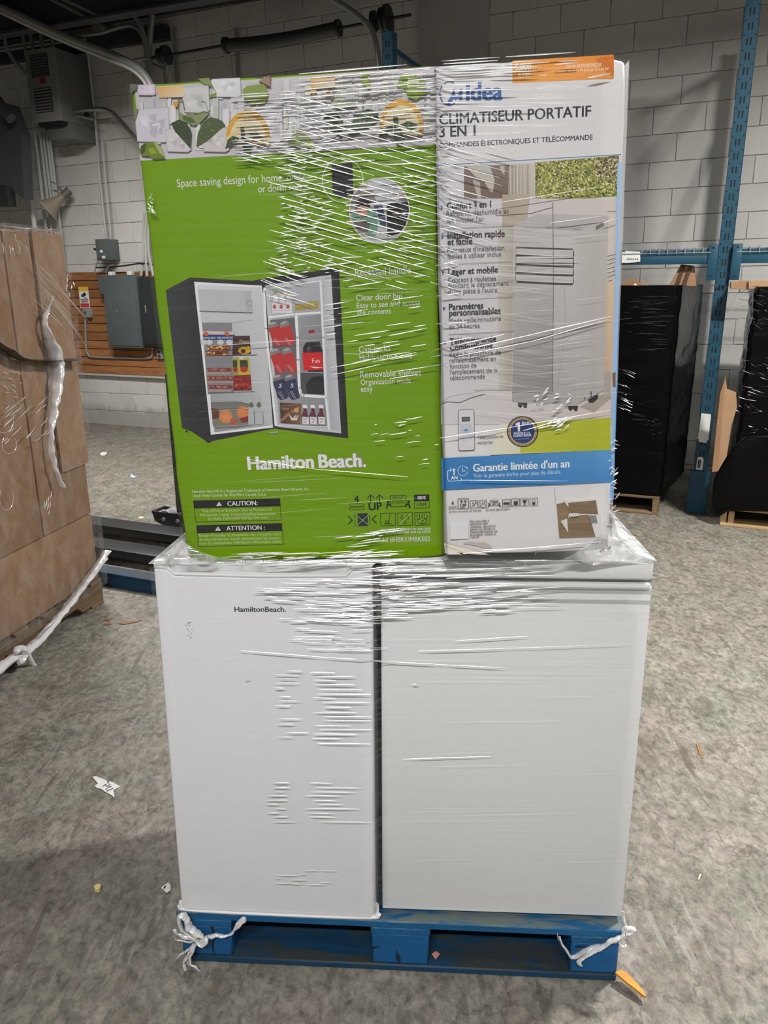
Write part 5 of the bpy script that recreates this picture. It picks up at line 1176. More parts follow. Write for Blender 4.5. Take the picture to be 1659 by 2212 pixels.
for t_, a, b, hk in (('Recessed handle', (862, 150), (1358, 126), 1.06), ('Clear door bin', (870, 374), (1280, 352), 1.0), ('Easy to see and access', (876, 440), (1440, 408), 1.0), ('the contents', (880, 500), (1180, 486), 1.0), ('Can racks', (895, 838), (1175, 820), 1.0), ('Holds up to 6 cans', (900, 905), (1370, 886), 1.0), ('Removable shelves', (907, 1062), (1452, 1040), 1.05), ('Organization made', (910, 1126), (1360, 1108), 1.05), ('easy', (912, 1188), (1018, 1182), 1.05)):
    k.text(t_, a, b, WH, 0.002, hk)
k.lift()
for a, b in (((230, 160), (830, 143)), ((305, 387), (842, 365)), ((186, 868), (866, 845)), ((0, 1102), (878, 1072))): k.line([a, b], 4, (206, 208, 204))
k.line([(-235, 1104), (0, 1102)], 4, (206, 208, 204))
k.Z = zoomer(370, 940, 5.027)
for t_, a, b in (('Hamilton Beach® Is a Registered Trademark of Hamilton Beach Brands, Inc.', (230, 628), (1503, 598)), ('Used Under License By Wal-Mart Canada Corp.', (233, 672), (1035, 654))): k.text(t_, a, b, (196, 206, 180), 0.012)
BK = (24, 26, 28); LG = (176, 196, 140)
for (A, B, C_, D) in (((240, 712), (1180, 689), (1194, 922), (268, 943)), ((272, 980), (1200, 957), (1218, 1186), (298, 1210))):
    mid = lambda p, q, t: (p[0] + (q[0] - p[0]) * t, p[1] + (q[1] - p[1]) * t)
    k.line([A, B, C_, D], 5, BK, close=True); k.poly([A, B, mid(B, C_, 0.35), mid(A, D, 0.36)], BK)
for (x, y) in ((520, 768), (508, 1036)): k.poly([(x - 31, y + 1), (x, y - 46), (x + 31, y - 1)], WH); k.poly([(x - 4, y - 32), (x + 5, y - 32), (x + 2, y - 12), (x - 1, y - 12)], BK); k.ell(x + 1, y - 6, 4, 4, BK, n=6)
k.lift(); k.text('CAUTION:', (612, 768), (940, 758), WH, 0.02); k.text('ATTENTION :', (602, 1035), (1020, 1024), WH, 0.02)
for t_, a, b in (('Risk of Fire or Explosion Due to Puncture of', (345, 838), (1092, 818)), ('Refrigerant Tubing. Follow Handling Instructions', (318, 880), (1132, 862)), ('carefully. Flammable Refrigerant used.', (402, 922), (1055, 906)), ("Risque d'incendie ou d'explosion dus à la perforation", (302, 1104), (1192, 1086)), ('du tube réfrigérant. Suivez attentivement les instruc-', (308, 1146), (1190, 1128)), ('tions de manutention. Réfrigérant inflammable utilisé', (302, 1188), (1195, 1168))): k.text(t_, a, b, LG, 0.01)
k.text('Hamilton', (836, 378), (1558, 356), (120, 130, 100), 0.055, 0.94); k.lift(); k.text('Hamilton', (833, 375), (1554, 353), (212, 212, 214), 0.05, 0.94)
k.Z = zoomer(680, 940, 5.53)
k.text('Beach', (44, 392), (592, 378), (120, 130, 100), 0.055, 0.94); k.lift(); k.text('Beach.', (48, 389), (612, 375), (212, 212, 214), 0.05, 0.94)
k.text('Model #HBR33MBKE02', (708, 1278), (1378, 1264), WH, 0.004, 1.1); k.text('DO NOT LAY DOWN ON THIS SIDE', (790, 1143), (1380, 1128), WH, 0.022); k.text('NE PAS REPOSER SUR CE CÔTÉ', (850, 1176), (1380, 1166), WH, 0.022)
k.build('lettering', gb)
k = Ink(FG); k.Z = zoomer(680, 940, 5.53); DG = (14, 30, 26)
k.text('4', (470, 805), (530, 803), DG, 0.03); k.text('UP', (645, 898), (808, 890), DG, 0.04, 0.95)
for y in (835, 877): k.line([(425, y - 13), (580, y - 15), (592, y), (580, y + 13), (425, y + 15), (412, y)], 6, DG, close=True)
for x in (667, 772): k.line([(x, 808), (x, 722)], 11, DG); k.line([(x - 42, 755), (x, 712), (x + 44, 750)], 10, DG)
k.line([(400, 968), (448, 1014), (404, 1060)], 13, DG); k.line([(733, 958), (686, 1006), (736, 1050)], 13, DG)
k.poly([(508, 936), (630, 932), (634, 1086), (516, 1088)], (30, 42, 38)); k.line([(475, 940), (484, 1098)], 7, DG); k.line([(652, 935), (660, 1090)], 7, DG)
k.line([(458, 925), (684, 1105)], 12, DG); k.line([(672, 920), (472, 1110)], 12, DG); k.line([(458, 925), (684, 1105)], 5, (170, 190, 150)); k.line([(672, 920), (472, 1110)], 5, (170, 190, 150))
k.line([(898, 722), (1090, 718), (1092, 850), (902, 856)], 7, DG, close=True)
for t_, y, x0, x1 in (('TEAM LIFT', 755, 925, 1062), ('SOULEVER À', 785, 915, 1078), ('PLUSIEURS', 814, 922, 1068)): k.text(t_, (x0, y), (x1, y - 2), DG, 0.02)
for x, sg in ((874, 1), (1120, -1)): k.ell(x, 795, 15, 16, DG, n=12); k.poly([(x - 14 * sg, 815), (x + 12 * sg, 812), (x + 46 * sg, 836), (x + 44 * sg, 846), (x + 4 * sg, 838), (x - 8 * sg, 872), (x - 26 * sg, 876)], DG)
k.poly([(1186, 712), (1364, 708), (1366, 786), (1188, 790)], BK); k.line([(1188, 714), (1364, 710), (1368, 866), (1192, 872)], 6, DG, close=True); k.text('SIDE', (1228, 764), (1326, 762), WH, 0.04); k.text('CÔTÉ', (1222, 846), (1334, 842), DG, 0.04)
for x0, x1 in ((784, 962), (988, 1166), (1194, 1374)): k.line([(x0, 936 - (x0 - 784) * 0.03), (x1, 930 - (x0 - 784) * 0.03), (x1 + 2, 1078 - (x0 - 784) * 0.02), (x0 + 6, 1084 - (x0 - 784) * 0.02)], 7, DG, close=True)
k.line([(885, 1050), (895, 960), (915, 945)], 7, DG); k.line([(832, 1060), (912, 1056)], 9, DG); k.line([(845, 1022), (882, 1020), (882, 1048), (846, 1050)], 6, DG, close=True)
for x, y in ((1042, 982), (1108, 980), (1076, 1038)): k.line([(x, y - 32), (x + 17, y + 4), (x + 10, y + 20), (x - 10, y + 20), (x - 17, y + 4)], 6, DG, close=True)
k.line([(1006, 1074), (1152, 932)], 6, (160, 186, 140)); k.line([(1210, 1068), (1356, 926)], 6, (160, 186, 140))
for x in (1222, 1250, 1282, 1312, 1340): k.line([(x, 940), (x + 2, 982)], 7, DG)
k.line([(1228, 1000), (1285, 985), (1340, 998), (1340, 1042), (1288, 1060), (1230, 1045)], 6, DG, close=True); k.line([(1228, 1000), (1286, 1018), (1340, 998)], 6, DG); k.line([(1286, 1018), (1288, 1060)], 6, DG)
k.build('handling_symbols', gb)

# white box
FW = Frame((0.116, 1.392, 1.022), -0.05, 0.035, 0.032)
ww, wh = 0.312, 0.845
bx = thing('air_conditioner_carton', 'tall white carton with air conditioner picture, stacked upper right', 'carton', FW.M)
crate_body(ww, wh, 0.44, M_WHITECARD, bx, 5.0, [(ww, wh, 0.05, 0.012), (0, 0, 0.06, 0.006), (ww, 0, 0.04, 0.008)])
k = Ink(FW); k.Z = zoomer(920, 100, 3.77)
k.grad([(705, 118), (1530, 68), (1530, 262), (705, 300)], [(222, 142, 44), (206, 122, 36), (214, 134, 44), (218, 140, 46)], 2, 1)
k.poly([(1385, 95), (1530, 78), (1530, 250), (1470, 215), (1400, 160)], (192, 104, 20))
k.lift(); k.text('5,000', (724, 196), (858, 190), (230, 214, 196), 0.05); k.text('BTU', (866, 192), (930, 189), (224, 190, 150)); k.text('8,500', (750, 254), (848, 250), (226, 206, 180), 0.05); k.text('BTU ASHRAE', (856, 250), (985, 240), (222, 184, 140)); k.text('POUR PETITES PIECES', (1142, 176), (1430, 160), (224, 206, 186), 0.03); k.text("ENV. 10 X 15 PI JUSQU'À 150 PI²", (1085, 216), (1490, 196), (224, 200, 174), 0.03)
BL_ = (44, 92, 152)
k.ring(190, 385, 76, 96, 9, BL_, a0=0.9, a1=5.2); k.ring(180, 385, 60, 90, 7, (110, 140, 180), a0=1.3, a1=3.0)
k.poly([(165, 470), (215, 380), (228, 340), (240, 400), (262, 400), (280, 345), (300, 345), (296, 440), (272, 440), (268, 420), (240, 440), (228, 425), (205, 462), (185, 475)], BL_)
k.text('idea', (325, 442), (625, 434), BL_, 0.045, 0.92)
NV = (34, 34, 42)
k.text('CLIMATISEUR PORTATIF', (108, 638), (1345, 570), NV, 0.028, 0.98); k.text('3 EN 1', (110, 742), (405, 726), NV, 0.028, 0.98); k.text('COMMANDES ÉLECTRONIQUES ET TÉLÉCOMMANDE', (108, 828), (1358, 760), (48, 48, 56), 0.022)
k.lift(); k.line([(85, 970), (1590, 881)], 5, (70, 110, 160))
k.grad([(90, 980), (1600, 890), (1560, 1320), (95, 1400)], [(192, 190, 196), (196, 194, 196), (200, 196, 190), (196, 194, 200)], 2, 2)
k.grad([(310, 978), (676, 965), (672, 1262), (310, 1275)], [(118, 102, 92), (124, 108, 98), (104, 88, 78), (110, 96, 86)])
k.poly([(330, 980), (520, 972), (560, 1090), (545, 1190), (520, 1180), (470, 1090), (400, 1060)], (176, 172, 164)); k.poly([(380, 1080), (440, 1110), (450, 1240), (420, 1235)], (166, 160, 150)); k.poly([(600, 975), (640, 972), (640, 1050), (615, 1020)], (170, 164, 156))
k.poly([(310, 1262), (440, 1240), (560, 1250), (676, 1262), (676, 1278), (310, 1290)], (180, 176, 172)); k.poly([(600, 1200), (672, 1195), (676, 1270), (620, 1255)], (96, 74, 66))
k.grad([(680, 965), (888, 952), (888, 1295), (676, 1300)], [(150, 142, 134), (196, 190, 182), (176, 168, 156), (140, 130, 118)], 3, 1)
for i in range(7): x = 690 + i * 28; k.line([(x, 968 - i), (x + rg.uniform(-4, 4), 1290)], 7, rg.choice([(186, 180, 172), (128, 120, 110), (200, 196, 188)]))
k.poly([(888, 948), (1572, 888), (1560, 1222), (892, 1266)], (124, 128, 66))
V = []; Fc = []; cc = []
for i in range(3400):
    u, v = rg.random(), rg.random(); x = 890 + 678 * u; y = (948 - 60 * u) + (318 - 2 * u) * v; 
    L2 = rg.uniform(6, 26); an = rg.gauss(0.5, 0.9); w2 = L2 * rg.uniform(0.2, 0.45)
    tone = rg.random(); c = rg.choice([(78, 92, 46), (150, 154, 70), (176, 176, 92), (118, 132, 58), (196, 190, 120), (62, 76, 44), (160, 160, 84), (206, 202, 150)]) if u < 0.72 or v > 0.55 else rg.choice([(74, 66, 50), (196, 180, 140), (126, 120, 74), (206, 196, 160), (58, 58, 44)])
    P = [(x, y), (x + L2 * math.cos(an) * 0.5 - w2 * math.sin(an), y + L2 * math.sin(an) * 0.5 + w2 * math.cos(an)), (x + L2 * math.cos(an), y + L2 * math.sin(an)), (x + L2 * math.cos(an) * 0.5 + w2 * math.sin(an), y + L2 * math.sin(an) * 0.5 - w2 * math.cos(an))]
    P = [(min(max(a, 888), 1570), min(max(b, 948 - 60 * u), 1266 - 44 * u)) for a, b in P]
    n = len(V); V += [k.uv(p) for p in P]; Fc.append((n, n + 1, n + 2, n + 3)); cc += [inkc(c)] * 4
    if i % 60 == 59: k.raw(V, Fc, cc); k.lift(); V = []; Fc = []; cc = []
k.Z = zoomer(1080, 420, 4.425)
k.grad([(-560, 40), (1115, 40), (1080, 2200), (-560, 2200)], [(190, 188, 194), (192, 184, 178), (186, 176, 170), (190, 188, 192)], 6, 8)
k.grad([(20, 0), (290, 0), (150, 1100), (20, 1900)], [(160, 148, 132), (170, 160, 146), (160, 152, 142), (176, 168, 160)], 3, 6)
k.grad([(-20, 320), (120, 320), (112, 1870), (-20, 1870)], [(180, 176, 168), (166, 160, 150), (158, 148, 138), (182, 178, 176)], 2, 4)
k.line([(-250, 1868), (0, 1872), (500, 1895)], 5, (96, 90, 84)); k.line([(-560, 1990), (-480, 1930), (-300, 1900), (-120, 1868)], 4, (120, 112, 104))
for i in range(16): y = 560 + i * 20; k.line([(1028, y + 12), (1108, y - 12 + 4 * math.sin(i))], 8, (104, 100, 94) if i % 2 else (176, 170, 162))
k.grad([(1020, 860), (1100, 800), (1060, 1780), (990, 1780)], [(190, 168, 140), (200, 180, 156), (182, 158, 134), (170, 146, 124)])
k.poly([(1000, 1700), (1060, 1700), (1060, 1950), (900, 2080), (760, 2030), (990, 1900)], (152, 144, 136))
k.line([(1028, 165), (1115, 162)], 10, (150, 138, 124))
k.grad([(125, 300), (735, 350), (740, 2010), (115, 1985)], [(176, 173, 170), (186, 182, 180), (160, 157, 156), (150, 148, 147)], 4, 8)
k.grad([(722, 350), (1036, 205), (992, 1880), (742, 2008)], [(178, 175, 172), (170, 167, 163), (160, 156, 154), (164, 160, 158)], 4, 8)
k.poly([(742, 2008), (992, 1882), (988, 1870), (860, 1925), (740, 1995)], (140, 136, 134))
k.grad([(350, 188), (1034, 200), (760, 350), (130, 300)], [(172, 167, 168), (176, 172, 172), (168, 163, 164), (164, 160, 160)], 3, 2)
k.poly([(190, 318), (520, 305), (790, 310), (770, 345), (500, 330)], (148, 144, 146)); k.line([(438, 319), (488, 319)], 7, (60, 58, 60))
k.grad([(140, 880), (500, 890), (500, 1888), (118, 1868)], [(168, 166, 164), (164, 162, 160), (128, 127, 126), (140, 138, 136)], 4, 6)
k.poly([(915, 305), (990, 265), (996, 300), (915, 345)], (110, 105, 100)); k.line([(722, 870), (738, 1990)], 5, (172, 168, 166))
k.poly([(150, 500), (690, 518), (708, 540), (704, 850), (690, 864), (160, 838), (146, 815)], (72, 68, 68))
for j in range(4):
    y0 = 512 + j * 84; k.poly([(152, y0 + 5), (702, y0 + 22), (694, y0 + 80), (660, y0 + 82), (400, y0 + 73), (152, y0 + 56)], (178, 174, 173)); k.line([(152, y0 + 56), (400, y0 + 72), (694, y0 + 80)], 6, (208, 206, 206))
    k.line([(160, y0 + 75), (420, y0 + 92), (690, y0 + 100)], 7, (58, 54, 54))
k.line([(505, 80), (507, 500), (509, 870), (502, 1890)], 6, (88, 84, 82)); k.line([(-40, 205), (300, 182), (440, 140), (500, 128)], 5, (88, 80, 72)); k.line([(118, 1890), (500, 1900)], 5, (110, 106, 104))
k.line([(615, 880), (622, 1200), (600, 1500), (550, 1850)], 3, (140, 134, 130))
for q in ([(168, 1990), (260, 1992), (256, 2035), (236, 2042), (215, 2015), (196, 2040), (172, 2022)], [(650, 2020), (746, 2018), (738, 2066), (716, 2072), (698, 2045), (678, 2070), (654, 2055)], [(838, 1962), (940, 1898), (936, 1946), (890, 1990), (850, 1990)]): k.poly(q, (44, 42, 44))
k.line([(870, 1885), (868, 1935)], 10, (40, 38, 38)); k.line([(808, 1940), (808, 1955)], 8, (40, 38, 38))
k.build('appliance_print', bx)
k = Ink(FW); k.lay = 240
k.Z = zoomer(930, 420, 7.54); T1, T2 = (40, 40, 46), (92, 90, 92)
def para(Z_, items):
    k.Z = Z_
    for t_, a, b, bold in items: k.text(t_, a, b, T1 if bold else T2, 0.03 if bold else 0.006, 1.0)
ZB = zoomer(930, 420, 7.54); ZC = zoomer(930, 630, 7.54)
para(ZB, [('Confort 3 en 1', (262, 238), (985, 204), 1), ('Rafraîchit, déshumidie et', (258, 355), (1268, 310), 0), ("fait circuler l'air", (262, 465), (880, 434), 0), ('Installation rapide', (275, 722), (1208, 686), 1), ('et facile', (275, 828), (682, 808), 1), ("Panneaux d'installation", (273, 948), (1200, 906), 0), ('faciles à utiliser inclus', (275, 1050), (1145, 1006), 0), ('Léger et mobile', (287, 1310), (1095, 1272), 1), ('Concept à roulettes', (283, 1432), (1065, 1402), 0), ('facilitant le déplacement', (287, 1525), (1268, 1480), 0), ("d'une pièce à l'autre", (288, 1622), (1085, 1590), 0)])
para(ZC, [('Paramètres', (300, 298), (860, 268), 1), ('personnalisables', (303, 395), (1140, 355), 1), ('Mode veille/minuterie', (300, 512), (1145, 470), 0), ('de 24 heures', (303, 610), (800, 585), 0), ('Télécommande', (310, 855), (1070, 808), 1), ('ComfortSense', (313, 955), (1010, 905), 1), ('Règle la puissance de', (310, 1060), (1145, 1020), 0), ('rafraîchissement en', (310, 1155), (1062, 1120), 0), ('fonction de', (312, 1250), (748, 1230), 0), ("l'emplacement de la", (315, 1345), (1088, 1306), 0), ('télécommande', (315, 1440), (885, 1410), 0)])
k.lift(); 
for Z_, ls in ((ZB, (((265, 560), (1350, 514)), ((285, 1142), (1330, 1096)))), (ZC, (((290, 138), (1335, 86)), ((300, 698), (1350, 643))))):
    k.Z = Z_
    for a, b in ls: k.line([a, b], 6, (108, 104, 104))
for Z_, y, x in ((ZB, 215, 185), (ZB, 695, 197), (ZB, 1275, 210), (ZC, 272, 224), (ZC, 828, 238)): k.Z = Z_; k.poly([(x - 20, y - 36), (x + 20, y - 2), (x - 20, y + 36)], (50, 78, 124))
k.Z = zoomer(940, 850, 4.046)
k.grad([(560, 268), (1530, 210), (1530, 490), (480, 535)], [(206, 204, 190), (158, 166, 40), (160, 170, 34), (204, 202, 186)], 1, 1); k.grad([(760, 262), (1530, 210), (1530, 490), (740, 516)], [(170, 176, 60), (158, 166, 38), (154, 164, 32), (170, 176, 50)], 2, 1)
k.grad([(55, 562), (1532, 490), (1552, 770), (58, 840)], [(44, 110, 168), (84, 140, 190), (62, 124, 180), (40, 108, 168)], 3, 1)
k.lift(); k.text("Garantie limitée d'un an", (330, 680), (1172, 640), (214, 220, 228), 0.035); k.text('Voir la garantie écrite pour plus de détails.', (335, 733), (1100, 697), (178, 200, 222), 0.008)
k.line([(225, 735), (228, 756), (122, 764), (110, 752), (108, 680), (118, 668), (178, 664)], 6, (186, 206, 226)); k.line([(132, 682), (132, 650)], 5, (186, 206, 226)); k.line([(160, 680), (160, 648)], 5, (186, 206, 226)); k.ring(240, 672, 42, 43, 6, (186, 206, 226), a0=0.2, a1=5.6); k.line([(238, 650), (240, 676), (262, 672)], 6, (196, 212, 228)); k.poly([(268, 640), (284, 640), (280, 658)], (196, 212, 228))
k.text('1', (160, 710), (170, 710), (206, 218, 230), 0.02); k.text('AN', (138, 748), (196, 746), (206, 218, 230), 0.04)
k.ell(762, 330, 137, 136, (34, 40, 70), n=44); k.ell(762, 330, 127, 127, (158, 130, 84), n=44); k.ell(762, 330, 112, 112, (190, 168, 116), n=44, col2=(150, 124, 80)); k.ell(762, 330, 106, 106, (34, 54, 104), n=44)
for i in range(24): a = i * math.pi / 12; k.ell(762 + 119 * math.cos(a), 330 + 119 * math.sin(a), 5, 5, (60, 54, 60), n=6, ); k.lay -= 1
k.lift(); k.poly([(700, 262), (728, 246), (738, 250), (740, 328), (720, 330), (718, 274), (702, 280)], (206, 210, 220)); k.text('ère', (754, 274), (822, 270), (206, 210, 220), 0.03); k.text('MARQUE DE', (686, 356), (830, 351), (196, 204, 220), 0.04); k.text('CLIMATISEUR', (682, 378), (838, 371), (196, 204, 220), 0.04); k.line([(700, 396), (822, 392)], 3, (150, 160, 190))
rem = [(205, 148), (218, 142), (325, 138), (338, 148), (344, 478), (335, 492), (216, 496), (204, 486)]
k.poly(rem, (196, 194, 200)); k.line(rem, 5, (90, 84, 84), close=True); k.poly([(230, 204), (304, 200), (304, 242), (233, 245)], (64, 66, 68)); k.poly([(240, 212), (296, 209), (296, 232), (242, 235)], (96, 100, 96)); k.poly([(215, 260), (325, 255), (330, 400), (240, 420), (220, 395)], (184, 184, 192)); k.ell(269, 319, 22, 9, (70, 128, 190), n=14)
for (x, y) in ((236, 286), (300, 283), (268, 268), (234, 320), (304, 318), (232, 352), (304, 348), (234, 392), (308, 388), (268, 302), (268, 338)): k.line([(x - 10, y), (x + 10, y - 1)], 5, (150, 150, 160)); k.lay -= 1
k.lift(); k.text('Télécommande', (368, 394), (595, 386), (70, 66, 66), 0.01); k.text('comprise', (368, 440), (500, 432), (70, 66, 66), 0.01)
K2 = (60, 56, 58)
k.text('4', (140, 968), (163, 967), K2, 0.03)
for y in (984, 999): k.line([(120, y), (184, y - 3), (184, y + 6), (120, y + 9)], 3, K2, close=True)
def sq(x0, y0, x1, y1, w2=4): k.line([(x0, y0), (x1, y0 - 3), (x1, y1 - 3), (x0, y1)], w2, K2, close=True); k.lay -= 1
sq(198, 918, 290, 1003, 5)
for x in (229, 262): k.line([(x, 958), (x, 930)], 6, K2); k.line([(x - 12, 941), (x, 929), (x + 12, 941)], 5, K2)
k.text('UP', (218, 992), (270, 990), K2, 0.04)
for (x0, y0, x1, y1) in ((305, 935, 371, 998), (382, 932, 449, 996), (586, 922, 655, 985), (666, 918, 735, 981), (746, 915, 812, 978), (826, 912, 892, 975)): sq(x0, y0, x1, y1)
for x, y in ((330, 955), (352, 955), (338, 975)): k.line([(x, y - 10), (x + 7, y + 4), (x - 7, y + 4)], 3, K2, close=True)
k.line([(310, 992), (368, 940)], 3, K2)
for x in (395, 412, 430): k.line([(x, 938), (x, 958)], 3, K2)
k.line([(395, 965), (418, 958), (438, 966), (436, 985), (414, 992), (396, 984)], 3, K2, close=True); k.line([(386, 990), (445, 938)], 3, K2)
k.line([(480, 930), (548, 926), (548, 970), (480, 974)], 4, K2, close=True); k.text('TEAM', (488, 950), (542, 948), K2, 0.04); k.text('LIFT', (496, 970), (536, 968), K2, 0.04)
for x, sg in ((470, 1), (560, -1)): k.ell(x, 955, 6, 6, K2, n=8); k.poly([(x - 5 * sg, 962), (x + 8 * sg, 966), (x + 18 * sg, 974), (x, 976), (x - 8 * sg, 992), (x - 12 * sg, 990)], K2)
k.poly([(594, 948), (648, 945), (648, 962), (594, 966)], K2); k.line([(602, 938), (640, 976)], 3, K2); k.poly([(682, 940), (700, 934), (722, 940), (720, 968), (690, 972)], K2); k.line([(668, 978), (732, 922)], 3, K2)
k.poly([(760, 928), (800, 926), (792, 948), (782, 954), (783, 964), (794, 970), (766, 972), (778, 964), (779, 954), (768, 948)], K2); k.poly([(846, 945), (872, 944), (873, 966), (847, 967)], K2); k.line([(842, 940), (852, 928), (866, 922), (878, 936)], 3, K2)
k.lift(); k.text('DO NOT LAY DOWN ON THIS SIDE', (120, 1036), (402, 1023), K2, 0.03); k.text('CE CÔTÉ VERS LE HAUT', (440, 1022), (650, 1011), K2, 0.03)
k.poly([(128, 1112), (286, 1106), (290, 1264), (132, 1270)], (206, 206, 210))
k.lift()
for i, (t_, x1) in enumerate((('Pour vous aider à', 470), ('déterminer quel', 455), ('climatiseur répondra le', 525), ('mieux à vos besoins, et', 525), ("d'autres informations sur", 545), ('les produits, scannez ce', 533), ('code QR.', 388))): k.text(t_, (303, 1120 + i * 23.3), (x1, 1112 + i * 23.3), (92, 88, 90), 0.03)
k.build('lettering_and_symbols', bx)
# light blue side edge of the card showing at the right, torn patch, crushed foot
k = Ink(FW); k.lay = 210
k.grad([(1333, 352), (1343, 350), (1325, 1078), (1317, 1080)], [(150, 176, 206), (166, 190, 216), (120, 160, 206), (130, 168, 210)], 1, 6)
k.poly([(1322, 806), (1329, 803), (1329, 836), (1323, 836)], (110, 84, 62)); k.Z = zoomer(940, 850, 4.046)
k.poly([(78, 1302), (150, 1318), (300, 1352), (420, 1390), (480, 1410), (360, 1402), (180, 1385), (85, 1360)], (214, 206, 192)); k.poly([(85, 1360), (180, 1385), (240, 1402), (120, 1404), (84, 1390)], (222, 216, 206)); k.poly([(240, 1306), (290, 1290), (360, 1298), (420, 1295), (480, 1320), (500, 1352), (430, 1345), (330, 1322)], (176, 168, 160))
k.line([(78, 1302), (240, 1340), (480, 1405)], 4, (150, 140, 130)); k.line([(80, 1330), (200, 1370), (260, 1400)], 4, (146, 136, 124)); k.line([(870, 1405), (890, 1370), (900, 1366)], 4, (150, 146, 146)); k.line([(70, 1296), (76, 1400)], 10, (86, 66, 52))
k.line([(1500, 1155), (1545, 1162)], 7, (110, 90, 80)); k.line([(1530, 1090), (1532, 1130)], 10, (110, 104, 104)); k.line([(1042, 820), (1050, 960)], 3, (150, 146, 148))
k.line([(0 + 52, 90), (100, 70), (220, 76), (300, 40), (430, 2)], 5, (110, 100, 92))
k.build('creased_edge_print', bx)
tp_ = [(1060, 968), (1130, 950), (1405, 926), (1425, 1055), (1380, 1060), (1440, 1245), (1392, 1252), (1085, 1260)]
def patch(name, pts, mat, y0, y1, parent, Z_, fr_):
    m = MB(); m.prism([fr_.L(*Z_(*p)) for p in pts][::-1], y0, y1); return obj(name, m, mat, parent)
ZE = zoomer(940, 850, 4.046)
patch('torn_tape_patch', [(1060, 968), (1130, 950), (1405, 926), (1425, 1052), (1340, 1062), (1396, 1250), (1085, 1260)], M_TORN, -0.0024, -0.0006, bx, ZE, FW)
patch('torn_label', [(1120, 936), (1270, 934), (1405, 922), (1420, 926), (1425, 1052), (1445, 1060), (1442, 1248), (1398, 1250), (1370, 1150), (1335, 1056), (1262, 1062), (1160, 1086), (1166, 1048), (1200, 1034), (1130, 950)], M_PAPER, -0.0030, -0.0006, bx, ZE, FW)
patch('torn_tape_patch', [(1160, 952), (1402, 930), (1420, 1050), (1262, 1046), (1225, 1040), (1170, 1042)], M_TORN, -0.0036, -0.0006, bx, ZE, FW)
patch('torn_label', [(1095, 1112), (1150, 1090), (1160, 1215), (1140, 1180)], M_PAPER, -0.0036, -0.0006, bx, ZE, FW)
m = MB()
for i in range(7): x = 1342 + i * 9; q = [FW.L(*ZE(a, b)) for a, b in ((x, 1062), (x + 4, 1062), (x + 18, 1130), (x + 14, 1130))]; m.prism(q[::-1], -0.0040, -0.0025)
for i in range(6): x = 1168 + i * 14; q = [FW.L(*ZE(a, b)) for a, b in ((x, 1072), (x + 8, 1070), (x + 6, 1084 - i), (x, 1084 - i))]; m.prism(q[::-1], -0.0040, -0.0025)
obj('label_bars', m, M_BLACKHOLE, bx, kind='stuff')
patch('torn_corner', [(1440, 1392), (1480, 1366), (1510, 1372), (1535, 1340), (1548, 1390), (1520, 1402), (1480, 1420)], M_PAPER, -0.004, 0.01, bx, ZE, FW)
# torn flap on the green box top
patch('torn_corner', [(1380, 275), (1480, 205), (1500, 230), (1490, 320), (1440, 335)], plain('torn_brown', (0.20, 0.13, 0.10), 0.7), -0.004, 0.0, gb, zoomer(270, 120, 4.74), FG)

# fridge badge
m = MB(); V, Fc, w_ = text_mesh('HamiltonBeach.', 0.0); V = V + [(x + 0.035, y + 0.006) for x, y in V]; Fc = Fc + [tuple(i + len(V) // 2 for i in f) for f in Fc]; w_ += 0.035; a = FF.L(507, 1321); b = FF.L(618, 1321); kk = math.hypot(b[0] - a[0], b[1] - a[1]) / w_; an = math.atan2(b[1] - a[1], b[0] - a[0])
m.v = [(a[0] + kk * (x * math.cos(an) - y * math.sin(an)), -0.0012, a[1] + kk * (x * math.sin(an) + y * 0.95 * math.cos(an))) for x, y in V]; m.f = Fc
obj('badge_lettering', m, plain('dark_badge', (0.03, 0.03, 0.035), 0.4), fr)
m = MB(); rr = random.Random(3)
for (px, py, n_) in ((407, 1352, 7), (411, 1368, 5), (534, 1462, 3)):
    for i in range(n_):
        a = FF.L(px + rr.uniform(-4, 4), py + rr.uniform(-9, 9)); q = rr.uniform(0, 6.3); L2 = rr.uniform(0.002, 0.006)
        m.tube([(a[0], -0.0006, a[1]), (a[0] + L2 * math.cos(q), -0.0006, a[1] + L2 * math.sin(q))], 0.0005, 5)
obj('scuff_mark', m, M_GASKET, fr, kind='stuff')

# ------------------------------------------------------------------ the clear film round the whole stack
wrap = thing('clear_stretch_wrap', 'clear stretch film wound around the two cartons and two white appliances', 'plastic film', Matrix.Translation((0.02, 1.43, 0.142)))
IW = wrap.matrix_world.inverted()
def wpart(name, mb, mat, **k):
    mb.v = [tuple(IW @ Vector(p)) for p in mb.v]; return obj(name, mb, mat, wrap, **k)
def lerp_pts(P, u):
    """even walk along a polyline of world points"""
    ls = [(P[i + 1] - P[i]).length for i in range(len(P) - 1)]; T = sum(ls) * min(max(u, 0), 1)
    for i, l in enumerate(ls):
        if T <= l or i == len(ls) - 1: return P[i].lerp(P[i + 1], T / l if l else 0)
        T -= l
def nz(P, sc, amp, sd=0): return noise.noise(Vector(P) * sc + Vector((sd, sd * 2.3, 0))) * amp
def upper_front(v, o=0.012):
    return [FG.W(-0.001, v, o), FG.W(gw - 0.004, v, o), FW.W(0.004, v - 0.03, o), FW.W(ww - 0.003, v - 0.03, o)]
vtop = gh - 0.003
def f_up(u, v):
    vv = 0.03 + (vtop - 0.03) * v; P = lerp_pts(upper_front(vv), u); return P - FG.A * (abs(nz(P, 5, 0.003, 1)) + abs(nz(Vector((P.x * 0.2, P.y, P.z)), 30, 0.0007, 3)))
m = MB(); m.grid(f_up, 70, 110); wpart('front_film', m, M_FILM, smooth=True, ang=180)
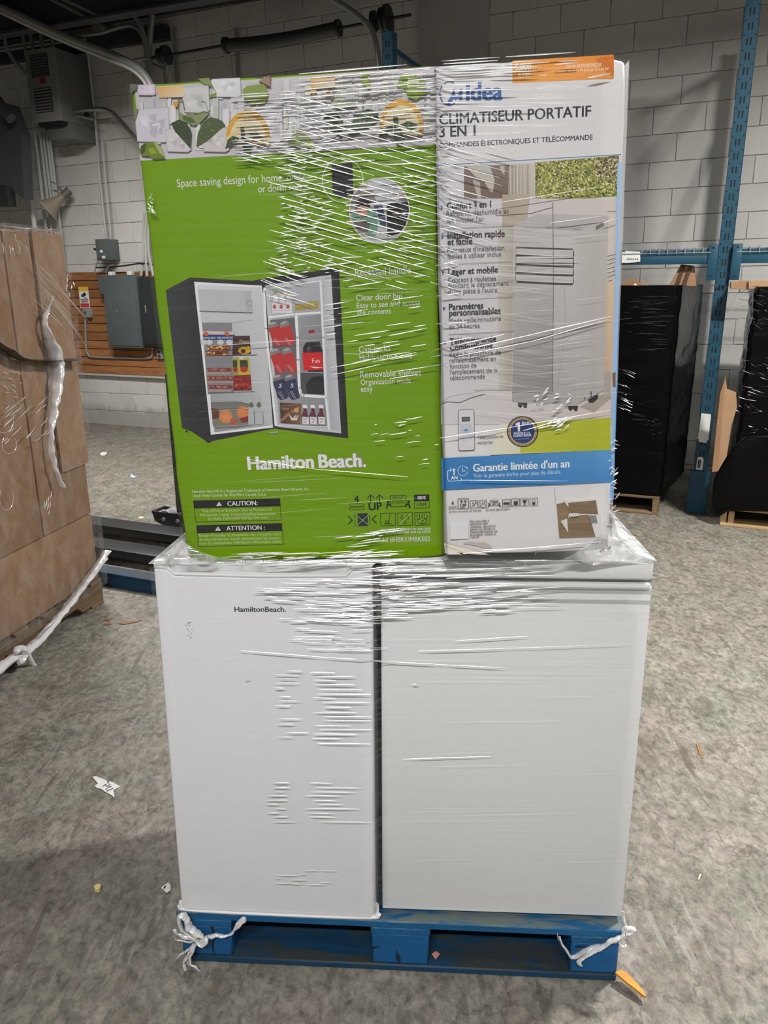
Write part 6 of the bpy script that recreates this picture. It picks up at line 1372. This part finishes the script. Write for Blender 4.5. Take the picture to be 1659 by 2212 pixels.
def side_up(fr_, u0, sg):
    def f(u, v):
        P = fr_.W(u0 + sg * 0.001, 0.03 + (gh - 0.05) * v, 0.010 - 0.5 * u); return P + fr_.U * sg * abs(nz(P, 7, 0.002, 5))
    return f
m = MB(); m.grid(side_up(FG, -0.001, -1), 8, 40); wpart('side_film', m, M_FILM, smooth=True, ang=180)
m = MB(); m.grid(side_up(FW, ww, 1), 8, 40); wpart('side_film', m, M_FILM, smooth=True, ang=180)
# skirt where the film flares from the cartons out to the appliances' corners
def unit_top(o=0.016):
    return [FF.W(xl - 0.003, fh_ + 0.004, o), FF.W(xr, fh_ + 0.004, o), FZ.W(lx0, lz1 + 0.002, o + 0.008), FZ.W(lx1 + 0.002, lz1 + 0.002, o + 0.008)]
def hem(u, hl=0.08, hr=0.06):
    """how far up the cartons the film leaves them: higher at both outer corners"""
    e = min(1.0, abs(u - 0.47) / 0.5) ** 9; return 0.006 + e * (hl if u < 0.5 else hr)
def f_sk(u, v):
    h = hem(u); T = lerp_pts(upper_front(h, 0.013), u); B = lerp_pts(unit_top(), u); s_ = v
    sag = (1 - math.cos(s_ * math.pi / 2)) if (u < 0.06 or u > 0.94) else s_
    P = B.lerp(T, s_); P = P + Vector((0, 0, -0.012 * math.sin(math.pi * s_) * (1 if (u < 0.1 or u > 0.9) else 0.2)))
    return P - FG.A * abs(nz(P, 18, 0.0015, 7))
m = MB(); m.grid(f_sk, 110, 14); wpart('film_skirt', m, M_SKIRT, smooth=True, ang=180)
def sk_side(right):
    def f(u, v):
        fr_, u0 = (FW, ww + 0.004) if right else (FG, -0.005)
        T = fr_.W(u0, hem(1.0 if right else 0.0) + 0.02 * u, 0.013 - 0.46 * u)
        B = (FZ.W(lx1 + 0.003, lz1 + 0.002, 0.024 - 0.55 * u) if right else FF.W(xl - 0.004, fh_ + 0.004, 0.016 - 0.5 * u))
        P = B.lerp(T, v); w_ = math.sin(math.pi * v)
        P = P + Vector((-0.018 * w_ * (1 if right else -1), 0, -0.016 * w_)); n_ = noise.noise(Vector((u * 9 + v * 3, v * 1.2, 3.0))) * 0.005 * w_
        return P + Vector((n_, 0, n_))
    return f
m = MB(); m.grid(sk_side(False), 40, 14); wpart('film_skirt', m, M_SKIRT, smooth=True, ang=180)
m = MB(); m.grid(sk_side(True), 40, 14); wpart('film_skirt', m, M_SKIRT, smooth=True, ang=180)
# film round the appliances
def low_front(z, o=0.010):
    oz = o + (0.014 if z > gz1 - 0.012 else (0.008 if z > rz0 - 0.02 else 0.0))
    return [FF.W(lerp(bl_[0], xl, z / fh_) - 0.003, z * fh_ / (lz1 + 0.005), o), FF.W(lerp(lowr[0], xr, z / fh_), z * fh_ / (lz1 + 0.005), o), FZ.W(zx0 - 0.004, z, oz), FZ.W(lerp(zx1, zx1, 0) + (0.014 if z > gz1 - 0.012 else (0.009 if z > rz0 - 0.02 else 0.0)) + 0.003, z, oz)]
def lerp(a, b, t): return a + (b - a) * min(max(t, 0), 1)
def f_lo(u, v):
    z = 0.02 + (lz1 - 0.02) * v; P = lerp_pts(low_front(z), u); return P - FF.A * (abs(nz(P, 5, 0.002, 11)) + abs(nz(Vector((P.x * 0.15, P.y, P.z)), 30, 0.0004, 13)))
m = MB(); m.grid(f_lo, 70, 120); wpart('front_film', m, M_FILM_LOW, smooth=True, ang=180)

# creases: raised ridges in the film that catch the lamps, glints partly painted white
rr = random.Random(21)
def cpt(px, py, o):
    if py > 1212: fr_ = FF if px < 812 else FZ; o += 0.012 if (px >= 812 and py < 1285) else 0.0
    else: fr_ = FG if px < 949 else FW
    return fr_.at(px, py, o)
class Creases:
    def __init__(s): s.m = MB()
    def ridge(s, p0, p1, wpx, bow=0.0, o=0.0155):
        pts = []; n = 4; L2 = math.hypot(p1[0] - p0[0], p1[1] - p0[1])
        for i in range(n + 1):
            t = i / n; x = p0[0] + (p1[0] - p0[0]) * t; y = p0[1] + (p1[1] - p0[1]) * t + bow * math.sin(math.pi * t); pts.append(cpt(x, y, o))
        # a shallow fold: rounded upper side, tucked-in underside
        w_ = 1.15 * wpx / 1150; D = (pts[-1] - pts[0]).normalized(); fr_ = FW if p0[0] > 949 else FG; Nn = -fr_.A; Q = Nn.cross(D).normalized(); Q = Q if Q.z > 0 else -Q
        n0 = len(s.m.v); prof = ((0.5, 0.0), (0.22, 0.24), (-0.06, 0.38), (-0.34, 0.45), (-0.5, 0.40), (-0.52, 0.0))
        for p, kk_ in zip(pts, (0.3, 0.9, 1.0, 0.85, 0.25)):
            for a_, b_ in prof: s.m.v.append(tuple(p + Q * (a_ * w_ * kk_) + Nn * (b_ * w_ * kk_)))
        for i in range(n):
            for j in range(5):
                a0 = n0 + i * 6 + j; s.m.f.append((a0, a0 + 1, a0 + 7, a0 + 6))
    def fam(s, n, x0, x1, y0, y1, l0, l1, s0, s1, w0, w1, drift=0.0):
        for _ in range(n):
            x = rr.uniform(x0, x1); y = rr.uniform(y0, y1) + drift * (x - x0); l = rr.uniform(l0, l1); sl = rr.uniform(s0, s1)
            s.ridge((x, y), (x + l, y + sl * l), rr.uniform(w0, w1), rr.uniform(-1, 1))
C1 = Creases()
def weave(x0, x1, y0, y1, slope, gap, l0, l1, p, w0, w1, jig=1.5, shape=None):
    """parallel creases: evenly spaced lines, each broken into pieces"""
    y = y0
    while y < y1:
        x = x0 + rr.uniform(-6, 12)
        while x < x1:
            l = rr.uniform(l0, l1); yy = y + slope * (x - x0)
            if rr.random() < p and (shape is None or shape(x, yy)): C1.ridge((x, yy), (min(x + l, x1 + 20), yy + slope * (min(x + l, x1 + 20) - x)), rr.uniform(w0, w1), 0)
            x += l + rr.uniform(4, 30)
        y += gap * rr.uniform(0.75, 1.3) + rr.uniform(-jig, jig) * 0.3
weave(506, 620, 205, 350, -0.06, 6.5, 40, 110, 0.9, 1.2, 2.6)
weave(640, 940, 160, 330, -0.085, 9.5, 70, 240, 0.75, 1.6, 4.0)
weave(880, 1140, 150, 262, -0.02, 11.0, 60, 180, 0.7, 1.6, 3.2, shape=lambda x, y: x < 1090 - (y - 130) * 0.5)
weave(950, 1230, 132, 156, -0.065, 6.0, 60, 160, 0.75, 1.2, 2.6)
weave(632, 860, 205, 560, 0.285, 13.0, 90, 240, 0.88, 1.4, 2.5, shape=lambda x, y: y < 640)
weave(505, 640, 290, 600, 0.27, 11.5, 40, 130, 0.85, 1.2, 2.3, shape=lambda x, y: y < 610 and x > 500 + (y - 290) * 0.28)
weave(860, 975, 275, 600, 0.28, 13.0, 60, 140, 0.9, 1.4, 2.5)
weave(945, 1095, 285, 500, 0.27, 14.0, 50, 150, 0.75, 1.3, 2.3, shape=lambda x, y: x < 1100 - (y - 300) * 0.7)
weave(740, 950, 335, 560, -0.06, 12.0, 30, 120, 0.6, 1.3, 2.4)
weave(600, 700, 320, 600, -0.14, 8.0, 8, 46, 0.8, 1.2, 2.6)
weave(700, 900, 560, 820, -0.15, 14.0, 10, 80, 0.5, 1.0, 2.2)
C1.fam(10, 700, 860, 700, 830, 50, 130, -0.22, -0.14, 1.0, 1.8)
C1.fam(14, 560, 620, 560, 640, 30, 90, 0.2, 0.4, 1.0, 2.0)
C1.fam(16, 690, 840, 1140, 1208, 10, 90, -0.16, -0.06, 1.0, 2.4)
C1.fam(8, 398, 420, 1180, 1212, 8, 30, -0.1, 0.3, 1.0, 2.0)
C1.fam(16, 800, 950, 900, 1010, 4, 40, -0.2, -0.08, 0.9, 1.8)
for a, b, w_ in (((935, 757), (1090, 722), 2.4), ((930, 772), (1160, 720), 2.8), ((1150, 722), (1320, 683), 2.8), ((985, 770), (1150, 737), 2.0), ((1150, 737), (1312, 690), 1.6), ((950, 742), (1020, 728), 2.0), ((1190, 481), (1314, 465), 1.6), ((1301, 482), (1333, 471), 1.5), ((1060, 440), (1320, 400), 1.2), ((950, 946), (1098, 924), 1.6), ((1098, 924), (1318, 886), 1.6), ((996, 1037), (1228, 1039), 1.5), ((680, 1013), (881, 1030), 1.5), ((535, 992), (680, 1013), 1.0), ((1000, 1196), (1300, 1170), 2.0), ((1040, 1188), (1200, 1182), 1.4), ((445, 748), (640, 735), 1.0), ((1115, 555), (1250, 556), 2.2), ((1130, 930), (1220, 905), 2.0), ((1160, 925), (1215, 915), 1.6), ((1270, 168), (1320, 158), 3.0), ((940, 640), (1000, 632), 2.2), ((940, 700), (1012, 695), 2.2), ((938, 575), (990, 562), 2.4)):
    C1.ridge(a, b, w_)
C1.fam(16, 1150, 1230, 850, 890, 4, 16, -1.2, 0.2, 1.5, 3.0); C1.fam(20, 1180, 1220, 905, 930, 4, 22, -1.0, 0.1, 1.2, 2.6)
C1.fam(30, 1314, 1328, 950, 1120, 3, 12, -2.0, 1.0, 1.0, 2.0)
C1.fam(18, 318, 328, 430, 460, 3, 10, -1.5, 1.5, 1.0, 2.2)
# lower appliances
C1.fam(22, 545, 760, 1248, 1300, 30, 150, 0.0, 0.06, 1.0, 2.6); C1.fam(30, 632, 760, 1296, 1340, 30, 120, 0.0, 0.06, 1.0, 2.6)
C1.fam(26, 600, 760, 1335, 1410, 20, 120, -0.02, 0.06, 1.0, 2.0)
for i in range(17):
    y = 1448 + i * 9.6 + rr.uniform(-1.5, 1.5)
    if rr.random() < 0.75: x = rr.uniform(588, 620); C1.ridge((x, y), (x + rr.uniform(20, 60), y + 0.5), rr.uniform(1.2, 2.4))
    x = rr.uniform(668, 700); C1.ridge((x, y + 3), (x + rr.uniform(40, 120), y + 4), rr.uniform(1.2, 2.6))
for i in range(10):
    y = 1692 + i * 9.2 + rr.uniform(-1.5, 1.5); x = rr.uniform(570, 600); C1.ridge((x, y), (x + rr.uniform(20, 60), y), rr.uniform(1.4, 2.6)); x = rr.uniform(655, 690); C1.ridge((x, y), (x + rr.uniform(50, 120), y + 1), rr.uniform(1.4, 2.8))
C1.fam(10, 570, 760, 1878, 1915, 4, 60, 0.0, 0.03, 1.0, 1.8)
C1.fam(85, 815, 1130, 1210, 1330, 25, 150, -0.08, 0.01, 1.1, 3.0)
C1.fam(34, 760, 850, 1212, 1350, 20, 90, -0.12, 0.02, 1.2, 2.8)
C1.fam(40, 470, 800, 1196, 1224, 20, 120, -0.10, -0.02, 1.1, 2.6)
for a, b, w_ in (((516, 1405), (700, 1420), 1.8), ((700, 1420), (860, 1430), 1.8), ((804, 1428), (960, 1436), 1.8), ((960, 1436), (1092, 1443), 1.6), ((905, 1406), (1090, 1401), 1.8), ((1090, 1401), (1380, 1390), 0.8), ((870, 1640), (1060, 1634), 1.4), ((890, 1478), (902, 1478), 2.4), ((985, 1384), (1140, 1374), 1.4), ((1140, 1290), (1180, 1288), 1.6), ((880, 1300), (960, 1296), 2.0)):
    C1.ridge(a, b, w_)
wpart('film_crease', C1.m, M_CREASE, kind='stuff', smooth=True, ang=180)
C2 = Creases()      # broad soft folds
C2.fam(24, 500, 900, 190, 640, 80, 260, -0.12, 0.02, 1.0, 1.8)
C2.fam(40, 960, 1100, 450, 900, 60, 220, 0.02, 0.22, 1.0, 2.0); C2.fam(40, 1080, 1250, 480, 900, 40, 120, -0.14, -0.06, 1.0, 2.0)
C2.fam(16, 420, 760, 480, 1200, 80, 240, -0.10, -0.03, 1.0, 1.6)
C2.fam(24, 830, 1160, 1290, 1900, 120, 300, -0.02, 0.01, 0.8, 1.4)
wpart('soft_crease', C2.m, M_CREASE2, kind='stuff', smooth=True, ang=180)

# bunched ends of film tied round the pallet corners
def fpath(Z_, pts, out, r, seg=10, flat=0.6, jit=0.1, mat=None, name='film_tail', fr_=FP, amp=0.004):
    P = [fr_.at(*Z_(*p), out) for p in pts]; P = smooth_path(P, 6); k_ = len(P)
    rj = random.Random(int(pts[0][0] * 7 + pts[0][1])); n = len(r) - 1 if isinstance(r, list) else 0
    rs = []
    for i in range(k_):
        t = i / (k_ - 1)
        b = r if not n else r[min(int(t * n), n - 1)] * (1 - (t * n - min(int(t * n), n - 1))) + r[min(int(t * n), n - 1) + 1] * (t * n - min(int(t * n), n - 1))
        rs.append(b * (1 + rj.uniform(-jit, jit)))
    m = MB(); m.tube(P, rs, seg, flat=flat); crumple(m, amp, 60, rj.random() * 9); return wpart(name, m, mat or M_TIE, smooth=True, ang=70)
ZL = zoomer(370, 1940, 8.73); ZR = zoomer(1180, 1900, 6.9125)
fpath(ZL, [(240, 345), (290, 430), (350, 560), (470, 650), (600, 740)], 0.022, [0.010, 0.012, 0.011, 0.010, 0.008])
fpath(ZL, [(150, 370), (150, 470), (220, 600), (300, 680), (460, 760)], 0.018, [0.007, 0.008, 0.006, 0.005, 0.005])
fpath(ZL, [(240, 345), (190, 345), (140, 380)], 0.018, [0.008, 0.009, 0.006])
fpath(ZL, [(78, 600), (100, 680), (280, 735), (470, 790), (560, 800)], 0.012, 0.0035, flat=1.2)
fpath(ZL, [(70, 770), (110, 800), (250, 815), (400, 830)], 0.008, 0.0028, flat=1.2, mat=M_SKIRT)
fpath(ZL, [(540, 800), (640, 740), (800, 715), (950, 705), (1090, 695), (1180, 600), (1300, 450), (1400, 400)], 0.010, [0.004, 0.0045, 0.005, 0.0045, 0.003, 0.005, 0.008, 0.006], flat=0.8)
fpath(ZL, [(470, 800), (560, 860), (650, 830), (660, 770), (560, 790)], 0.022, [0.007, 0.010, 0.009, 0.006], name='film_knot')
fpath(ZL, [(560, 880), (640, 895), (690, 880)], 0.020, [0.005, 0.004, 0.002])
fpath(ZL, [(480, 860), (380, 950), (290, 1100), (240, 1230), (260, 1340), (380, 1430)], 0.022, [0.006, 0.008, 0.006, 0.005, 0.006, 0.001])
fpath(ZL, [(460, 880), (400, 1000), (360, 1130), (370, 1240), (450, 1290), (560, 1370)], 0.028, [0.005, 0.006, 0.005, 0.004, 0.004, 0.001])
fpath(ZL, [(400, 930), (320, 1100), (330, 1270), (360, 1300)], 0.018, [0.004, 0.005, 0.005, 0.002], mat=M_SKIRT)
fpath(ZL, [(350, 940), (230, 1030), (140, 1110), (60, 1200)], 0.030, [0.003, 0.004, 0.003, 0.001], mat=M_SKIRT)
fpath(ZR, [(170, 800), (230, 950), (330, 1110), (400, 1150), (520, 1095), (700, 1015), (900, 955), (1070, 880), (1180, 840)], 0.012, [0.003, 0.003, 0.004, 0.006, 0.006, 0.007, 0.006, 0.005, 0.004], mat=M_SKIRT, flat=0.8)
fpath(ZR, [(200, 850), (240, 970), (340, 1110), (395, 1155), (520, 1115), (700, 1050), (900, 970)], 0.010, 0.0022, flat=1.0)
fpath(ZR, [(1180, 830), (1060, 880), (920, 950), (780, 1050), (640, 1120), (545, 1170), (500, 1225), (545, 1310)], 0.022, [0.004, 0.006, 0.007, 0.0055, 0.005, 0.005, 0.0065, 0.001], amp=0.003)
fpath(ZR, [(560, 1170), (500, 1180), (470, 1220), (500, 1270)], 0.024, [0.005, 0.005, 0.004, 0.002])
fpath(ZR, [(1170, 850), (1160, 780), (1210, 730), (1290, 745), (1340, 760)], 0.016, [0.005, 0.008, 0.009, 0.007, 0.002], name='film_knot')
fpath(ZR, [(1180, 800), (1230, 800), (1280, 780)], 0.020, [0.006, 0.007, 0.003])
fpath(ZR, [(1080, 900), (1100, 970), (1160, 1000), (1180, 980)], 0.008, 0.0022, flat=1.0)
fpath(ZR, [(1195, 720), (1165, 600), (1135, 460)], 0.004, 0.0018, flat=1.0, name='film_edge')

# ------------------------------------------------------------------ litter on the floor
def litter(name, label, cat, Z_, pts, th, mat, lift=0.0, tilt=None):
    P = [on_floor(*Z_(*p)) for p in pts]; c0 = sum(P, Vector()) / len(P); m = MB(); k_ = len(P); n0 = 0
    # keep the outline anticlockwise from above
    ar = sum(P[i].x * P[(i + 1) % k_].y - P[(i + 1) % k_].x * P[i].y for i in range(k_)); P = P if ar > 0 else P[::-1]
    up = [Vector((p.x, p.y, th + 0.0008 + lift + (tilt(p - c0) if tilt else nz(p, 60, 0.002, 1) + 0.001))) for p in P]; dn = [Vector((u.x, u.y, u.z - th)) for u in up]
    m.v = [tuple(v - c0) for v in up + dn]; m.f = [tuple(range(k_)), tuple(k_ + i for i in reversed(range(k_)))] + [(i, k_ + i, k_ + (i + 1) % k_, (i + 1) % k_) for i in range(k_)]
    o = obj(name, m, mat); o.location = c0; return tag(o, label, cat)
Z0 = zoomer(0, 1480, 3.021)
pp = litter('paper_scrap', 'torn white paper scrap with pen marks on floor left of the fridge', 'paper', Z0, [(603, 602), (625, 598), (680, 618), (740, 638), (785, 665), (755, 680), (740, 692), (748, 735), (715, 715), (690, 703), (660, 680), (632, 675), (618, 660), (640, 648)], 0.0006, M_PAPER)
m = MB()
for q in ([(672, 668), (690, 655), (700, 668), (720, 655)], [(690, 690), (712, 672), (730, 668)], [(696, 700), (720, 690), (740, 680)], [(700, 632), (712, 640), (706, 648)]):
    m.tube([on_floor(*Z0(*p)) - pp.location + Vector((0, 0, 0.0044)) for p in q], 0.0012, 5)
obj('pen_marks', m, M_BLACKHOLE, pp)
pq = litter('paper_scrap', 'small four-sided white paper piece by the lower left fridge corner', 'paper', Z0, [(1050, 1325), (1100, 1293), (1115, 1310), (1112, 1345), (1088, 1362)], 0.0006, M_PAPER)
m = MB(); m.tube([on_floor(*Z0(*p)) - pq.location + Vector((0, 0, 0.003)) for p in ((1072, 1332), (1080, 1318))], 0.002, 6); obj('dark_spot', m, M_BLACKHOLE, pq)
litter('crumb', 'yellow crumb of foam on floor left of the pallet', 'debris', Z0, [(616, 1338), (625, 1325), (648, 1318), (664, 1330), (655, 1350), (640, 1358), (620, 1350)], 0.010, plain('pale_yellow', (0.75, 0.62, 0.25), 0.6))
litter('wood_splinter', 'bright orange wood splinter by the right front pallet corner', 'wood', ZR, [(1025, 1535), (1045, 1500), (1110, 1478), (1180, 1500), (1290, 1600), (1400, 1715), (1458, 1785), (1476, 1842), (1435, 1832), (1330, 1750), (1220, 1680), (1100, 1590)], 0.006, M_ORANGE, lift=0.004, tilt=lambda d: max(0.0, 0.012 - d.x * 0.16))
Z1 = zoomer(1340, 1200, 2.186)
litter('dry_leaf', 'dry brown leaf lying on the floor right of freezer', 'leaf', Z1, [(358, 890), (372, 893), (384, 915), (386, 945), (391, 960), (384, 958), (372, 935), (362, 908)], 0.0008, plain('leaf_brown', (0.26, 0.15, 0.06), 0.7))
litter('wood_chip', 'tiny pale yellow chip on floor right of the freezer foot', 'debris', Z1, [(366, 1532), (374, 1510), (384, 1506), (378, 1520), (372, 1534)], 0.001, plain('chip_yellow', (0.75, 0.65, 0.38), 0.7))
ZI = zoomer(0, 0, 1)
litter('paper_scrap', 'small white scrap on far floor near the left wall foot', 'paper', ZI, [(216, 981), (222, 977), (232, 978), (228, 984), (219, 985)], 0.004, M_PAPER)
litter('film_scrap', 'pale blue scrap of film on the far floor', 'plastic film', ZI, [(281, 1031), (284, 1025), (290, 1030), (296, 1031), (288, 1035)], 0.006, plain('pale_blue', (0.5, 0.62, 0.78), 0.4))
litter('wood_chip', 'pale yellow chip on floor left of the roller leg', 'debris', ZI, [(297, 1118), (306, 1116), (313, 1120), (303, 1122)], 0.003, plain('straw', (0.62, 0.52, 0.3), 0.7))
for k_, q in enumerate(([(224, 1341), (232, 1337), (244, 1336), (236, 1342)], [(223, 1350), (233, 1345), (242, 1349), (232, 1351)], [(254, 1348), (280, 1343), (308, 1339), (298, 1344), (268, 1350)])):
    litter('wood_splinter', ['short brown splinter nearest the carton load', 'curved brown splinter just below the short one', 'long thin brown splinter pointing at the fridge'][k_], 'wood', ZI, q, 0.002, plain('splinter_brown', (0.24, 0.13, 0.07), 0.7))
o = litter('wood_chip', 'pink chip of card inside the right pallet opening', 'debris', ZI, [(934, 2020), (943, 2014), (951, 2020), (942, 2029)], 0.002, plain('pink_card', (0.62, 0.26, 0.24), 0.6))
P = FP.at(942, 2021, -0.03); o.location = (P.x, P.y, 0.019)
